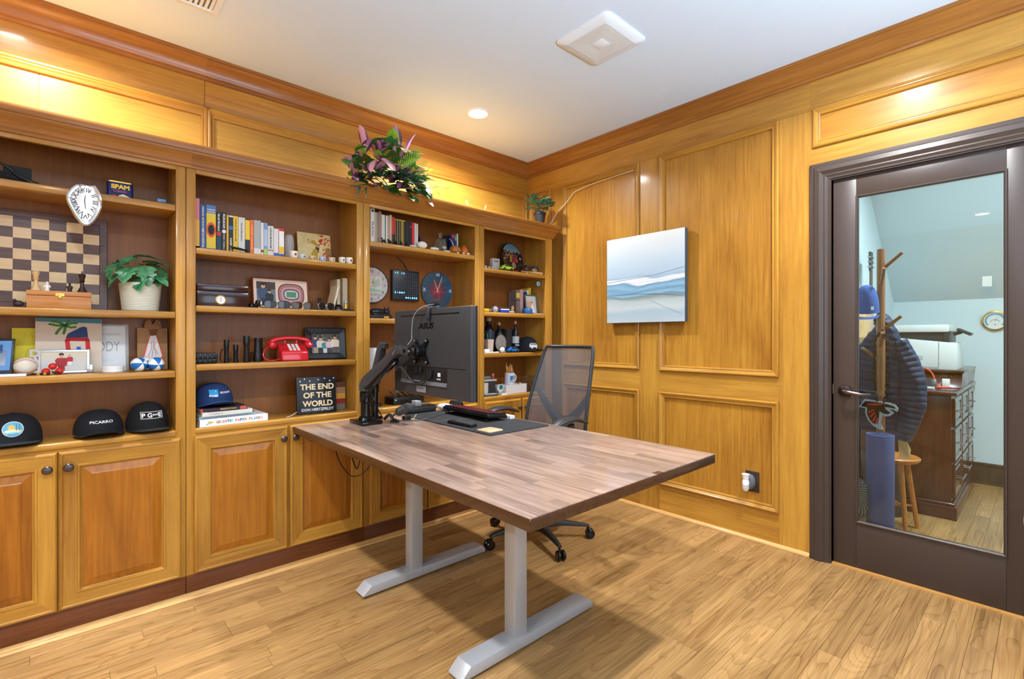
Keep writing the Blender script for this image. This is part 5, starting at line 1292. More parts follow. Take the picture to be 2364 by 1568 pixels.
def cup(label, x, y, z, r, h, col, mark):
    t = thing('sake_cup', label, 'cup', (x, y, z), 0, 'little cups in front of the gold painting')
    MB().lathe([(0.0, 0), (r * 0.7, 0), (r * 0.95, h * 0.25), (r, h * 0.6), (r * 0.96, h), (r * 0.88, h), (r * 0.88, h * 0.4), (0, h * 0.2)], n=20).build('body', C(col, 0.25), t)
    poly(t, mark, disc(0.002, h * 0.52, h * 0.17, 10), lambda a, b: (a, -math.sqrt(max(0, r * r - a * a)) - 0.0008, b), 'mark')
for (x_, r_, h_, cc, mk, lb) in ((0.899, 0.021, 0.038, (236, 226, 214), (120, 70, 60), 'cream cup with brown blossom mark before the glass ornament'), (0.945, 0.017, 0.026, (206, 212, 220), (70, 90, 120), 'low pale blue patterned cup'), (0.998, 0.019, 0.024, (206, 176, 136), (150, 96, 60), 'low tan cup beneath the hatted figure'), (1.052, 0.018, 0.024, (180, 196, 226), (90, 110, 170), 'low blue rimmed cup'), (1.105, 0.018, 0.026, (214, 196, 170), (120, 96, 70), 'low beige cup at the painting corner'), (1.163, 0.019, 0.034, (232, 226, 214), (84, 110, 84), 'cream cup with green leaf mark'), (1.206, 0.020, 0.037, (238, 226, 212), (110, 66, 54), 'cream cup with brown lettering by the stile')):
    cup(lb, x_, 2.708, Z, r_, h_, cc, mk)

# second shelf: humidor, stadium frame, sunglasses, guide books
Z = SH2[1]
t = thing('humidor_box', 'dark mahogany humidor with a round brass hygrometer', 'box', (0.573, 2.80, Z))
MAH = wood('mahogany', (40, 18, 18), (72, 34, 30), 'x', var=0.02, coat=0.6, rough=0.2)
MB().box(-0.112, 0.112, -0.075, 0.075, 0.0, 0.074).build('body', MAH, t, bevel=0.003)
MB().box(-0.112, 0.112, -0.075, 0.075, 0.0755, 0.108).build('lid', MAH, t, bevel=0.004)
g_ = MB().lathe([(0.0195, 0.0), (0.023, -0.002), (0.024, -0.005), (0.020, -0.007), (0.019, -0.004), (0.0, -0.004)], (-0.012, -0.075, 0.032), 28, 'y').build('gauge', GOLD, t)
MB().lathe([(0.0185, -0.0045), (0.0, -0.0046)], (-0.012, -0.075, 0.032), 24, 'y').build('dial', WHT, g_)
MB().box(-0.013, -0.011, -0.0802, -0.0797, 0.026, 0.046).build('hand', INK, g_)
t, f = frame('red edged stadium souvenir frame with a fan photo and seating bowl', (0.876, 2.822, Z), 0, 0.290, 0.172, 0.006, 0.010, (150, 44, 40), 8, (224, 200, 172))
poly(t, (110, 112, 116), rect(-0.125, -0.030, 0.018, 0.150), lambda a, b: f(a, b, 1), 'photo', 0.25)
poly(t, (70, 60, 54), rect(-0.125, -0.030, 0.110, 0.150), lambda a, b: f(a, b, 2))
person_print(t, lambda a, b, d: f(a, b, 3 + d), -0.092, 0.020, 0.125, (66, 84, 110), (50, 36, 30))
person_print(t, lambda a, b, d: f(a, b, 8 + d), -0.062, 0.018, 0.092, (40, 44, 52), (44, 30, 26))
for rx, rz, cc, d_ in ((0.070, 0.062, (120, 60, 66), 1), (0.064, 0.056, (176, 120, 118), 2), (0.052, 0.043, (196, 160, 156), 3), (0.042, 0.031, (110, 60, 66), 4), (0.036, 0.024, (200, 204, 200), 5)):
    pts = [(0.052 + rx * math.copysign(abs(math.cos(q)) ** 0.7, math.cos(q)), 0.086 + rz * math.copysign(abs(math.sin(q)) ** 0.7, math.sin(q))) for q in [2 * PI * i / 32 for i in range(32)]]
    poly(t, cc, pts, lambda a, b: f(a, b, d_), 'seating_ring')
poly(t, (84, 140, 108), rect(0.026, 0.078, 0.070, 0.101), lambda a, b: f(a, b, 6), 'field')
for i in range(20):
    q = 2 * PI * i / 20
    MB().tube([f(0.052 + 0.043 * math.cos(q), 0.086 + 0.033 * math.sin(q), 5), f(0.052 + 0.063 * math.cos(q), 0.086 + 0.055 * math.sin(q), 5)], 0.0008, 4).build('aisle', C((150, 92, 94), 0.6), t)
def shades(label, x, y, rz, col, lens, rim=0.0018, w=0.066):
    t = thing('sunglasses', label, 'sunglasses', (x, y, Z), rz, 'sunglasses along the shelf edge')
    for sd in (-1, 1):
        cx_ = sd * w * 0.52
        pts = [(cx_ + 0.5 * w * 0.92 * math.copysign(abs(math.cos(q)) ** 0.75, math.cos(q)), 0.0, 0.021 + 0.019 * math.copysign(abs(math.sin(q)) ** 0.75, math.sin(q))) for q in [2 * PI * i / 24 for i in range(24)]]
        MB().add([(p[0], -0.004 * (1 - ((p[0] - cx_) / (0.5 * w)) ** 2), p[2]) for p in pts] + [(cx_, -0.006, 0.021)], [(i, (i + 1) % 24, 24) for i in range(24)]).build('lens', lens, t)
        MB().tube(pts, rim, 6, closed=True).build('rim', col, t)
        MB().tube([(sd * w * 0.98, 0.001, 0.030), (sd * w * 0.98, 0.03, 0.026), (sd * w * 0.9, 0.085, 0.010), (sd * w * 0.2, 0.088, 0.004)], 0.0022, 6).build('temple', col, t)
    MB().tube([(-0.006, 0, 0.028), (0, -0.003, 0.030), (0.006, 0, 0.028)], 0.0018, 6).build('bridge', col, t)
    return t
LB = C((24, 22, 22), 0.06); LBR = C((66, 44, 24), 0.08); LGR = C((70, 74, 82), 0.06)
shades('large black sunglasses with silvery glossy lenses', 0.815, 2.705, R(2), BLKG, LGR)
shades('round brown tinted sunglasses', 0.948, 2.712, R(-5), C((90, 60, 30), 0.3), LBR, w=0.058)
shades('black sunglasses with chrome rims beside the guide books', 1.068, 2.695, R(8), CHR, LB, w=0.050)
t = thing('glass_dome', 'shiny black domed paperweight before the guide books', 'paperweight', (1.142, 2.71, Z))
MB().lathe([(0.0, 0), (0.024, 0), (0.026, 0.006), (0.024, 0.022), (0.014, 0.034), (0.0, 0.037)], n=24).build('dome', BLKG, t)
MB().lathe([(0.027, 0), (0.029, 0.002), (0.027, 0.005)], n=24).build('base_ring', SILV, t)
t = thing('wristwatch', 'black sports watch lying beside the humidor', 'watch', (0.722, 2.715, Z))
MB().tube([(0.0, 0.02 * math.cos(q), 0.016 + 0.015 * math.sin(q)) for q in [2 * PI * i / 16 for i in range(16)]], 0.0055, 6, closed=True).build('strap', BLK, t)
MB().lathe([(0.016, 0), (0.016, 0.006), (0.012, 0.009)], (0.006, -0.021, 0.018), 18, 'x').build('case', SILV, t)
t = thing('folded_goggles', 'black folded goggles at the edge of the shelf', 'goggles', (0.718, 2.765, Z))
MB().box(-0.022, 0.022, -0.012, 0.012, 0, 0.024).build('body', BLKG, t, bevel=0.008, seg=3); MB().tube([(-0.02, 0.01, 0.012), (0.0, 0.03, 0.016), (0.02, 0.01, 0.012)], 0.004, 6).build('strap', BLK, t)
t = thing('dark_totem', 'small dark carved totem standing behind the sunglasses', 'figurine', (1.068, 2.79, Z))
MB().lathe([(0.014, 0), (0.014, 0.010), (0.009, 0.016), (0.011, 0.03), (0.008, 0.036), (0.012, 0.046), (0.009, 0.056), (0.013, 0.066), (0.012, 0.072), (0.0, 0.074)], n=10).build('body', C((36, 26, 24), 0.5), t)
book('tall cream guide book by the right stile', 1.196, 1.226, Z, 0.196, (196, 180, 152), 2.775, 0.12)
book('cream guide book just behind the leaning pamphlet', 1.166, 1.186, Z, 0.188, (206, 188, 156), 2.785, 0.11)
book('cream pamphlet leaning to one side beside the guide books', 1.120, 1.132, Z, 0.150, (222, 206, 176), 2.745, 0.10, tilt=R(13))
t = thing('lighter', 'slim brass and steel lighter upright on the shelf', 'lighter', (1.205, 2.745, Z))
MB().box(-0.010, 0.010, -0.005, 0.005, 0, 0.042).build('body', GOLD, t, bevel=0.001); MB().box(-0.010, 0.010, -0.005, 0.005, 0.043, 0.060).build('cap', STEEL, t, bevel=0.001)
t = thing('cloth_pouch', 'flat black cloth pouch lying at the shelf corner', 'pouch', (1.190, 2.71, Z))
MB().prism([(-0.040, 0.0), (0.042, 0.0), (0.030, 0.006), (0.008, 0.016), (-0.006, 0.013), (-0.030, 0.005)], -0.02, 0.02, 'xz').build('cloth', C((26, 26, 30), 0.8), t, bevel=0.002)

# third shelf: case, torches, binoculars, telephone, family photo
Z = SH2[2]
t = thing('hard_case', 'small black ribbed hard equipment case on the telephone shelf', 'case', (0.505, 2.775, Z))
MB().box(-0.052, 0.046, -0.035, 0.035, 0.0, 0.022).build('bottom', BLK, t, bevel=0.006); MB().box(-0.052, 0.046, -0.035, 0.035, 0.0225, 0.050).build('lid', C((34, 36, 40), 0.4), t, bevel=0.007)
for i in range(4): MB().box(-0.040 + i * 0.020, -0.032 + i * 0.020, -0.037, -0.034, 0.006, 0.046).build('rib', BLK, t, bevel=0.001)
MB().box(0.046, 0.052, -0.012, 0.012, 0.014, 0.034).build('latch', BLK, t, bevel=0.001)
def torch(label, x, y, r, h, clip=False):
    t = thing('flashlight', label, 'flashlight', (x, y, Z))
    DK = C((38, 38, 38), 0.3, metal=0.5)
    MB().lathe([(0.0, 0), (r * 0.92, 0), (r, 0.004), (r, h * 0.18), (r * 0.86, h * 0.20), (r * 0.86, h * 0.62), (r, h * 0.66), (r * 1.04, h * 0.72), (r * 1.04, h * 0.97), (r * 0.9, h), (0, h)], n=20).build('body', DK, t)
    for i in range(7): MB().lathe([(r * 0.87, h * (0.24 + 0.05 * i)), (r * 0.93, h * (0.25 + 0.05 * i)), (r * 0.93, h * (0.262 + 0.05 * i)), (r * 0.87, h * (0.272 + 0.05 * i))], n=18).build('grip_ring', DK, t)
    if clip: MB().tube([(-r, 0, h * 0.6), (-r - 0.010, 0, h * 0.55), (-r - 0.016, 0, h * 0.3), (-r - 0.014, 0, 0.006), (-r - 0.004, 0, 0.004)], 0.003, 6, smooth=1).build('clip', BLK, t)
    return t
torch('black flashlight with a side clip next to the hard case', 0.592, 2.755, 0.0115, 0.114, True)
torch('short stubby black flashlight', 0.636, 2.768, 0.0115, 0.089)
torch('tall black flashlight beside the binoculars', 0.680, 2.745, 0.0140, 0.134)
t = thing('binoculars', 'black binoculars standing upright beside the red telephone', 'binoculars', (0.738, 2.800, Z))
for sd in (-1, 1):
    MB().lathe([(0.0, 0), (0.020, 0), (0.0215, 0.004), (0.021, 0.03), (0.0175, 0.05), (0.017, 0.09), (0.0155, 0.10), (0.0165, 0.106), (0.0165, 0.122), (0, 0.122)], (0.012 + sd * 0.010, sd * 0.025, 0), 20).build('barrel', BLK, t)
MB().box(0.0, 0.022, -0.02, 0.02, 0.05, 0.085).build('bridge', BLK, t, bevel=0.003)
MB().lathe([(0.007, 0.07), (0.007, 0.10)], (0.011, 0, 0), 12).build('focus_wheel', BLK, t)
MB().tube([(-0.015, -0.03, 0.05), (-0.045, -0.03, 0.04), (-0.052, -0.02, 0.010), (-0.03, -0.03, 0.006)], 0.004, 6, smooth=2).build('strap', BLK, t)
# red telephone
t = thing('telephone', 'glossy red push-button desk telephone with handset and cord', 'telephone', (0.912, 2.765, Z), R(-4))
RED = C((206, 34, 42), 0.16); RED.node_tree.nodes['Principled BSDF'].inputs['Coat Weight'].default_value = 0.3
MB().prism([(-0.060, 0.0), (0.075, 0.0), (0.072, 0.086), (0.055, 0.094), (0.030, 0.094), (-0.052, 0.052)], -0.069, 0.069, 'yz').build('body', RED, t, bevel=0.010, seg=3)
sl = math.atan2(0.042, 0.082)
for i in range(4):
    for j in range(3):
        k_ = MB().box(-0.0065, 0.0065, -0.005, 0.005, 0.0, 0.006).build('key', WHT, t, bevel=0.001)
        k_.matrix_local = Matrix.Translation((-0.020 + 0.020 * j, -0.042 + 0.0165 * i, 0.0575 + 0.0165 * i * math.tan(sl))) @ Matrix.Rotation(sl, 4, 'X')
        put_text(MB(), '123456789*0#'[(3 - i) * 3 + j], None, 0.006, lambda a, b: (a, b, 0.0064)).build('digit', INK, k_, smooth=False, recalc=False)
for sd in (-0.03, 0.03): MB().box(sd - 0.005, sd + 0.005, 0.034, 0.048, 0.090, 0.108).build('cradle_prong', RED, t, bevel=0.003)
hs_ = [(-0.100, 0.045, 0.098), (-0.085, 0.045, 0.112), (-0.04, 0.045, 0.121), (0.0, 0.045, 0.123), (0.04, 0.045, 0.121), (0.085, 0.045, 0.112), (0.100, 0.045, 0.098)]
hd = MB().tube(hs_, [0.013, 0.013, 0.011, 0.011, 0.011, 0.013, 0.013], 12, smooth=1).build('handset', RED, t)
for sd in (-1, 1):
    MB().lathe([(0.0, -0.030), (0.020, -0.030), (0.026, -0.022), (0.026, -0.008), (0.018, 0.004), (0.0, 0.010)], (0, 0, 0), 20, X=Matrix.Translation((sd * 0.090, 0.040, 0.098)) @ Matrix.Rotation(sd * R(-18), 4, 'Y') @ Matrix.Rotation(R(20), 4, 'X')).build('ear_cup', RED, hd)
MB().tube([(-0.100, 0.03, 0.078), (-0.125, 0.01, 0.072), (-0.148, -0.01, 0.050), (-0.150, -0.02, 0.020), (-0.128, -0.03, 0.004), (-0.10, -0.035, 0.004), (-0.070, -0.03, 0.012)], 0.0035, 8, smooth=2).build('cord', RED, t)
# family photo
t, f = frame('wide black frame with a group photo of five people', (1.117, 2.815, Z), R(-8), 0.222, 0.180, 0.033, 0.014, (30, 32, 36), 9, (96, 92, 88), prof=[(0, -0.014), (0, 0.004), (0.004, 0.006), (0.026, 0.0), (0.033, -0.003)], rough=0.35)
poly(t, (66, 68, 60), rect(-0.078, 0.078, 0.075, 0.147), lambda a, b: f(a, b, 1))
rr_ = random.Random(8)
for i in range(40): poly(t, rr_.choice(((150, 148, 140), (96, 104, 84), (120, 116, 108))), disc(rr_.uniform(-0.074, 0.074), rr_.uniform(0.095, 0.144), 0.004, 6), lambda a, b: f(a, b, 2), 'foliage_dab')
for k_, (x_, s_, sh_, tr_) in enumerate(((-0.058, 0.104, (34, 60, 120), (170, 150, 120)), (-0.030, 0.098, (214, 206, 180), (40, 40, 44)), (-0.006, 0.080, (44, 140, 140), (206, 202, 196)), (0.018, 0.090, (206, 180, 190), (54, 52, 56)), (0.050, 0.106, (220, 210, 184), (90, 84, 78)))):
    person_print(t, lambda a, b, d: f(a, b, 3 + 4 * k_ + d), x_, 0.034, s_, sh_, trousers=tr_)

# counter: stacked books with navy visor, cover book, small book pile
Z = 0.776
t = flat_book('thick white book spine reading GIGANTIC PAPER PLANES at the bottom of the stack', (0.464, 2.668, Z), R(3), 0.300, 0.215, 0.034, (236, 238, 240))
hues = [(222, 84, 60), (40, 120, 170), (226, 170, 50), (222, 84, 60), (222, 84, 60), (44, 60, 96), (40, 150, 160), (60, 180, 190), None, (232, 110, 80), (222, 84, 60), (44, 60, 120), (50, 160, 190), (226, 120, 60), None, (232, 110, 80), (60, 180, 160), (60, 120, 190), (40, 140, 110), (226, 90, 60), (190, 180, 160)]
s_ = 'GIGANTIC PAPER PLANES'; x_ = 0.066
for ch, hc in zip(s_, hues):
    wd = {'I': 0.0048, ' ': 0.008}.get(ch, 0.0108)
    if hc: lettering(t, ch, C(hc, 0.6), lambda a, b: (x_ + wd / 2 + a, -0.0010, 0.018 + b), width=wd * 0.84, height=0.013, bold=0.03)
    x_ += wd
poly(t, (200, 186, 130), [(0.030, 0.010), (0.042, 0.012), (0.060, 0.020), (0.046, 0.024), (0.036, 0.027)], lambda a, b: (a, -0.0010, b), 'plane_print'); poly(t, (110, 170, 210), [(0.022, 0.006), (0.034, 0.010), (0.036, 0.018), (0.030, 0.015)], lambda a, b: (a, -0.0009, b), 'plane_print')
flat_book('pale book lying open-edged under the YOSEMITE book with a bright blue corner', (0.464, 2.690, Z + 0.0345), R(3), 0.250, 0.190, 0.012, (150, 170, 180), top=[(0.75, 0.99, 0.1, 0.98, (60, 120, 190)), (0.86, 0.99, 0.0, 0.4, (226, 120, 60))])
flat_book('white hardback spine reading YOSEMITE in the stack', (0.474, 2.672, Z + 0.047), R(3), 0.218, 0.180, 0.020, (216, 214, 208), txt=[('YOSEMITE', 0.26, 0.062, 0.008, (176, 170, 160))], top=[(0.1, 0.9, 0.0, 0.9, (90, 90, 96)), (0.5, 0.8, 0.0, 0.2, (226, 226, 226))])
flat_book('dark purple book directly beneath the navy cap', (0.470, 2.682, Z + 0.068), R(2), 0.200, 0.165, 0.016, (50, 32, 48), bands=[(0.0, 0.04, (200, 60, 50)), (0.84, 0.98, (196, 90, 70))], txt=[('MEDITATION', 0.58, 0.07, 0.008, (206, 186, 96))], top=[(0.55, 0.85, 0.2, 0.7, (40, 34, 34))])
t, f = cap('navy visor cap lettered GAS SURVEY resting on stacked books', (0.545, 2.795, Z + 0.0845), R(6), (24, 50, 96), (40, 84, 146), a=0.084, b=0.086, c=0.100, brim=0.045, sag=0.030, button=False)
curved(t, (30, 140, 196), lambda a, b: f(a, b), -0.022, 0.067, 0.018, 0.017, 'logo', True)
poly(t, (240, 240, 240), [(-0.020, 0.050), (-0.010, 0.050), (-0.014, 0.080)], lambda a, b: f(a, b, 0.0024), 'logo')
lettering(t, 'PG&E', C((240, 240, 240), 0.6), lambda a, b: f(-0.024 + a, 0.055 + b, 0.003), width=0.034, height=0.009, bold=0.02)
lettering(t, 'GAS SURVEY', C((240, 240, 240), 0.6), lambda a, b: f(0.030 + a, 0.068 + b), width=0.052, height=0.0095, bold=0.02)
# the black cover book
t = thing('display_book', 'black square book standing face out with cream title lettering', 'book', (1.030, 2.725, Z), R(-6))
X = Matrix.Rotation(R(-7), 4, 'X')
MB().box(-0.104, 0.104, 0.0, 0.004, 0.0, 0.200, X=X).box(-0.104, 0.104, 0.020, 0.024, 0.0, 0.200, X=X).box(-0.104, -0.100, 0.004, 0.020, 0.0, 0.200, X=X).build('cover', C((20, 22, 26), 0.4), t, bevel=0.001)
MB().box(-0.100, 0.101, 0.004, 0.020, 0.003, 0.197, X=X).build('pages', PAGE, t, smooth=False)
f = lambda a, b, d=0: tuple(X @ Vector((a, -0.0006 - 0.0003 * d, b)))
for s_, zz, wd in (('THE END', 0.146, 0.180), ('OF THE', 0.100, 0.150), ('WORLD', 0.054, 0.160)): lettering(t, s_, C((236, 214, 168), 0.6), lambda a, b: f(0.004 + a, zz + b), width=wd, height=0.032, bold=0.03)
lettering(t, 'DON HERTZFELDT', C((226, 232, 236), 0.6), lambda a, b: f(0.004 + a, 0.021 + b), width=0.170, height=0.015, bold=0.02)
for a_, b_ in ((-0.085, 0.178), (-0.062, 0.190), (-0.035, 0.178), (0.01, 0.184), (0.044, 0.190), (0.072, 0.176), (0.094, 0.190)):
    poly(t, (206, 214, 220), [(a_ + (0.006 if i % 2 == 0 else 0.0025) * math.cos(PI * i / 5 + 0.3), b_ + (0.006 if i % 2 == 0 else 0.0025) * math.sin(PI * i / 5 + 0.3)) for i in range(10)], f, 'star')
z_ = Z
for k_, (th_, cc, lb) in enumerate(((0.036, (120, 110, 100), 'grey book at the bottom of the hidden pile'), (0.026, (150, 40, 40), 'red book second in the hidden pile'), (0.034, (206, 150, 60), 'orange book in the hidden pile behind the black book'), (0.034, (160, 120, 90), 'tan book in the hidden pile'), (0.030, (96, 60, 44), 'brown book topmost of the hidden pile'))):
    flat_book(lb, (1.100, 2.785, z_), R(2), 0.118, 0.10, th_, cc); z_ += th_ + 0.0004
tag(MB().tube([(0.86, 2.70, Z + 0.0022), (0.885, 2.71, Z + 0.004), (0.905, 2.715, Z + 0.014), (0.925, 2.735, Z + 0.018), (0.95, 2.79, Z + 0.01), (1.0, 2.83, Z + 0.0025)], 0.002, 6, smooth=2).build('charging_cable', WHT), 'white charging cable beside the black display book', 'cable')

# ================================================================== third unit
Z = SH3[0]
# slim volumes
def sb(label, x0, x1, h, col, bands=(), txt=None, tilt=0.0, y0=2.72): return book(label, x0, x1, Z, h, col, y0, 0.12, bands, txt, tilt=tilt)
t = sb('tall white paperback lettered PLATO', 1.342, 1.370, 0.205, (220, 214, 204), (), [('PLATO', 0.40, 0.42, K_, 0.42)])
poly(t, (30, 30, 30), disc(0, 0.190, 0.007), lambda a, b: (a, -0.001, b), 'spine_disc')
x_ = 1.372
for (wd, hh, cc, lb) in ((0.010, 0.186, (190, 180, 164), 'thin beige paperback beside the PLATO volume'), (0.012, 0.186, (150, 128, 108), 'thin brown paperback third from the stile'), (0.019, 0.196, (150, 122, 106), 'taupe hardback among the slim paperbacks'), (0.010, 0.180, (214, 206, 196), 'thin cream paperback after the taupe hardback'), (0.011, 0.178, (222, 216, 206), 'off-white slim paperback near the thin green one'), (0.008, 0.178, (110, 140, 120), 'very thin green paperback'), (0.010, 0.178, (226, 220, 206), 'ivory slim paperback beside the green one'), (0.012, 0.177, (176, 146, 140), 'dusty pink slim paperback'), (0.018, 0.186, (196, 160, 128), 'tan upright folder board')):
    sb(lb, x_, x_ + wd, hh, cc); x_ += wd + 0.0003
sb('red topped black paperback in the slim row', 1.484, 1.504, 0.175, (34, 32, 34), [(0.4, 1.0, (190, 44, 40))])
x_ = 1.505
for k_, (wd, cc, st_) in enumerate(((0.013, (28, 26, 24), (206, 170, 60)), (0.014, (24, 24, 24), (196, 190, 176)), (0.013, (34, 30, 26), (210, 180, 70)), (0.012, (196, 156, 60), (40, 36, 30)), (0.018, (22, 22, 22), (206, 180, 60)))):
    t = sb('black and gold paperback, %s of the matching run' % ('first', 'second', 'third', 'fourth and mostly gold', 'fifth and widest')[k_], x_, x_ + wd, 0.166, cc, [(0.965, 1.0, (214, 180, 60))])
    MB().box(-wd * 0.35, -wd * 0.20, -0.0014, 0.0, 0.01, 0.158).build('spine_stripe', C(st_, 0.5), t, smooth=False)
    x_ += wd + 0.0004
sb('thick black paperback with white lettering', 1.577, 1.604, 0.166, (22, 22, 24), (), None)
sb('black paperback with small red mark', 1.605, 1.622, 0.163, (26, 26, 28), [(0.78, 0.84, (190, 40, 40))])
sb('bright red paperback among the black ones', 1.623, 1.641, 0.164, (196, 34, 48))
sb('pale grey paperback after the red one', 1.642, 1.656, 0.162, (200, 190, 180))
sb('last pale paperback before the leaning maroon book', 1.657, 1.669, 0.160, (214, 206, 196))
sb('maroon paperback leaning against the row', 1.725, 1.745, 0.130, (70, 24, 28), (), None, tilt=R(-24), y0=2.74)
for k_, x_ in enumerate((1.415, 1.455, 1.495, 1.532, 1.570)):
    t = thing('iron_animal', 'small black iron animal figurine ' + ('by the taupe hardback', 'second in its row', 'before the red topped book', 'before the gold striped books', 'last in its row')[k_], 'figurine', (x_, 2.695, Z), R(15 * k_), 'iron animals on the shelf edge')
    MB().sphere((0, 0, 0.016), (0.014, 0.007, 0.008), 12, 8).build('body', BLKG, t); MB().sphere((-0.013, 0, 0.024 + 0.004 * (k_ == 0)), (0.006, 0.005, 0.006), 10, 6).build('head', BLKG, t)
    for sx_ in (-0.009, 0.009):
        for sy_ in (-0.004, 0.004): MB().tube([(sx_, sy_, 0.013), (sx_, sy_, 0.0)], 0.002, 5).build('leg', BLKG, t)
def stone(label, x, y, r, col=(226, 220, 212)):
    q = MB().sphere((0, 0, 0), r, 16, 10); rg = random.Random(label)
    q.v = [(a * (1 + 0.05 * math.sin(9 * b * 40)), b, c) for a, b, c in q.v]
    return tag(q.build('pebble', C(col, 0.7, noise=0.1, nscale=120), loc=(x, y, Z + r[2])), label, 'stone', 'stones on the shelf edge')
stone('flat white stone before the black paperbacks', 1.615, 2.69, (0.026, 0.014, 0.007))
stone('large rounded white stone before the maroon book', 1.686, 2.70, (0.036, 0.022, 0.024))
stone('flat oval white stone left of the flask', 1.775, 2.69, (0.034, 0.016, 0.010))
stone('thin white stone slab under the flask', 1.868, 2.685, (0.030, 0.010, 0.005))
stone('tiny white stone under the round gourd', 1.955, 2.683, (0.010, 0.007, 0.004)); stone('tiny white stone between the gourds', 2.003, 2.683, (0.008, 0.006, 0.006)); stone('small white stone under the narrow gourd', 2.042, 2.683, (0.014, 0.008, 0.007))
t = thing('glass_flask', 'clear empty glass flask bottle with stopper', 'bottle', (1.875, 2.775, Z))
GL2 = C((190, 172, 150), 0.04, alpha=0.16)
MB().lathe([(0.0, 0), (0.046, 0), (0.049, 0.006), (0.046, 0.05), (0.032, 0.092), (0.013, 0.105), (0.011, 0.118), (0.014, 0.122)], n=24).build('body', GL2, t)
MB().lathe([(0.010, 0.112), (0.010, 0.124), (0.015, 0.130), (0.012, 0.142), (0.0, 0.146)], n=14).build('stopper', GL2, t)
poly(t, (176, 164, 150), disc(0, 0.035, 0.018, 20, 0.010), lambda a, b: (a, -0.050, b), 'embossed_label')
t = thing('mate_gourd', 'round polished gourd cup with a metal straw', 'gourd', (1.960, 2.724, Z))
GRD = C((170, 110, 50), 0.25, noise=0.12, nscale=40)
MB().lathe([(0.0, 0), (0.022, 0.0), (0.040, 0.014), (0.043, 0.028), (0.036, 0.044), (0.022, 0.054), (0.018, 0.052), (0.0, 0.046)], n=24).build('cup', GRD, t)
MB().tube([(0.0, 0, 0.03), (-0.02, 0, 0.075), (-0.036, 0, 0.094), (-0.046, 0, 0.100)], 0.0032, 8, smooth=1).build('straw', C((196, 170, 130), 0.3, metal=0.6), t)
t = thing('mate_gourd', 'narrow orange lacquered gourd with a pointed top', 'gourd', (2.036, 2.724, Z))
MB().lathe([(0.0, 0), (0.018, 0.0), (0.031, 0.012), (0.033, 0.030), (0.024, 0.050), (0.014, 0.058), (0.010, 0.068), (0.0, 0.070)], n=24).build('cup', C((190, 96, 30), 0.2), t)
book('blue language paperback with pink top in the shelf corner', 1.985, 2.012, Z, 0.150, (36, 48, 120), 2.80, 0.10, [(0.85, 1, (190, 60, 100))])
book('green banded blue paperback in the shelf corner', 2.013, 2.030, Z, 0.150, (40, 56, 130), 2.80, 0.10, [(0.75, 0.95, (110, 170, 90))])
book('white backed paperback at the end of the shelf corner', 2.031, 2.044, Z, 0.162, (222, 214, 200), 2.80, 0.10)
t = thing('black_canister', 'black lidded canister behind the flask', 'canister', (1.952, 2.845, Z))
MB().lathe([(0.0, 0), (0.030, 0), (0.030, 0.09)], n=20).build('body', BLK, t); MB().lathe([(0.032, 0.09), (0.032, 0.118), (0.028, 0.122), (0, 0.122)], n=20).build('lid', BLK, t)

# second shelf: clocks hung on the back panel, cat
t = thing('state_flag_clock', 'round wall clock with a bear flag picture half hidden by the stile', 'clock', (1.434, YB - 0.001, 1.530))
MB().lathe([(0.113, 0.0), (0.117, -0.012), (0.116, -0.022), (0.113, -0.024), (0.111, -0.016), (0.0, -0.016)], n=48, axis='y').build('case', C((70, 66, 66), 0.4), t)
MB().lathe([(0.1105, -0.0165), (0.0, -0.0166)], n=48, axis='y').build('dial', C((196, 186, 182), 0.5), t)
fD = lambda d: (lambda a, b: (a, -0.0168 - 0.0003 * d, b))
poly(t, (206, 204, 196), rect(-0.07, 0.066, -0.080, 0.056), fD(0), 'flag_print'); poly(t, (150, 190, 160), [(-0.07, -0.012), (0.0, -0.022), (0.09, -0.036), (0.10, -0.042), (-0.07, -0.042)], fD(1), 'flag_print'); poly(t, (170, 186, 172), [(0.0, 0.0), (0.02, 0.03), (0.05, 0.045), (0.06, 0.0), (0.02, -0.015)], fD(1), 'flag_print')
lettering(t, 'CALIFORNIA REPUBLIC', C((120, 112, 108), 0.6), lambda a, b: fD(2)(a, -0.060 + b), width=0.150, height=0.018, bold=0.0)
for k_ in range(12):
    an = PI / 2 - 2 * PI * (k_ + 1) / 12
    lettering(t, str(k_ + 1), INK, lambda a, b, an=an: fD(3)(0.088 * math.cos(an) + a, 0.088 * math.sin(an) + b), height=0.017, name='numeral', bold=0.0)
    poly(t, (40, 38, 38), [(0.104 * math.cos(an - 0.015), 0.104 * math.sin(an - 0.015)), (0.111 * math.cos(an - 0.015), 0.111 * math.sin(an - 0.015)), (0.111 * math.cos(an + 0.015), 0.111 * math.sin(an + 0.015)), (0.104 * math.cos(an + 0.015), 0.104 * math.sin(an + 0.015))], fD(3), 'tick')
for an, ln, wd in ((R(66), 0.080, 0.003), (R(75), 0.050, 0.004)): poly(t, (212, 176, 96), [(wd * math.sin(an), -wd * math.cos(an)), (ln * math.cos(an), ln * math.sin(an)), (-wd * math.sin(an), wd * math.cos(an))], fD(5), 'hand', 0.3)
MB().lathe([(0.006, -0.017), (0.006, -0.021), (0, -0.022)], n=12, axis='y').build('hub', GOLD, t)
t = thing('word_clock', 'black square word clock with glowing blue letters', 'clock', (1.672, YB - 0.001, 1.540))
MB().box(-0.1, 0.1, -0.030, 0.0, -0.1, 0.1).build('case', C((24, 32, 42), 0.35), t, bevel=0.004)
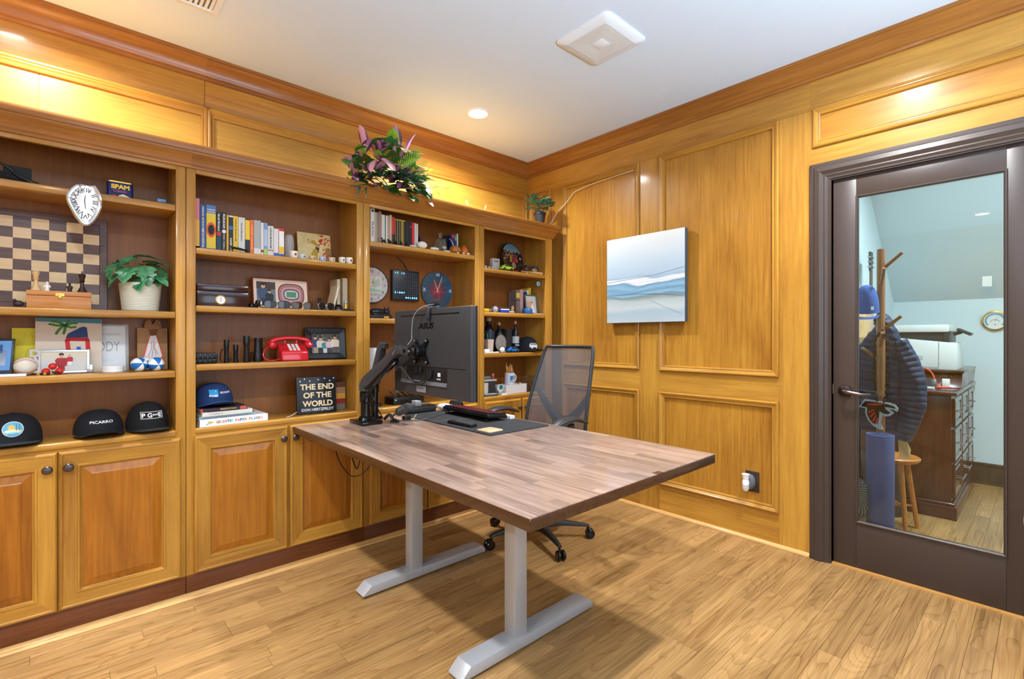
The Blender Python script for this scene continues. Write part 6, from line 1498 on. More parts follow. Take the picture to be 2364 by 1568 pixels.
rows = ['ITLISASTHMA', 'ACQUARTERDC', 'TWENTYFIVEX', 'THIRTYFTENO', 'MINUTESETOU', 'PASTORUFOUR', 'SEVENXTWELVE'[:11], 'NINEFIVECTWO', 'EIGHTFELEVEN', 'SIXTHREEONEG', 'TENSEZOCLOCK']
lit = {(0, 0), (0, 1), (0, 3), (0, 4)} | {(8, i) for i in range(5)} | {(10, i) for i in range(5, 11)}
rows = [(r_ + 'XXXX')[:11] for r_ in rows]; rows[10] = 'TENSEOCLOCK'
DIM = C((86, 104, 118), 0.6); LIT = M('led_blue', (170, 232, 255), 0.4, emis=5.0, ecol=(90, 200, 255))
for i in range(11):
    mbd = MB()
    for j in range(11):
        cx_, cz_ = -0.080 + 0.016 * j, 0.080 - 0.016 * i
        tgt = MB() if (i, j) in lit else mbd
        put_text(tgt, rows[i][j], None, 0.0092 if (i, j) not in lit else 0.0105, lambda a, b: (cx_ + a, -0.0304, cz_ + b), bold=0.02)
        if (i, j) in lit: tgt.build('lit_letter', LIT, t, smooth=False, recalc=False)
    tag(mbd.build('letter_row', DIM, t, smooth=False, recalc=False), kind='stuff')
tag(MB().tube([(1.70, 2.895, 1.632), (1.685, 2.90, 1.67), (1.655, 2.90, 1.70), (1.615, 2.90, 1.7325)], 0.0025, 6, smooth=2).build('clock_cable', C((40, 28, 20), 0.6)), 'dark cable rising from the word clock to the shelf above', 'cable')
t = thing('map_clock', 'round blue glass clock with red city map lines and roman numerals', 'clock', (1.930, YB - 0.001, 1.528))
MB().lathe([(0.128, 0.0), (0.130, -0.010), (0.1295, -0.012), (0.0, -0.012)], n=56, axis='y').build('disc', C((44, 76, 98), 0.15, noise=0.25, nscale=14), t)
fD = lambda d: (lambda a, b: (a, -0.0124 - 0.0003 * d, b))
for rr_, cc in ((0.070, (84, 60, 84)), (0.050, (120, 50, 66)), (0.030, (160, 44, 56))): poly(t, cc, disc(0, -0.005, rr_, 24), fD(1 if rr_ > 0.06 else 2 if rr_ > 0.04 else 3), 'map_glow', 0.2)
rg = random.Random(12); 
for i in range(34):
    an = rg.uniform(0, 2 * PI); r0 = rg.uniform(0.0, 0.03); pts = []
    for k_ in range(6):
        r1 = r0 + k_ * rg.uniform(0.016, 0.021); an += rg.uniform(-0.16, 0.16)
        if r1 < 0.126: pts.append(fD(5)(r1 * math.cos(an), r1 * math.sin(an) - (0.004 if k_ == 0 else 0)))
    if len(pts) > 1: MB().tube(pts, 0.0005, 4).build('map_line', C((150, 96, 108) if i % 3 == 0 else (92, 128, 148), 0.4), t)
for s_, an in (('XII', 90), ('III', 0), ('VI', -90), ('IX', 180)): lettering(t, s_, C((214, 216, 220), 0.4), lambda a, b: fD(7)(0.108 * math.cos(R(an)) + a, 0.108 * math.sin(R(an)) + b), height=0.020, rot=R(an - 90) if an != -90 else PI * 0, name='numeral')
for an, ln in ((R(68), 0.100), (R(112), 0.074)): poly(t, (222, 214, 186), [(-0.018 * math.cos(an) - 0.002 * math.sin(an), -0.018 * math.sin(an) + 0.002 * math.cos(an)), (-0.018 * math.cos(an) + 0.002 * math.sin(an), -0.018 * math.sin(an) - 0.002 * math.cos(an)), (ln * math.cos(an) + 0.0016 * math.sin(an), ln * math.sin(an) - 0.0016 * math.cos(an)), (ln * math.cos(an) - 0.0016 * math.sin(an), ln * math.sin(an) + 0.0016 * math.cos(an))], fD(9 if an < 1.5 else 10), 'hand', 0.3)
Z = SH3[1]
t = thing('cat_sculpture', 'glossy black curled cat sculpture on a plinth with gold plate', 'sculpture', (1.425, 2.765, Z))
MB().box(-0.075, 0.068, -0.030, 0.030, 0, 0.020).build('plinth', BLK, t, bevel=0.002)
CATM = C((30, 32, 38), 0.12)
MB().sphere((-0.018, 0, 0.042), (0.052, 0.027, 0.024), 20, 12).build('body', CATM, t)
hd = MB().sphere((0.042, -0.006, 0.044), (0.022, 0.019, 0.019), 16, 10).build('head', CATM, t)
for sx_ in (0.032, 0.058): MB().lathe([(0.009, 0), (0.0, 0.020)], (sx_, 0.0, 0.058), 8).build('ear', CATM, hd)
MB().tube([(-0.065, -0.01, 0.035), (-0.05, -0.026, 0.026), (0.0, -0.030, 0.025), (0.03, -0.028, 0.026)], 0.006, 8, smooth=2).build('tail', CATM, t)
MB().tube([(0.01, -0.02, 0.027), (0.035, -0.027, 0.025), (0.06, -0.022, 0.025)], 0.007, 8, smooth=1).build('paw', CATM, t)
MB().box(0.012, 0.046, -0.0315, -0.029, 0.004, 0.015).build('name_plate', C((196, 150, 50), 0.4), t)
t = thing('white_ornament', 'small round white ornament behind the monitor top', 'ornament', (1.70, 2.78, Z))
MB().sphere((0, 0, 0.020), (0.030, 0.02, 0.020), 14, 8).build('body', C((200, 200, 196), 0.4), t)
# counter of the third unit
Z = 0.776
t = thing('network_box', 'black router with a green light among cables on the counter', 'router', (1.60, 2.79, Z))
MB().box(-0.10, 0.12, -0.06, 0.06, 0, 0.045).build('body', BLK, t, bevel=0.004); MB().sphere((-0.085, -0.061, 0.03), 0.003, 8, 6).build('indicator_light', M('led_green', (90, 230, 150), 0.4, emis=3.0), t)
for i in range(4): MB().tube([(-0.06 + 0.04 * i, 0.0, 0.046), (-0.12 + 0.03 * i, -0.03, 0.095), (-0.10 + 0.05 * i, -0.05, 0.06), (-0.02 + 0.04 * i, -0.07, 0.004), (0.06 + 0.03 * i, -0.08, 0.004)], 0.003, 6, smooth=2).build('cable', BLK, t)
t = thing('tablet_stand', 'white tablet on a stand at the edge of the third unit', 'tablet', (1.392, 2.80, Z), R(-14))
X = Matrix.Rotation(R(-8), 4, 'X')
MB().box(-0.045, 0.045, 0, 0.008, 0.16, 0.36, X=X).build('tablet', C((226, 228, 232), 0.3), t, bevel=0.003); MB().tube([(0, 0.03, 0.0), (0, 0.035, 0.19)], 0.008, 8).build('post', BLK, t); MB().box(-0.06, 0.06, -0.02, 0.08, 0, 0.01).build('foot', BLK, t, bevel=0.002)

# ================================================================== fourth unit
Z = SH4[0]
t = thing('crystal_award', 'small crystal award block with silver emblem', 'award', (2.335, 2.745, Z))
MB().box(-0.034, 0.034, -0.016, 0.016, 0, 0.088).build('block', C((220, 220, 222), 0.05, alpha=0.45), t, bevel=0.002); MB().box(-0.022, 0.022, -0.0005, 0.0005, 0.02, 0.055).build('inner_card', C((150, 140, 130), 0.5), t); MB().box(-0.020, 0.020, -0.017, -0.0165, 0.062, 0.070).build('emblem', C((70, 66, 66), 0.5), t)
t = thing('crystal_pebbles', 'little heap of clear crystal pieces at the shelf end', 'crystals', (2.240, 2.715, Z))
for i in range(6): MB().sphere((-0.04 + 0.016 * i, 0.006 * (-1) ** i, 0.007), (0.009, 0.008, 0.007 + 0.006 * (i == 1)), 6, 4).build('crystal', C((210, 212, 216), 0.05, alpha=0.6), t, smooth=False)
t = thing('picture_disc', 'round picture disc printed with a colourful crowd pattern', 'record', (2.600, 2.815, Z))
X = Matrix.Rotation(R(-11), 4, 'X') @ Matrix.Rotation(R(8), 4, 'Z')
MB().lathe([(0.0, 0.002), (0.127, 0.002), (0.128, 0.0), (0.127, -0.002), (0.0, -0.002)], (0, 0, 0.128), 56, 'y', X=X).build('disc', C((40, 30, 28), 0.25), t)
f = lambda a, b, d=0: tuple(X @ Vector((a, -0.0024 - 0.0003 * d, 0.128 + b)))
poly(t, (96, 140, 158), [(0.122 * math.cos(q), 0.122 * math.sin(q)) for q in [R(28 + 124 * i / 14) for i in range(15)]], f, 'sky_print', 0.3)
rg = random.Random(2)
for i in range(110):
    q, r_ = rg.uniform(0, 2 * PI), 0.118 * math.sqrt(rg.random()); a_, b_ = r_ * math.cos(q), r_ * math.sin(q)
    if b_ > 0.075 or b_ < -0.10: continue
    cc = rg.choice(((170, 130, 104), (120, 84, 66), (60, 40, 34), (196, 160, 130), (90, 60, 50), (70, 60, 56))) if b_ > -0.02 else rg.choice(((50, 40, 38), (70, 50, 44), (90, 70, 60)))
    poly(t, cc, disc(a_, b_, rg.uniform(0.006, 0.011), 7), lambda a, b: f(a, b, 1 + i % 4), 'crowd_dab', 0.4)
for a_, cc in ((-0.030, (196, 150, 40)), (-0.008, (180, 40, 44)), (0.018, (150, 70, 90)), (0.040, (180, 60, 50))):
    poly(t, cc, [(a_ - 0.007, -0.030), (a_ + 0.006, -0.032), (a_ + 0.009, 0.006), (a_ + 0.003, 0.022), (a_ - 0.006, 0.020), (a_ - 0.009, -0.002)], lambda a, b: f(a, b, 6), 'figure_dab', 0.4)
    poly(t, (190, 150, 124), disc(a_ - 0.001, 0.028, 0.0055, 10), lambda a, b: f(a, b, 7), 'figure_dab', 0.4)
poly(t, (150, 120, 90), disc(-0.002, -0.055, 0.026, 24), lambda a, b: f(a, b, 8), 'drum_print', 0.4); poly(t, (140, 30, 34), rect(-0.03, 0.05, -0.108, -0.092), lambda a, b: f(a, b, 8), 'flower_dab', 0.5)
def toy_car(label, loc, rz, col, L_=0.062, z0=0.0, name='toy_car'):
    t = thing(name, label, 'toy car', loc, rz); s = L_ / 0.06
    MB().prism([(p[0] * s, p[1] * s) for p in ((-0.030, 0.005), (0.030, 0.005), (0.031, 0.013), (0.018, 0.016), (0.010, 0.024), (-0.014, 0.025), (-0.024, 0.016), (-0.031, 0.014))], -0.013 * s, 0.013 * s, 'xz').build('body', C(col, 0.2), t, bevel=0.002 * s)
    MB().prism([(p[0] * s, p[1] * s) for p in ((0.008, 0.0165), (0.0155, 0.0165), (0.0085, 0.0235), (-0.012, 0.0238), (-0.020, 0.0165))], -0.0133 * s, 0.0133 * s, 'xz').build('window', C((30, 34, 40), 0.1), t)
    for sx_ in (-0.019, 0.019):
        for sy_ in (-1, 1): MB().lathe([(0.0, -0.003 * s), (0.006 * s, -0.003 * s), (0.006 * s, 0.003 * s), (0.0, 0.003 * s)], (sx_ * s, sy_ * 0.0115 * s, 0.006 * s), 14, 'y').build('wheel', BLK, t)
    return t
toy_car('lime green toy sports car on the picture disc shelf', (2.405, 2.698, Z), R(-4), (160, 206, 40), 0.105)
def vinyl(label, x, cap_col, skin, body):
    t = thing('vinyl_figure', label, 'figure', (x, 2.755, Z), 0, 'vinyl baseball figures')
    MB().lathe([(0.0, 0), (0.010, 0), (0.011, 0.012), (0.008, 0.022), (0, 0.024)], n=14).build('body', C(body, 0.35), t)
    for sd in (-1, 1): MB().tube([(0.005 * sd, 0, 0.010), (0.007 * sd, -0.002, 0.0)], 0.0045, 8).build('leg', C(body, 0.35), t)
    hd = MB().sphere((0, 0, 0.044), (0.027, 0.022, 0.023), 18, 12).build('head', C(skin, 0.35), t)
    for sd in (-1, 1): MB().sphere((0.010 * sd, -0.0205, 0.042), (0.004, 0.0025, 0.004), 8, 6).build('eye', INK, hd)
    MB().lathe([(0.0275, 0.050), (0.026, 0.062), (0.016, 0.070), (0.0, 0.072)], n=18).build('cap', C(cap_col, 0.4), t)
    MB().prism(disc(0, -0.022, 0.020, 16, 0.014), 0.050, 0.0525, 'xy').build('cap_brim', C(cap_col, 0.4), t)
vinyl('vinyl figure with brown face and dark cap behind the bat', 2.672, (40, 34, 40), (110, 76, 60), (206, 206, 206))
vinyl('vinyl figure with light face and navy cap behind the bat', 2.756, (40, 60, 86), (214, 176, 140), (226, 224, 220))
t = thing('mini_baseball_bat', 'small pale wooden baseball bat lying along the shelf edge', 'bat', (2.685, 2.700, Z))
MB().lathe([(0.0, -0.125), (0.006, -0.124), (0.006, -0.120), (0.0035, -0.115), (0.004, -0.04), (0.010, 0.05), (0.0115, 0.09), (0.0105, 0.102), (0.0, 0.106)], (0, 0, 0.0118), 18, 'x').build('bat', wood('ash_bat', (206, 166, 104), (226, 192, 134), 'x', var=0.01), t)
t = thing('eye_amulet', 'round blue glass eye amulet hanging under the shelf', 'amulet', (2.770, 2.730, 1.6215))
MB().tube([(0, 0, 0.0205), (0, 0, 0.036)], 0.0008, 4).build('cord', INK, t)
for rr_, cc, yy in ((0.021, (30, 70, 120), 0.0), (0.0195, (130, 190, 214), -0.004), (0.010, (226, 236, 240), -0.005), (0.0065, (20, 34, 60), -0.006)): MB().lathe([(rr_, 0), (rr_ * 0.98, yy - 0.001), (0, yy - 0.0015)], n=22, axis='y').build('ring', C(cc, 0.12), t)
Z = SH4[1]
t = thing('battery_tube', 'yellow and silver tube lying at the shelf edge', 'tube', (2.226, 2.705, Z))
MB().lathe([(0.012, -0.04), (0.012, 0.012)], (0, 0, 0.0125), 16, 'x').build('body', C((226, 180, 40), 0.35), t); MB().lathe([(0.0122, 0.012), (0.0122, 0.036), (0.008, 0.040)], (0, 0, 0.0125), 16, 'x').build('cap', C((120, 122, 128), 0.3, metal=0.4), t)
t = thing('crystal_ball', 'small clear glass sphere on the photo frame shelf', 'glass ball', (2.310, 2.715, Z))
MB().sphere((0, 0, 0.024), 0.023, 20, 14).build('sphere', C((220, 218, 214), 0.05, alpha=0.55), t); MB().lathe([(0.014, 0), (0.012, 0.004)], n=16).build('ring_stand', SILV, t)
t = thing('blue_box', 'small bright blue and white carton on the shelf edge', 'box', (2.388, 2.702, Z), R(-3))
MB().box(-0.040, 0.040, -0.012, 0.012, 0, 0.028).build('carton', C((30, 70, 190), 0.4), t, bevel=0.001); MB().box(-0.040, 0.040, -0.0125, -0.0118, 0.020, 0.0275).build('white_band', WHT, t)
t = thing('silver_tool', 'short silver cylinder lying beside the blue carton', 'tool', (2.462, 2.702, Z))
MB().lathe([(0.008, -0.030), (0.008, 0.02), (0.006, 0.026)], (0, 0, 0.008), 14, 'x').build('cylinder', C((206, 206, 210), 0.3, metal=0.5), t)
z_ = Z
for k_, (cc, th_, lb) in enumerate((((70, 60, 56), 0.022, 'grey book lying flat, lowest of two on the photo frame shelf'), ((96, 88, 82), 0.022, 'lighter grey book lying flat on top of another'))):
    flat_book(lb, (2.40, 2.775, z_), 0, 0.13, 0.09, th_, cc); z_ += th_ + 0.0005
t = thing('desk_fan_toy', 'dark metal miniature tool stand with a tan wooden handle', 'ornament', (2.535, 2.735, Z))
MB().lathe([(0.022, 0), (0.020, 0.006), (0.006, 0.010), (0.005, 0.10), (0.009, 0.104), (0, 0.108)], n=14).build('stand', C((60, 50, 46), 0.4), t); MB().tube([(-0.045, 0, 0.100), (0.045, 0, 0.103)], 0.004, 8).build('crossbar', C((60, 50, 46), 0.4), t)
MB().prism([(-0.052, 0.0), (-0.035, 0.0), (-0.020, 0.040), (-0.030, 0.060), (-0.042, 0.055), (-0.046, 0.030)], -0.006, 0.006, 'xz').build('handle', C((196, 156, 84), 0.5), t, bevel=0.003)
t = thing('wooden_die', 'tan spotted block standing against the side panel', 'block', (2.210, 2.79, Z))
MB().box(-0.018, 0.018, -0.018, 0.018, 0, 0.060).build('block', C((150, 112, 66), 0.6), t, bevel=0.002)
for i in range(3): MB().lathe([(0.004, 0), (0.0, -0.001)], (0.004 * (-1) ** i, -0.018, 0.014 + 0.016 * i), 8, 'y').build('spot', C((90, 60, 34), 0.6), t)
t = thing('pepper_bottle', 'slim dark bottle behind the glass sphere', 'bottle', (2.345, 2.77, Z))
MB().lathe([(0, 0), (0.012, 0), (0.012, 0.036), (0.006, 0.046), (0.006, 0.066), (0, 0.067)], n=14).build('body', C((50, 40, 40), 0.3), t)
t = book('grey hardback with a yellow title panel turned towards the corner', 2.60, 2.64, Z, 0.185, (128, 112, 106), 2.80, 0.095, [(0.70, 0.90, (206, 190, 80))])
book('dark teal hardback in the corner of the photo frame shelf', 2.680, 2.716, Z, 0.178, (26, 50, 66), 2.80, 0.095); book('white magazine spine next to the teal hardback', 2.718, 2.738, Z, 0.198, (214, 208, 200), 2.80, 0.095); book('yellow bordered magazine at the end of the corner row', 2.740, 2.762, Z, 0.215, (226, 184, 40), 2.80, 0.095)
book('pale pink hardback beside the grey hardback', 2.642, 2.678, Z, 0.195, (196, 150, 140), 2.80, 0.095)
t, f = frame('grey framed wedding photo on the corner shelf', (2.732, 2.755, Z), R(-8), 0.120, 0.158, 0.012, 0.010, (84, 88, 96), 8, (206, 200, 190))
poly(t, (206, 170, 130), [(-0.046, 0.06), (0.0, 0.05), (0.02, 0.075), (0.0, 0.10), (-0.046, 0.105)], lambda a, b: f(a, b, 1)); poly(t, (240, 238, 236), [(-0.012, 0.014), (0.03, 0.014), (0.02, 0.06), (0.008, 0.09), (-0.002, 0.06)], lambda a, b: f(a, b, 2)); poly(t, (160, 116, 90), disc(0.008, 0.098, 0.008, 12), lambda a, b: f(a, b, 3)); poly(t, (196, 160, 120), rect(-0.046, -0.010, 0.03, 0.06), lambda a, b: f(a, b, 1))
t = thing('blue_tin', 'round glossy blue pot at the shelf edge before the wedding photo', 'pot', (2.640, 2.715, Z))
MB().lathe([(0, 0), (0.034, 0), (0.040, 0.010), (0.040, 0.030), (0.036, 0.042), (0.022, 0.046), (0, 0.047)], n=26).build('pot', C((40, 104, 170), 0.2), t); MB().sphere((0, 0, 0.049), (0.007, 0.007, 0.004), 10, 6).build('lid_knob', C((90, 140, 190), 0.3), t)
tag(bx('loose_papers', C((226, 206, 196), 0.8), 2.69, 2.78, 2.675, 2.70, Z, Z + 0.004, bevel=0.001, rz=0), 'thin loose papers lying below the wedding photo', 'papers')
Z = SH4[2]
def bottle(label, x, y, r, h, col, neck=0.011, cork=True, label_col=None, txt=None):
    t = thing('bottle', label, 'bottle', (x, y, Z), 0, 'dark bottles on the corner shelf')
    MB().lathe([(0, 0), (r * 0.95, 0), (r, 0.006), (r, h * 0.58), (r * 0.85, h * 0.66), (neck * 1.2, h * 0.78), (neck, h * 0.82), (neck, h * 0.90), (0, h * 0.90)], n=24).build('glass', C(col, 0.3), t)
    if cork: MB().lathe([(neck * 1.15, h * 0.90), (neck * 1.15, h), (0, h)], n=16).build('stopper', C((206, 156, 120), 0.5), t)
    if label_col:
        for (z0_, z1_, cc) in label_col: MB().lathe([(r + 0.0006, z0_ * h), (r + 0.0006, z1_ * h)], n=24).build('label_band', C(cc, 0.5), t)
    if txt:
        for (s, zz, hh, wd) in txt: lettering(t, s, WHT, lambda a, b: (a, -math.sqrt(max(0, r * r - a * a)) - 0.0016, zz * h + b), width=wd, height=hh)
    return t
bottle('wide black flask with a blue band and stubby cork', 2.366, 2.852, 0.046, 0.262, (22, 24, 30), 0.018, label_col=[(0.30, 0.62, (40, 46, 70))])
bottle('plain black bottle with a copper stopper behind the award', 2.456, 2.838, 0.037, 0.228, (20, 20, 22), 0.012)
bottle('slim black bottle with a white sail logo', 2.592, 2.80, 0.029, 0.240, (24, 24, 26), 0.010, label_col=[(0.28, 0.50, (180, 186, 190))], txt=[('PG&E', 0.22, 0.012, 0.04)])
t = thing('tumbler', 'tall black tumbler with white print between the bottles', 'tumbler', (2.535, 2.830, Z))
MB().lathe([(0, 0), (0.034, 0), (0.040, 0.17), (0.041, 0.172), (0.041, 0.178), (0, 0.178)], n=26).build('body', C((40, 40, 42), 0.4), t)
t = thing('pen_cup', 'pale patterned pen cup full of pens on the bottle shelf', 'pen cup', (2.278, 2.745, Z))
MB().lathe([(0, 0), (0.030, 0), (0.036, 0.098), (0.033, 0.098), (0.028, 0.01), (0, 0.01)], n=4, X=Matrix.Rotation(R(40), 4, 'Z')).build('cup', C((206, 190, 176), 0.5, noise=0.1, nscale=60), t, smooth=False)
for i, (cc, dx_, hh) in enumerate((((34, 160, 80), -0.03, 0.14), ((30, 30, 32), -0.015, 0.15), ((20, 110, 90), 0.012, 0.15), ((26, 26, 28), 0.02, 0.14), ((200, 60, 60), 0.026, 0.135), ((60, 60, 64), 0.0, 0.148))):
    MB().tube([(dx_ * 0.3, 0.004 * (i - 3), 0.015), (dx_, 0.006 * (i - 3), hh)], 0.0035, 6).build('pen', C(cc, 0.35), t)
t = thing('glass_award', 'oval clear glass award engraved with faint lines', 'award', (2.385, 2.735, Z))
MB().prism([(q[0], q[1] + 0.070) for q in disc(0, 0, 0.052, 30, 0.062)], -0.004, 0.004, 'xz').build('plaque', C((214, 206, 196), 0.05, alpha=0.28), t, bevel=0.001); MB().box(-0.035, 0.035, -0.014, 0.014, 0, 0.010).build('base', C((214, 206, 196), 0.1, alpha=0.5), t)
for zz in (0.10, 0.085, 0.07, 0.055, 0.04): MB().box(-0.025, 0.025, -0.0048, -0.0044, zz, zz + 0.003).build('engraved_line', C((150, 140, 130), 0.6), t)
tag(MB().sphere((0, 0, 0), 0.0205, 20, 14).build('golf_ball', C((232, 232, 230), 0.35, bump=0.5, nscale=500), loc=(2.362, 2.695, Z + 0.0207)), 'white golf ball in front of the glass award', 'ball')
toy_car('bright blue toy truck before the slim black bottle', (2.470, 2.700, Z), R(-5), (24, 110, 190), 0.098, name='toy_truck')
t, f = cap('dark cap with a white van drawing on the bottle shelf', (2.706, 2.790, Z), R(-6), (22, 26, 36), a=0.082, c=0.106, sag=0.016)
curved(t, (222, 222, 218), lambda a, b: f(a, b, 0.0018), 0.0, 0.046, 0.040, 0.011, 'van_print', True, m=8)
curved(t, (222, 222, 218), lambda a, b: f(a, b, 0.0018), -0.002, 0.062, 0.031, 0.006, 'van_print', True, m=8)
for a_ in (-0.022, 0.022): curved(t, (222, 222, 218), lambda a, b: f(a, b, 0.002), a_, 0.034, 0.008, 0.008, 'van_print')
for a_ in (-0.022, -0.008, 0.006, 0.020): curved(t, (40, 44, 54), lambda a, b: f(a, b, 0.0026), a_, 0.060, 0.0052, 0.0045, 'van_print', True, m=2)
tag(bx('white_box', WHT, 2.19, 2.235, 2.685, 2.72, Z, Z + 0.028, bevel=0.002), 'small white carton at the bottle shelf edge', 'box')
tag(bx('white_box', WHT, 2.180, 2.205, 2.745, 2.78, Z, Z + 0.105, bevel=0.002), 'tall narrow white carton against the side panel', 'box')
t = thing('pen', 'white pen lying along the bottle shelf edge', 'pen', (2.265, 2.682, Z)); MB().lathe([(0.0, -0.05), (0.003, -0.045), (0.0042, -0.03), (0.0042, 0.05), (0, 0.052)], (0, 0, 0.0043), 10, 'x').build('barrel', WHT, t); MB().tube([(0.01, -0.0, 0.0088), (0.05, -0.0, 0.0088)], 0.001, 5).build('clip', SILV, t)
# counter of the fourth unit
Z = 0.776
t = thing('card_stand', 'black stand with a speckled panel holding a grey tray', 'stand', (2.275, 2.775, Z))
MB().box(-0.062, 0.058, -0.035, 0.035, 0, 0.100).build('body', C((44, 46, 50), 0.5), t, bevel=0.003); MB().box(-0.062, -0.010, -0.0375, -0.034, 0.010, 0.092).build('speckled_panel', C((196, 186, 178), 0.6, noise=0.2, nscale=80), t); MB().box(-0.065, 0.066, -0.045, 0.045, 0.101, 0.114).build('tray', C((176, 178, 180), 0.35), t, bevel=0.003)
MB().box(-0.06, 0.05, 0.0, 0.04, 0.115, 0.135).build('tray_back', C((120, 122, 126), 0.35), t, bevel=0.003)
t = thing('bobble_figure', 'tiny red shirted toy figure on the grey tray', 'figure', (2.322, 2.752, Z + 0.1145)); MB().lathe([(0, 0), (0.008, 0), (0.009, 0.016), (0.005, 0.024)], n=12).build('body', C((190, 40, 40), 0.4), t); hd = MB().sphere((0, 0, 0.034), (0.011, 0.010, 0.012), 12, 8).build('head', C((206, 150, 116), 0.4), t); MB().lathe([(0.0112, 0.037), (0.008, 0.046), (0, 0.048)], n=12).build('hair', C((80, 50, 36), 0.5), hd)
t = thing('calculator', 'flat grey desk calculator on the counter edge', 'calculator', (2.245, 2.700, Z), R(-3)); MB().box(-0.06, 0.062, -0.026, 0.030, 0, 0.014).build('body', C((70, 74, 78), 0.4), t, bevel=0.003); MB().box(-0.05, 0.055, 0.010, 0.026, 0.0142, 0.018).build('display', C((150, 158, 160), 0.2), t)
for i in range(6): MB().box(-0.05 + 0.018 * i, -0.036 + 0.018 * i, -0.020, 0.0, 0.0142, 0.0165).build('key', C((190, 192, 196), 0.4), t)
z_ = Z
t = thing('paper_block', 'thick white block of papers under the mug', 'papers', (2.515, 2.765, Z), R(4))
for i in range(9): MB().box(-0.115 + 0.002 * (i % 3), 0.115 - 0.002 * ((i + 1) % 3), -0.058 + 0.0015 * (i % 2), 0.06, i * 0.0072, (i + 1) * 0.0072 - 0.0004).build('pad', C((232, 232, 232), 0.7) if i % 2 else C((222, 222, 224), 0.7), t, smooth=False)
t = thing('mug', 'white mug with blue sail logo full of pencils', 'mug', (2.490, 2.755, Z + 0.065))
MB().lathe([(0, 0), (0.036, 0), (0.038, 0.004), (0.038, 0.088), (0.035, 0.088), (0.035, 0.008), (0, 0.008)], n=30).build('body', C((214, 216, 222), 0.25), t)
MB().tube([(0.036, 0, 0.074), (0.056, 0, 0.072), (0.066, 0, 0.052), (0.060, 0, 0.026), (0.044, 0, 0.016), (0.036, 0, 0.016)], 0.0055, 8, smooth=1).build('handle', C((214, 216, 222), 0.25), t)
fm_ = lambda a, b, e=0.0008: (a, -math.sqrt(max(0, 0.038 ** 2 - a * a)) - e, b)
poly(t, (24, 110, 180), [(a_, 0.032) for a_ in (-0.022, -0.014, -0.007, 0, 0.007)] + [(a_, 0.066) for a_ in (0.007, 0, -0.007, -0.014, -0.022)], fm_, 'logo'); poly(t, (226, 228, 232), [(-0.004, 0.022), (0.005, 0.022), (0.001, 0.062)], lambda a, b: fm_(a, b, 0.0014), 'logo')
lettering(t, 'PG&E', C((60, 110, 160), 0.5), lambda a, b: fm_(-0.006 + a, 0.022 + b), width=0.036, height=0.010)
for i, (dx_, dy_, hh, cc) in enumerate(((-0.034, 0.0, 0.145, (206, 140, 60)), (-0.022, 0.01, 0.165, (216, 140, 50)), (-0.012, -0.008, 0.140, (222, 150, 50)), (-0.028, -0.01, 0.135, (196, 130, 56)), (0.002, -0.014, 0.112, (30, 80, 190)), (0.016, 0.01, 0.155, (200, 130, 60)), (0.022, 0.0, 0.150, (226, 180, 130)), (0.022, -0.012, 0.112, (110, 186, 120)), (0.030, 0.005, 0.125, (170, 50, 50)))):
    p_ = MB().tube([(dx_ * 0.4, dy_, 0.012), (dx_, dy_, hh - 0.014)], 0.0038, 6).build('pencil', C(cc, 0.45), t)
    MB().tube([(dx_, dy_, hh - 0.014), (dx_ * 1.06, dy_, hh)], [0.0036, 0.0006], 6).build('pencil_tip', C((222, 186, 146), 0.5), p_)
t = thing('clothespin_clip', 'small cream clip lying on the paper block', 'clip', (2.565, 2.722, Z + 0.0655)); MB().sphere((0, 0, 0.006), (0.010, 0.006, 0.006), 10, 6).build('bead', C((226, 200, 160), 0.4), t); MB().sphere((-0.014, 0, 0.005), (0.006, 0.005, 0.005), 10, 6).build('end', C((110, 60, 40), 0.4), t)
t = thing('tape_dispenser', 'white and teal tape dispenser behind the papers', 'tape dispenser', (2.375, 2.735, Z)); MB().lathe([(0.0, -0.008), (0.030, -0.008), (0.030, 0.008), (0.0, 0.008)], (0, 0, 0.045), 24, 'y').build('roll', C((206, 208, 206), 0.35), t); MB().lathe([(0.0, -0.009), (0.018, -0.009), (0.018, 0.009), (0, 0.009)], (0.004, 0, 0.052), 20, 'y').build('core', C((20, 120, 120), 0.35), t); MB().box(-0.02, 0.02, -0.012, 0.012, 0, 0.018).build('foot', C((170, 172, 170), 0.4), t, bevel=0.003)
t = thing('eraser', 'white eraser block at the counter edge', 'eraser', (2.370, 2.685, Z)); MB().box(-0.022, 0.022, -0.007, 0.007, 0, 0.009).build('rubber', WHT, t, bevel=0.003); MB().box(-0.012, 0.022, -0.0073, 0.0073, -0.0001 + 0.0002, 0.0093).build('sleeve', C((226, 226, 230), 0.5), t)
t = thing('wire_basket', 'dark wire basket in the counter corner behind the chair', 'basket', (2.700, 2.80, Z))
for i in range(6): MB().tube([(-0.08, -0.06, 0.01 + 0.02 * i), (0.08, -0.06, 0.01 + 0.02 * i), (0.08, 0.06, 0.01 + 0.02 * i), (-0.08, 0.06, 0.01 + 0.02 * i)], 0.0015, 5, closed=True).build('wire', C((70, 54, 50), 0.4), t)
for i in range(9): MB().tube([(-0.08 + 0.02 * i, -0.06, 0.0), (-0.08 + 0.02 * i, -0.06, 0.115)], 0.0015, 5).build('wire', C((70, 54, 50), 0.4), t)
MB().box(-0.08, 0.08, -0.06, 0.06, 0, 0.003).build('bottom', C((70, 54, 50), 0.4), t)

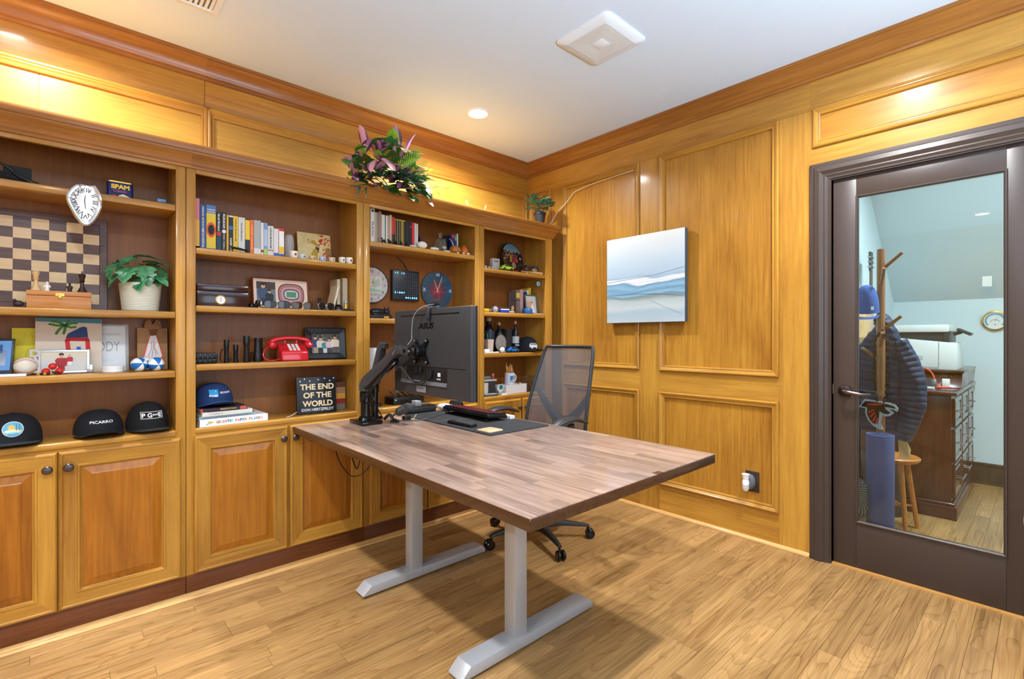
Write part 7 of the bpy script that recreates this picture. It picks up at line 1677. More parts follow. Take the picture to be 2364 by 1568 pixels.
# ================================================================== on top of the bookcase
Z = 2.0815
t = thing('floral_arrangement', 'large artificial arrangement of purple and green leaves on the bookcase top', 'plant', (1.45, 2.745, Z))
MB().lathe([(0, 0), (0.06, 0), (0.07, 0.03), (0.07, 0.05), (0.0, 0.05)], (0, 0.10, 0), 20).build('basket', C((60, 44, 30), 0.8), t)
PUR = leaf_mat('purple_leaf', (86, 44, 84), (176, 120, 156), rough=0.4, stripes=120); PUR2 = leaf_mat('mauve_leaf', (110, 60, 92), (206, 150, 170), rough=0.4, stripes=90)
GRN = leaf_mat('deep_leaf', (34, 80, 34), (74, 130, 56)); LIM = leaf_mat('lime_leaf', (110, 160, 40), (166, 200, 70)); DKG = leaf_mat('blade_leaf', (26, 62, 40), (62, 110, 74)); VAR = leaf_mat('cream_leaf', (206, 190, 140), (226, 214, 170)); YLW = leaf_mat('yellow_leaf', (186, 170, 70), (214, 190, 96))
lp = leaf_mesh('purple_leaf', PUR, 0.15, 0.062, 'oval', 0.15, 0.3); lp2 = leaf_mesh('mauve_leaf', PUR2, 0.14, 0.060, 'oval', 0.12, 0.3); lh = leaf_mesh('pothos_leaf', GRN, 0.125, 0.105, 'heart', 0.25, 0.15); ll = leaf_mesh('lime_leaf', LIM, 0.095, 0.080, 'heart', 0.2, 0.12); lb_ = leaf_mesh('blade_leaf', DKG, 0.19, 0.026, 'blade', 0.55, 0.3, 10, 2); lf = leaf_mesh('frond_leaflet', LIM, 0.085, 0.012, 'blade', 0.1, 0.2, 5, 2); lc = leaf_mesh('cream_leaf', VAR, 0.06, 0.045, 'heart', 0.15, 0.1); ly = leaf_mesh('yellow_leaf', YLW, 0.055, 0.045, 'heart', 0.2, 0.1)
rg = random.Random(31)
def dome(x, el):      # a spot on the leafy dome: x across, el height 0..1 towards the viewer
    zz = -0.02 + 0.31 * el * math.sqrt(max(0.05, 1 - (x / 0.27) ** 2))
    return Vector((x, -0.03 - 0.10 * math.cos(el * 1.35) * math.sqrt(max(0.05, 1 - (x / 0.30) ** 2)), zz))
for k_ in range(165):
    x_ = rg.uniform(-0.25, 0.24); el = rg.random() ** 0.8 if k_ < 115 else rg.uniform(0.0, 0.4)
    q = dome(x_, el); pick = rg.random()
    if x_ > 0.10: me_ = lh if pick < 0.35 else ll if pick < 0.75 else lp2
    elif el > 0.35: me_ = lp if pick < 0.26 else lp2 if pick < 0.46 else lh if pick < 0.80 else ll
    else: me_ = lh if pick < 0.40 else lp if pick < 0.75 else lb_
    d_ = Vector((x_ * 2.2 + rg.uniform(-0.5, 0.5), -0.55 + rg.uniform(-0.3, 0.2), 0.9 * (el - 0.35) + rg.uniform(-0.3, 0.35)))
    place_leaf(t, me_, q - d_.normalized() * 0.035, d_, rg.uniform(-0.6, 0.6), scale=rg.uniform(0.6, 0.85))
for (x_, y_, z_, dx_, dy_, dz_, me_) in [(-0.16, -0.05, 0.24, -0.3, -0.2, 0.9, lp2), (0.06, -0.03, 0.30, -0.2, -0.2, 1.0, lp), (0.11, -0.03, 0.28, 0.2, -0.3, 1.0, lp), (0.08, -0.05, 0.27, 0.8, -0.4, 0.25, lp2), (-0.10, -0.12, 0.19, 0.3, -0.8, -0.6, lp2), (-0.14, -0.12, 0.17, -0.5, -0.6, -0.7, lp2), (0.0, -0.09, 0.30, 0.6, -0.7, -0.2, lh), (-0.23, -0.02, 0.19, -0.5, -0.6, -0.4, lh), (0.20, -0.06, 0.11, 0.5, -0.6, -0.7, lh), (0.02, -0.04, 0.33, -0.2, -0.4, 0.8, ll), (0.21, -0.06, 0.14, 0.6, -0.6, 0.1, ll),
    (0.26, -0.03, 0.13, 0.8, -0.4, 0.0, lc), (0.22, -0.02, 0.20, 0.6, -0.4, 0.5, lc), (0.32, -0.02, 0.13, 0.8, -0.3, 0.2, lc), (0.36, -0.02, 0.10, 0.3, -0.5, -0.8, ly), (0.42, -0.01, 0.14, 0.7, -0.4, 0.3, ly), (0.38, -0.01, 0.15, 0.9, -0.3, -0.2, lc), (0.28, -0.02, 0.22, 0.7, -0.3, 0.5, ly), (0.30, -0.02, 0.07, 0.5, -0.5, -0.7, ly)]:
    place_leaf(t, me_, (x_, y_ - 0.02, z_ - 0.035), (dx_, dy_, dz_), rg.uniform(-0.4, 0.4))
for k_ in range(26):
    an = R(205 + 130 * k_ / 25); place_leaf(t, lb_, (0.05 * math.cos(an) - 0.05 + 0.05 * (k_ % 3), -0.115 + 0.02 * math.sin(an), 0.055), (math.cos(an), math.sin(an) * 0.7, 0.15 + 0.2 * (k_ % 3)), rg.uniform(-0.3, 0.3), scale=rg.uniform(0.7, 1.0))
for k_ in range(12):
    an = R(190 + 160 * k_ / 11); place_leaf(t, lb_, (0.17 + 0.03 * math.cos(an), -0.06, 0.05), (math.cos(an) + 0.4, math.sin(an), 0.10), 0, scale=0.55)
# palm frond
sp0, sp1 = Vector((0.02, -0.12, 0.08)), Vector((0.17, -0.13, 0.22))
MB().tube([sp0, sp0.lerp(sp1, 0.5) + Vector((0, -0.01, 0.02)), sp1], 0.0022, 6).build('frond_rib', C((90, 130, 50), 0.5), t)
for k_ in range(13):
    for sd in (-1, 1):
        q = sp0.lerp(sp1, 0.10 + 0.9 * k_ / 12); d_ = (sp1 - sp0).normalized(); n_ = Vector((-d_.z, 0, d_.x)) * sd
        place_leaf(t, lf, q, d_ * 0.6 + n_ + Vector((0, -0.2, 0)), 0, 'leaflet', 1.15 - 0.5 * abs(k_ / 12 - 0.4))
for (pts) in ([(0.1, -0.03, 0.10), (0.22, -0.03, 0.16), (0.34, -0.02, 0.12), (0.44, -0.01, 0.14)], [(0.1, -0.03, 0.16), (0.2, -0.03, 0.22), (0.29, -0.02, 0.21)], [(-0.1, -0.04, 0.08), (-0.2, -0.05, 0.06), (-0.26, -0.06, 0.04)]):
    MB().tube(pts, 0.0018, 6, smooth=2).build('vine', C((170, 160, 80), 0.5), t)
# small potted plant at the right end
t = thing('potted_plant', 'small leafy green plant in a black pot at the bookcase end', 'plant', (2.775, 2.712, Z))
MB().lathe([(0, 0), (0.034, 0), (0.045, 0.082), (0.049, 0.084), (0.049, 0.100), (0.045, 0.100), (0.044, 0.088), (0, 0.088)], n=26).build('pot', C((38, 40, 44), 0.4), t)
le = leaf_mesh('eucalyptus_leaf', leaf_mat('sage_leaf', (50, 104, 78), (110, 156, 128)), 0.062, 0.046, 'oval', 0.15, 0.15)
for k_ in range(74):
    an = rg.uniform(0, 2 * PI); el = rg.uniform(-0.1, 1.1); rr_ = rg.uniform(0.015, 0.085)
    place_leaf(t, le, (rr_ * math.cos(an), rr_ * math.sin(an) * 0.75, 0.135 + rg.uniform(0.0, 0.10) * (1.15 - rr_ * 6)), (math.cos(an), math.sin(an), math.sin(el) - 0.2), rg.uniform(-0.5, 0.5))
for k_ in range(7):
    an = 2 * PI * k_ / 7; MB().tube([(0.012 * math.cos(an), 0.012 * math.sin(an), 0.088), (0.04 * math.cos(an), 0.03 * math.sin(an), 0.17)], 0.0016, 6).build('stem', C((130, 110, 90), 0.6), t)
for k_, (x_, dx_, h_, lb) in enumerate(((2.065, -0.030, 0.062, 'white paper stick tilting beside the arrangement on the bookcase top'), (2.195, 0.018, 0.052, 'shorter white paper stick tilting towards the potted plant'))):
    t = thing('paper_stick', lb, 'stick', (x_, 2.70, Z)); MB().tube([(0, 0, 0.003), (dx_, 0, h_)], 0.0036, 8).build('stick', WHT, t); MB().box(-0.012, 0.022, -0.006, 0.006, 0, 0.005).build('tab', WHT, t, bevel=0.001)
# white cable from the plant up along the wall panel
tag(MB().tube([(2.86, 2.705, 2.084), (2.885, 2.69, 2.12), (2.93, 2.68, 2.20), (2.985, 2.62, 2.285), (2.982, 2.58, 2.315), (2.988, 2.545, 2.352), (2.988, 2.47, 2.362), (2.990, 2.40, 2.372), (2.990, 2.20, 2.384), (2.990, 2.02, 2.388), (2.990, 1.99, 2.388)], 0.003, 6, smooth=2).build('wall_cable', C((226, 214, 196), 0.5)), 'thin white cable running along the top of the wall panel', 'cable')

# ================================================================== on the right wall
t = thing('seascape_painting', 'unframed blue and white abstract seascape canvas on the panelled wall', 'painting', (XB - 0.018, 1.883, 1.604))
PT = bpy.data.materials.new('seascape_paint'); PT.use_nodes = True; nt = PT.node_tree; b_ = nt.nodes['Principled BSDF']; b_.inputs['Roughness'].default_value = 0.5
tc = nt.nodes.new('ShaderNodeTexCoord'); sp = nt.nodes.new('ShaderNodeSeparateXYZ'); nt.links.new(tc.outputs['Object'], sp.inputs[0])
ns = nt.nodes.new('ShaderNodeTexNoise'); ns.inputs['Scale'].default_value = 5; ns.inputs['Detail'].default_value = 6; mp = nt.nodes.new('ShaderNodeMapping'); mp.inputs['Scale'].default_value = (1, 0.7, 2.2); nt.links.new(tc.outputs['Object'], mp.inputs[0]); nt.links.new(mp.outputs[0], ns.inputs['Vector'])
ma = nt.nodes.new('ShaderNodeMath'); ma.operation = 'MULTIPLY_ADD'; ma.inputs[1].default_value = 0.085; nt.links.new(ns.outputs[0], ma.inputs[0]); nt.links.new(sp.outputs[2], ma.inputs[2])
mr = nt.nodes.new('ShaderNodeMapRange'); mr.inputs[1].default_value = -0.260; mr.inputs[2].default_value = 0.350; nt.links.new(ma.outputs[0], mr.inputs[0])
cr = nt.nodes.new('ShaderNodeValToRGB'); nt.links.new(mr.outputs[0], cr.inputs[0])
stops = [(0.0, (196, 210, 218)), (0.10, (178, 202, 214)), (0.17, (208, 218, 220)), (0.255, (188, 204, 208)), (0.290, (150, 160, 150)), (0.305, (110, 150, 178)), (0.32, (150, 192, 216)), (0.37, (120, 170, 204)), (0.40, (150, 194, 220)), (0.435, (112, 162, 196)), (0.45, (240, 244, 248)), (0.495, (236, 242, 248)), (0.51, (160, 190, 214)), (0.53, (184, 208, 228)), (0.70, (206, 226, 240)), (1.0, (236, 238, 238))]
el = cr.color_ramp.elements
while len(el) < len(stops): el.new(0.5)
for e_, (p_, c_) in zip(el, stops): e_.position = p_; e_.color = lin([q * (0.90 if p_ > 0.9 else 0.86) for q in c_])
nt.links.new(cr.outputs[0], b_.inputs['Base Color']); MATS['seascape_paint'] = PT
MB().box(-0.036, 0.0, -0.307, 0.307, -0.304, 0.304).build('canvas', C((60, 74, 86), 0.6), t, bevel=0.002)
MB().box(-0.0368, -0.0360, -0.306, 0.306, -0.303, 0.303).build('painted_face', PT, t, smooth=False)
fW = lambda a, b: (-0.0378, -a, b)       # a to the right as seen
def ln(pts, r, cc):
    P2 = [Vector(p) for p in pts]; vs = []
    for i, p in enumerate(P2):
        d = (P2[min(i + 1, len(P2) - 1)] - P2[max(0, i - 1)]).normalized(); n = Vector((-d.y, d.x)) * r; vs += [fW(*(p + n)), fW(*(p - n))]
    MB().add(vs, [(2 * i, 2 * i + 1, 2 * i + 3, 2 * i + 2) for i in range(len(P2) - 1)]).build('brush_line', C(cc, 0.6), t, smooth=False, recalc=False)
ln([(-0.30, -0.108), (-0.15, -0.104), (0.0, -0.106), (0.15, -0.118), (0.30, -0.135)], 0.0012, (90, 112, 126)); ln([(-0.30, -0.098), (-0.1, -0.100), (0.1, -0.082), (0.30, -0.068)], 0.0009, (110, 144, 166)); ln([(-0.30, -0.010), (-0.1, 0.004), (0.1, 0.018), (0.30, 0.050)], 0.0010, (90, 130, 160)); ln([(-0.1, -0.02), (0.1, -0.016), (0.30, -0.012)], 0.0022, (236, 242, 246)); ln([(0.05, -0.15), (0.15, -0.20), (0.28, -0.25)], 0.001, (120, 150, 160)); ln([(-0.10, -0.08), (0.02, -0.05), (0.12, -0.03)], 0.0008, (120, 160, 186))
# outlet with air freshener
t = thing('wall_outlet', 'dark outlet plate low on the wall panel', 'outlet', (XB + 0.006, 1.180, 0.345))
MB().box(-0.006, 0.0, -0.039, 0.039, -0.060, 0.060).build('plate', C((54, 42, 36), 0.35), t, bevel=0.002)
t = thing('air_freshener', 'white plug-in air freshener with a clear oil bulb in the outlet', 'air freshener', (XB - 0.0005, 1.188, 0.345))
MB().lathe([(0.0, -0.030), (0.020, -0.030), (0.028, -0.016), (0.030, 0.0)], (0, 0, -0.002), 20, 'x', X=Matrix.Diagonal((1, 0.9, 1.5, 1))).build('housing', C((98, 106, 116), 0.3), t)
MB().lathe([(0.014, -0.005), (0.016, 0.002), (0.017, 0.015), (0.022, 0.030), (0.017, 0.030), (0.013, 0.010)], (-0.042, 0.012, 0.018), 20).build('vent_collar', WHT, t)
MB().lathe([(0.010, -0.030), (0.018, -0.026), (0.019, -0.006), (0.015, 0.004), (0.014, 0.012)], (-0.042, 0.012, 0.010), 20).build('holder', WHT, t)
MB().lathe([(0.0, -0.064), (0.012, -0.060), (0.019, -0.046), (0.018, -0.032), (0.010, -0.026)], (-0.042, 0.012, 0.010), 20).build('oil_bulb', C((236, 236, 230), 0.05, alpha=0.55), t)
MB().box(-0.032, -0.026, 0.006, 0.018, -0.012, 0.012).build('neck', WHT, t)
# ================================================================== things in the next room, seen through the pane
OAKP = wood('rack_wood', (130, 86, 54), (166, 116, 78), 'z', var=0.02)
t = thing('coat_rack', 'tall wooden branch coat rack behind the door glass', 'coat rack', (3.62, 0.678, 0))
MB().lathe([(0.0, 0.0), (0.024, 0.0), (0.022, 0.9), (0.021, 1.726), (0.0, 1.726)], n=20).build('pole', OAKP, t)
MB().lathe([(0.0, 0.0), (0.105, 0.0), (0.105, 0.012), (0.10, 0.018), (0.03, 0.022), (0.025, 0.05)], n=32).build('base', OAKP, t)
for a, b in (((0, -0.015, 1.612), (-0.02, -0.105, 1.692)), ((-0.015, -0.005, 1.515), (-0.10, -0.034, 1.601)), ((0, -0.015, 1.246), (-0.02, -0.100, 1.321)), ((-0.015, 0.0, 1.148), (-0.12, -0.030, 1.226)), ((0, 0.015, 1.070), (-0.03, 0.090, 1.134)), ((0, 0.015, 1.43), (-0.02, 0.09, 1.49))):
    MB().tube([a, b], [0.010, 0.009], 12).build('peg', OAKP, t)
# puffer jacket hung on the rack: quilted sack-like body with sleeve
t = thing('puffer_jacket', 'dark navy quilted puffer jacket hanging on the coat rack', 'jacket', (3.675, 0.66, 0.60))
JK = C((22, 44, 76), 0.55, noise=0.2, nscale=18)
def quilt(path, half_w, half_t, pitch, n=22, sub=6):
    """stack of puffed rings along a path: path [(y, z)], x thickness"""
    mb = MB(); rows = []
    L = [Vector((p[0], p[1])) for p in path]; d = [0]
    for a, b in zip(L[:-1], L[1:]): d.append(d[-1] + (b - a).length)
    tot = d[-1]; m = max(2, int(tot / pitch)) * sub
    for i in range(m + 1):
        s = tot * i / m; k = max(j for j in range(len(d)) if d[j] <= s + 1e-9); k = min(k, len(L) - 2); u = (s - d[k]) / (d[k + 1] - d[k])
        p = L[k].lerp(L[k + 1], u); hw = half_w[k] + (half_w[k + 1] - half_w[k]) * u; tn = (L[k + 1] - L[k]).normalized(); nr = Vector((-tn.y, tn.x))
        puff = abs(math.sin(PI * s / pitch)) ** 0.6; ht = half_t * (0.84 + 0.22 * puff)
        ring = []
        for j in range(n):
            an = 2 * PI * j / n; q = hw * (0.96 + 0.05 * puff) * math.cos(an); e = ht * math.sin(an) * (1 + 0.10 * math.sin(5 * an + 0.7 * s / pitch))
            ring.append((e, p.x + nr.x * q, p.y + nr.y * q))
        rows.append(ring)
    vs = [p for r in rows for p in r]
    fs = [(i * n + j, i * n + (j + 1) % n, (i + 1) * n + (j + 1) % n, (i + 1) * n + j) for i in range(len(rows) - 1) for j in range(n)] + [tuple(range(n)), tuple((len(rows) - 1) * n + j for j in range(n))]
    return mb.add(vs, fs)
quilt([(0.01, 0.70), (0.01, 0.62), (0.03, 0.52), (0.06, 0.36), (0.07, 0.20), (0.07, 0.03)], [0.03, 0.075, 0.115, 0.140, 0.145, 0.140], 0.050, 0.037).build('body', JK, t)
quilt([(-0.065, 0.58), (-0.10, 0.46), (-0.125, 0.34), (-0.12, 0.20), (-0.095, 0.08), (-0.075, -0.01)], [0.035, 0.055, 0.065, 0.068, 0.058, 0.042], 0.046, 0.033).build('sleeve', JK, t)
quilt([(0.0, 0.66), (0.03, 0.71), (0.05, 0.72)], [0.05, 0.045, 0.03], 0.045, 0.03).build('collar', JK, t)
# blue cap on a peg
t, f = cap('faded blue cap hanging crown up on the coat rack', (3.555, 0.735, 1.335), R(-90), (58, 92, 160), (40, 76, 150), a=0.062, b=0.075, c=0.165, brim=0.05, sag=0.02, button=False)
t.rotation_euler = (R(10), 0, R(-80))
poly(t, (206, 214, 226), rect(0.022, 0.036, 0.035, 0.055), lambda a, b: f(a, b, 0.002), 'patch')
br = [c for c in t.children if c.name.startswith('brim')][0]; br.rotation_euler = (R(14), 0, 0); br.location = (0, 0.0, -0.004)
# chain with bird emblem pendant
t = thing('emblem_chain', 'heavy black chain with a black, red and silver bird emblem pendant', 'pendant', (3.535, 0.661, 0.755))
CHN = C((26, 30, 32), 0.25, metal=0.6)
loop = [(0.0, 0.475), (0.030, 0.43), (0.034, 0.28), (0.030, 0.12), (0.012, 0.035), (-0.008, 0.035), (-0.028, 0.12), (-0.034, 0.28), (-0.030, 0.43)]
L_ = [Vector(p) for p in loop]; seg = []
for i in range(len(L_)):
    a, b = L_[i], L_[(i + 1) % len(L_)]; k = max(1, round((b - a).length / 0.021))
    for j in range(k): seg.append((a.lerp(b, j / k), (b - a).normalized()))
for i, (p, d) in enumerate(seg):
    ring = []
    for j in range(12):
        an = 2 * PI * j / 12; u = 0.0155 * math.cos(an); w = 0.0085 * math.sin(an)
        sx_, sy_ = (w, 0.0) if i % 2 == 0 else (w * 0.35, w * 0.9)
        n = Vector((-d.y, d.x))
        ring.append((sx_, p.x + d.x * u + n.x * sy_, p.y + d.y * u + n.y * sy_))
    MB().tube(ring, 0.0030, 6, closed=True).build('link', CHN, t)
def em(pts, h, cc, nm, x=0.0):
    sc = 0.00245
    q = [(-(a - 45) * sc, (30 - b) * sc * 0.98) for a, b in pts]
    MB().prism(q, -0.006 - h, 0.006, 'yz').build(nm, C(cc, 0.3), t, smooth=False)
# emblem outline in its own pixel-like units
outl = [(0, 20), (12, 0), (36, 1), (60, 4), (72, 8), (78, 16), (76, 24), (68, 20), (60, 19), (70, 28), (62, 36), (52, 38), (48, 34), (46, 44), (44, 58), (50, 70), (44, 72), (30, 64), (20, 52), (14, 36), (14, 22)]
em(outl, 0.0, (170, 176, 180), 'emblem_rim')
inn = [(5, 17), (14, 4), (36, 5), (58, 8), (70, 12), (73, 17), (62, 15), (52, 15), (54, 20), (64, 28), (58, 32), (50, 31), (42, 26), (41, 44), (39, 58), (30, 58), (23, 49), (18, 36), (18, 20)]
em(inn, 0.002, (18, 18, 20), 'emblem_field')
for pts in ([(18, 9), (38, 8), (52, 9), (34, 13), (17, 13)], [(20, 30), (30, 22), (32, 25), (22, 34)], [(23, 40), (33, 28), (34, 32), (25, 44)], [(28, 50), (35, 36), (37, 38), (31, 54)], [(34, 57), (38, 42), (40, 44), (38, 58)]): em(pts, 0.0035, (206, 40, 44), 'emblem_stripe')
# yoga mat roll
t = thing('yoga_mat', 'rolled blue yoga mat standing on end by the door', 'yoga mat', (3.44, 0.648, 0))
MATB = C((66, 86, 140), 0.75, noise=0.08, nscale=200)
MB().lathe([(0.0, 0.0), (0.064, 0.0), (0.066, 0.004), (0.066, 0.642), (0.064, 0.645), (0.0, 0.643)], n=40).build('roll', MATB, t)
sp = [((0.012 + 0.050 * i / 60) * math.cos(0.42 * i), (0.012 + 0.050 * i / 60) * math.sin(0.42 * i), 0.6462) for i in range(61)]
MB().tube(sp, 0.0013, 5).build('spiral_edge', C((44, 60, 100), 0.8), t)
# stool
t = thing('wooden_stool', 'round honey wood stool with splayed legs beside the yoga mat', 'stool', (3.875, 0.655, 0))
STW = wood('stool_wood', (160, 92, 34), (200, 128, 56), 'x', var=0.02)
MB().lathe([(0.0, 0.425), (0.115, 0.420), (0.128, 0.432), (0.130, 0.444), (0.122, 0.452), (0.08, 0.444), (0.0, 0.440)], n=36).build('seat', STW, t)
for an in (-55, 35, 125, 215):
    c_, s_ = math.cos(R(an)), math.sin(R(an))
    MB().tube([(0.065 * c_, 0.065 * s_, 0.425), (0.125 * c_, 0.125 * s_, 0.0)], [0.016, 0.013], 8).build('leg', STW, t)
for an in (-55, 35):
    c_, s_ = math.cos(R(an)), math.sin(R(an)); MB().tube([(-0.105 * c_, -0.105 * s_, 0.14 + 0.02 * (an > 0)), (0.105 * c_, 0.105 * s_, 0.14 + 0.02 * (an > 0))], 0.008, 8).build('stretcher', STW, t)
t = thing('paper_scroll', 'torn beige paper standing behind the yoga mat on the stool', 'paper', (3.80, 0.60, 0.4532))
MB().add([(0, 0.02, 0), (0, -0.03, 0.0), (0.004, -0.035, 0.06), (0.0, -0.02, 0.10), (0.003, -0.01, 0.16), (0, 0.03, 0.17), (0.004, 0.025, 0.08), (0.01, 0.02, 0), (0.01, -0.03, 0), (0.012, -0.035, 0.06), (0.01, -0.02, 0.10), (0.011, -0.01, 0.16), (0.01, 0.03, 0.17), (0.012, 0.025, 0.08)], [(0, 1, 2, 3, 4, 5, 6), (7, 8, 9, 10, 11, 12, 13), (0, 1, 8, 7), (4, 5, 12, 11)]).build('sheet', C((206, 180, 130), 0.8), t, smooth=False)
# dark waste bin and round fan
t = thing('waste_bin', 'dark round bin behind the stool', 'bin', (4.14, 0.76, 0))
MB().lathe([(0.0, 0.0), (0.105, 0.0), (0.125, 0.40), (0.13, 0.405), (0.12, 0.405), (0.10, 0.01), (0, 0.01)], n=28).build('body', C((40, 34, 32), 0.5), t)
t = thing('floor_fan', 'round white caged floor fan partly hidden by the yoga mat', 'fan', (3.40, 0.790, 0.0))
MB().lathe([(0.0, 0), (0.07, 0), (0.07, 0.012), (0.02, 0.025), (0.012, 0.06)], n=24).build('base', C((70, 76, 80), 0.4), t)
Xf = Matrix.Translation((0, 0, 0.265)) @ Matrix.Rotation(R(22), 4, 'Z')
MB().lathe([(0.112, -0.03), (0.122, -0.02), (0.122, 0.03), (0.112, 0.04)], n=40, axis='x', X=Xf).build('cage_ring', C((110, 116, 118), 0.35), t)
MB().lathe([(0.030, 0.0), (0.030, 0.06), (0.0, 0.07)], n=20, axis='x', X=Xf).build('motor', C((90, 96, 98), 0.4), t)
for k in range(30):
    an = 2 * PI * k / 30
    pts = [Xf @ Vector((-0.034 - 0.008 * math.sin(PI * q), (0.026 + 0.090 * q) * math.cos(an + 0.9 * q), (0.026 + 0.090 * q) * math.sin(an + 0.9 * q))) for q in (0, 0.25, 0.5, 0.75, 1)]
    MB().tube(pts, 0.0022, 5).build('grille_vane', C((190, 190, 176), 0.4), t)
MB().lathe([(0.0, -0.042), (0.026, -0.040), (0.030, -0.034)], n=24, axis='x', X=Xf).build('hub_cap', C((120, 126, 128), 0.4), t)
# guitar on the side wall
t = thing('guitar', 'acoustic guitar neck and body hanging on the pale side wall', 'guitar', (4.35, 0.915, 1.02))
GW = wood('spruce', (196, 160, 110), (222, 190, 142), 'z', var=0.02)
body = [(0.0 + 0.17 * math.cos(q) * (0.86 if math.sin(q) > 0 else 1.0), 0.22 + 0.22 * math.sin(q)) for q in [2 * PI * i / 32 for i in range(32)]]
MB().prism(body, -0.035, 0.025, 'xz').build('body', GW, t, bevel=0.004)
MB().box(-0.025, 0.025, -0.048, -0.036, 0.36, 0.66).build('neck', C((90, 80, 74), 0.4), t, bevel=0.003)
hs = MB().prism([(-0.028, 0.66), (0.028, 0.66), (0.036, 0.80), (-0.036, 0.80)], -0.046, -0.034, 'xz').build('headstock', C((70, 70, 72), 0.4), t)
for k in range(3):
    for sd in (-1, 1): MB().lathe([(0.006, -0.05), (0.006, -0.03), (0, -0.028)], (sd * 0.04, 0, 0.69 + 0.035 * k), 8, 'y').build('tuning_peg', STEEL, hs)
# credenza with riser: side towards the camera, drawers facing -y
t = thing('credenza', 'dark cherry credenza with raised back shelf and panelled drawers', 'cabinet', (4.275, 0.40, 0))
CHY = wood('cherry_dark', (54, 18, 14), (96, 38, 28), 'z', var=0.04, coat=0.5, rough=0.22); CHH = wood('cherry_dark_x', (50, 18, 14), (84, 34, 26), 'x', var=0.04, coat=0.5, rough=0.22)
MB().box(0.03, 1.235, 0.03, 0.53, 0.10, 0.812).build('body', CHY, t, bevel=0.002)
MB().box(0.0, 1.25, 0.0, 0.535, 0.0, 0.085).build('plinth', CHY, t, bevel=0.003); MB().box(0.012, 1.24, 0.012, 0.533, 0.085, 0.108).build('plinth_moulding', CHH, t, bevel=0.009, seg=3)
MB().box(0.0, 1.25, 0.0, 0.535, 0.812, 0.838).build('top', CHH, t, bevel=0.008, seg=3)
MB().prism([(0.40, 0.838), (1.25, 0.838), (1.25, 0.940), (0.46, 0.940), (0.44, 0.930), (0.42, 0.86)], 0.012, 0.53, 'xz').build('riser', CHY, t, bevel=0.002); MB().box(0.41, 1.25, 0.0, 0.535, 0.940, 0.960).build('riser_top', CHH, t, bevel=0.006)
for k, (a0, a1) in enumerate(((0.06, 0.42), (0.46, 0.82), (0.86, 1.21))):
    for (z0, z1) in ((0.60, 0.79), (0.37, 0.585), (0.13, 0.355)):
        dw = MB().rings((a0, a1, z0, z1), [(0, 0.0), (0, 0.014), (0.006, 0.018), (0.030, 0.016), (0.036, 0.008), (0.050, 0.014)], lambda a, b, h: (a, 0.03 - h, b)).build('drawer', CHH, t, ang=25)
        MB().tube([((a0 + a1) / 2 - 0.03, 0.016, (z0 + z1) / 2), ((a0 + a1) / 2 - 0.025, -0.008, (z0 + z1) / 2 - 0.004), ((a0 + a1) / 2 + 0.025, -0.008, (z0 + z1) / 2 - 0.004), ((a0 + a1) / 2 + 0.03, 0.016, (z0 + z1) / 2)], 0.004, 6).build('pull', C((90, 88, 84), 0.3, metal=0.8), dw)
# printer
t = thing('laser_printer', 'white multifunction laser printer with dark output gap on the credenza', 'printer', (4.72, 0.44, 0.960))
PRW = C((214, 220, 220), 0.4); PRD = C((44, 50, 52), 0.4)
MB().prism([(0.0, 0.0), (0.37, 0.0), (0.37, 0.235), (0.0, 0.195)], 0.0, 0.42, 'yz').build('lower_body', PRW, t, bevel=0.006)
MB().box(0.02, 0.40, 0.06, 0.36, 0.20, 0.275).build('output_gap', PRD, t, bevel=0.004)
MB().prism([(0.045, 0.275), (0.37, 0.275), (0.37, 0.330), (0.045, 0.330)], 0.0, 0.42, 'yz').build('scanner_lid', PRW, t, bevel=0.008); MB().box(0.01, 0.40, 0.045, 0.075, 0.19, 0.285).build('side_column', PRD, t, bevel=0.003)
MB().box(-0.004, 0.0, 0.10, 0.30, 0.0, 0.022).build('paper_tray', C((150, 158, 158), 0.4), t, bevel=0.001); MB().box(-0.002, 0.0, 0.098, 0.102, 0.02, 0.2).build('panel_seam', C((150, 158, 158), 0.5), t); MB().box(-0.003, 0.0, 0.19, 0.235, 0.07, 0.10).build('brand_plate', C((180, 186, 186), 0.4), t)
MB().tube([(0.1, 0.03, 0.26), (0.1, -0.01, 0.275), (0.1, -0.02, 0.29)], 0.014, 8).build('panel_hinge', PRD, t); MB().box(0.02, 0.16, -0.075, 0.010, -0.008, 0.012, X=Matrix.Translation((0.04, 0.0, 0.29)) @ Matrix.Rotation(R(28), 4, 'X')).build('control_panel', PRD, t, bevel=0.003)
# chargers, orange cable, phone stand on the credenza
ZK = 0.8388
tag(bx('wall_charger', WHT, 4.66, 4.68, 0.63, 0.655, ZK, ZK + 0.085, bevel=0.003), 'tall white charger with the orange cable plugged in', 'charger'); tag(bx('wall_charger', WHT, 4.655, 4.68, 0.474, 0.515, ZK, ZK + 0.060, bevel=0.003), 'square white charger at the end of the credenza shelf', 'charger'); tag(bx('wall_charger', WHT, 4.60, 4.63, 0.60, 0.63, ZK, ZK + 0.050, bevel=0.003), 'short white charger beside the phone stand', 'charger')
tag(MB().tube([(4.67, 0.643, ZK + 0.086), (4.66, 0.635, ZK + 0.125), (4.64, 0.60, ZK + 0.135), (4.61, 0.56, ZK + 0.10), (4.60, 0.545, ZK + 0.04), (4.60, 0.53, ZK + 0.006), (4.60, 0.47, ZK + 0.006), (4.58, 0.46, ZK + 0.006), (4.56, 0.50, ZK + 0.006), (4.55, 0.545, ZK + 0.006)], 0.005, 8, smooth=2).build('orange_cable', C((232, 76, 44), 0.4)), 'bright orange charging cable looping on the credenza', 'cable')
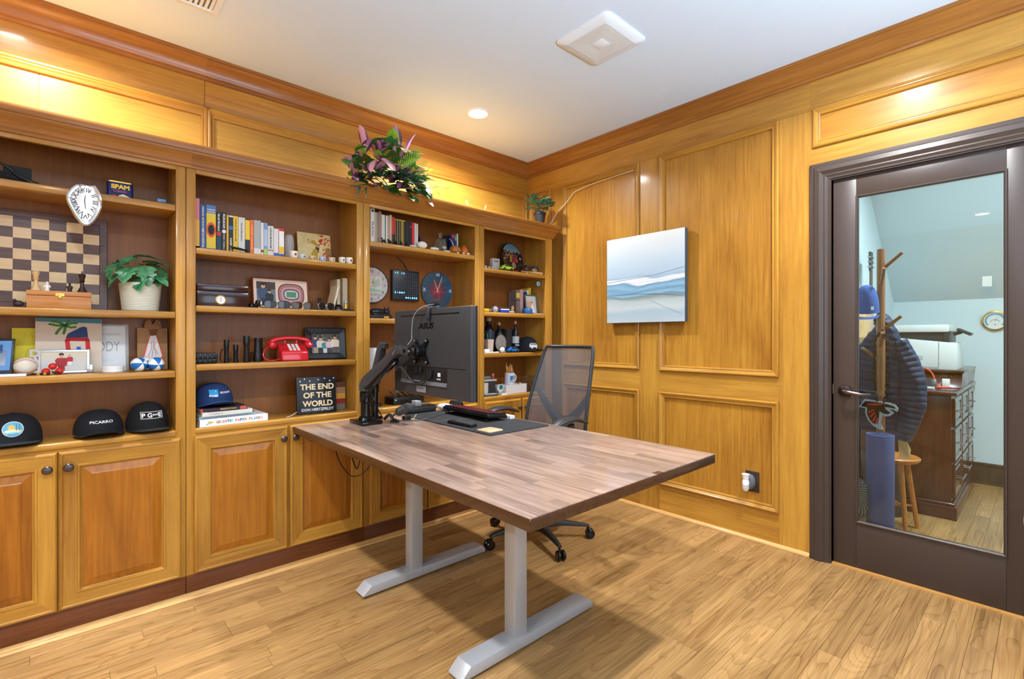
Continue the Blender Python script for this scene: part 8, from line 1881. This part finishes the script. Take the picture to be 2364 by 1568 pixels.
t = thing('phone_stand', 'small dark phone stand on the credenza', 'stand', (4.52, 0.56, ZK)); MB().prism([(-0.03, 0.0), (0.03, 0.0), (0.012, 0.065), (0.005, 0.065)], -0.03, 0.03, 'xz').build('cradle', C((40, 44, 48), 0.35), t, bevel=0.002); MB().box(-0.035, -0.028, -0.025, 0.025, 0, 0.012).build('lip', WHT, t)
# hygrometer on the knee wall
t = thing('hygrometer', 'round brass rimmed hygrometer with blue scale on the pale wall', 'hygrometer', (X2 - 0.001, 0.289, 1.330))
MB().lathe([(0.079, 0.0), (0.081, -0.012), (0.078, -0.020), (0.070, -0.022), (0.068, -0.014), (0.0, -0.014)], n=44, axis='x').build('case', GOLD, t); MB().lathe([(0.067, -0.0145), (0.0, -0.0146)], n=44, axis='x').build('dial', C((222, 230, 230), 0.4), t)
fH = lambda a, b, d=0: (-0.0150 - 0.0003 * d, -a, b)
arc = [(0.060 * math.cos(R(q)), 0.060 * math.sin(R(q))) for q in range(220, -41, -13)] + [(0.050 * math.cos(R(q)), 0.050 * math.sin(R(q))) for q in range(-40, 221, 13)]
poly(t, (50, 150, 196), arc, fH, 'scale_arc'); poly(t, (150, 90, 80), [(0.030 * math.cos(R(q)), -0.02 + 0.030 * math.sin(R(q))) for q in range(160, 19, -14)] + [(0.027 * math.cos(R(q)), -0.02 + 0.027 * math.sin(R(q))) for q in range(20, 161, 14)], fH, 'scale_arc')
for k in range(13): 
    q = R(215 - 20.8 * k); poly(t, (60, 70, 76), [(0.044 * math.cos(q - 0.02), 0.044 * math.sin(q - 0.02)), (0.049 * math.cos(q - 0.02), 0.049 * math.sin(q - 0.02)), (0.049 * math.cos(q + 0.02), 0.049 * math.sin(q + 0.02)), (0.044 * math.cos(q + 0.02), 0.044 * math.sin(q + 0.02))], lambda a, b: fH(a, b, 1), 'tick')
poly(t, (40, 40, 44), [(-0.002, 0), (0.002, 0), (0.022, 0.034)], lambda a, b: fH(a, b, 2), 'hand'); poly(t, (200, 80, 50), [(-0.012, -0.032), (0.012, -0.032), (0.0, -0.026)], lambda a, b: fH(a, b, 1), 'mark')

# corner of a glass and chrome side table at the edge of the frame, in front of the door
t = thing('side_table', 'glass and chrome side table corner in front of the door', 'table', (2.30, -0.19, 0))
MB().box(-0.20, 0.20, -0.25, 0.240, 0.640, 0.660).build('glass_top', C((150, 156, 160), 0.06, alpha=0.75), t, bevel=0.004)
MB().box(-0.19, 0.19, -0.24, 0.215, 0.590, 0.604).build('wood_shelf', wood('ash_shelf', (206, 176, 140), (226, 200, 166), 'x', var=0.02), t, bevel=0.002)
for sx_ in (-0.17, 0.17):
    for sy_ in (-0.22, 0.20): MB().tube([(sx_, sy_ - 0.01, 0.0), (sx_, sy_ - 0.01, 0.638)], 0.010, 10).build('leg', CHR, t)

# settle: a leaning or turned thing whose lowest point dips under its base is lifted onto its support
bpy.context.view_layer.update()
for o in list(COL.objects):
    if o.parent is None and o.type == 'EMPTY' and 'category' in o and 'kind' not in o and 0.3 < o.location.z < 2.3:
        zs = []
        st_ = [o]
        while st_:
            q = st_.pop(); st_ += list(q.children)
            if q.type == 'MESH': zs += [(q.matrix_world @ v.co).z for v in q.data.vertices]
        if zs and 0.0 < o.location.z - min(zs) < 0.008: o.location.z += o.location.z - min(zs)
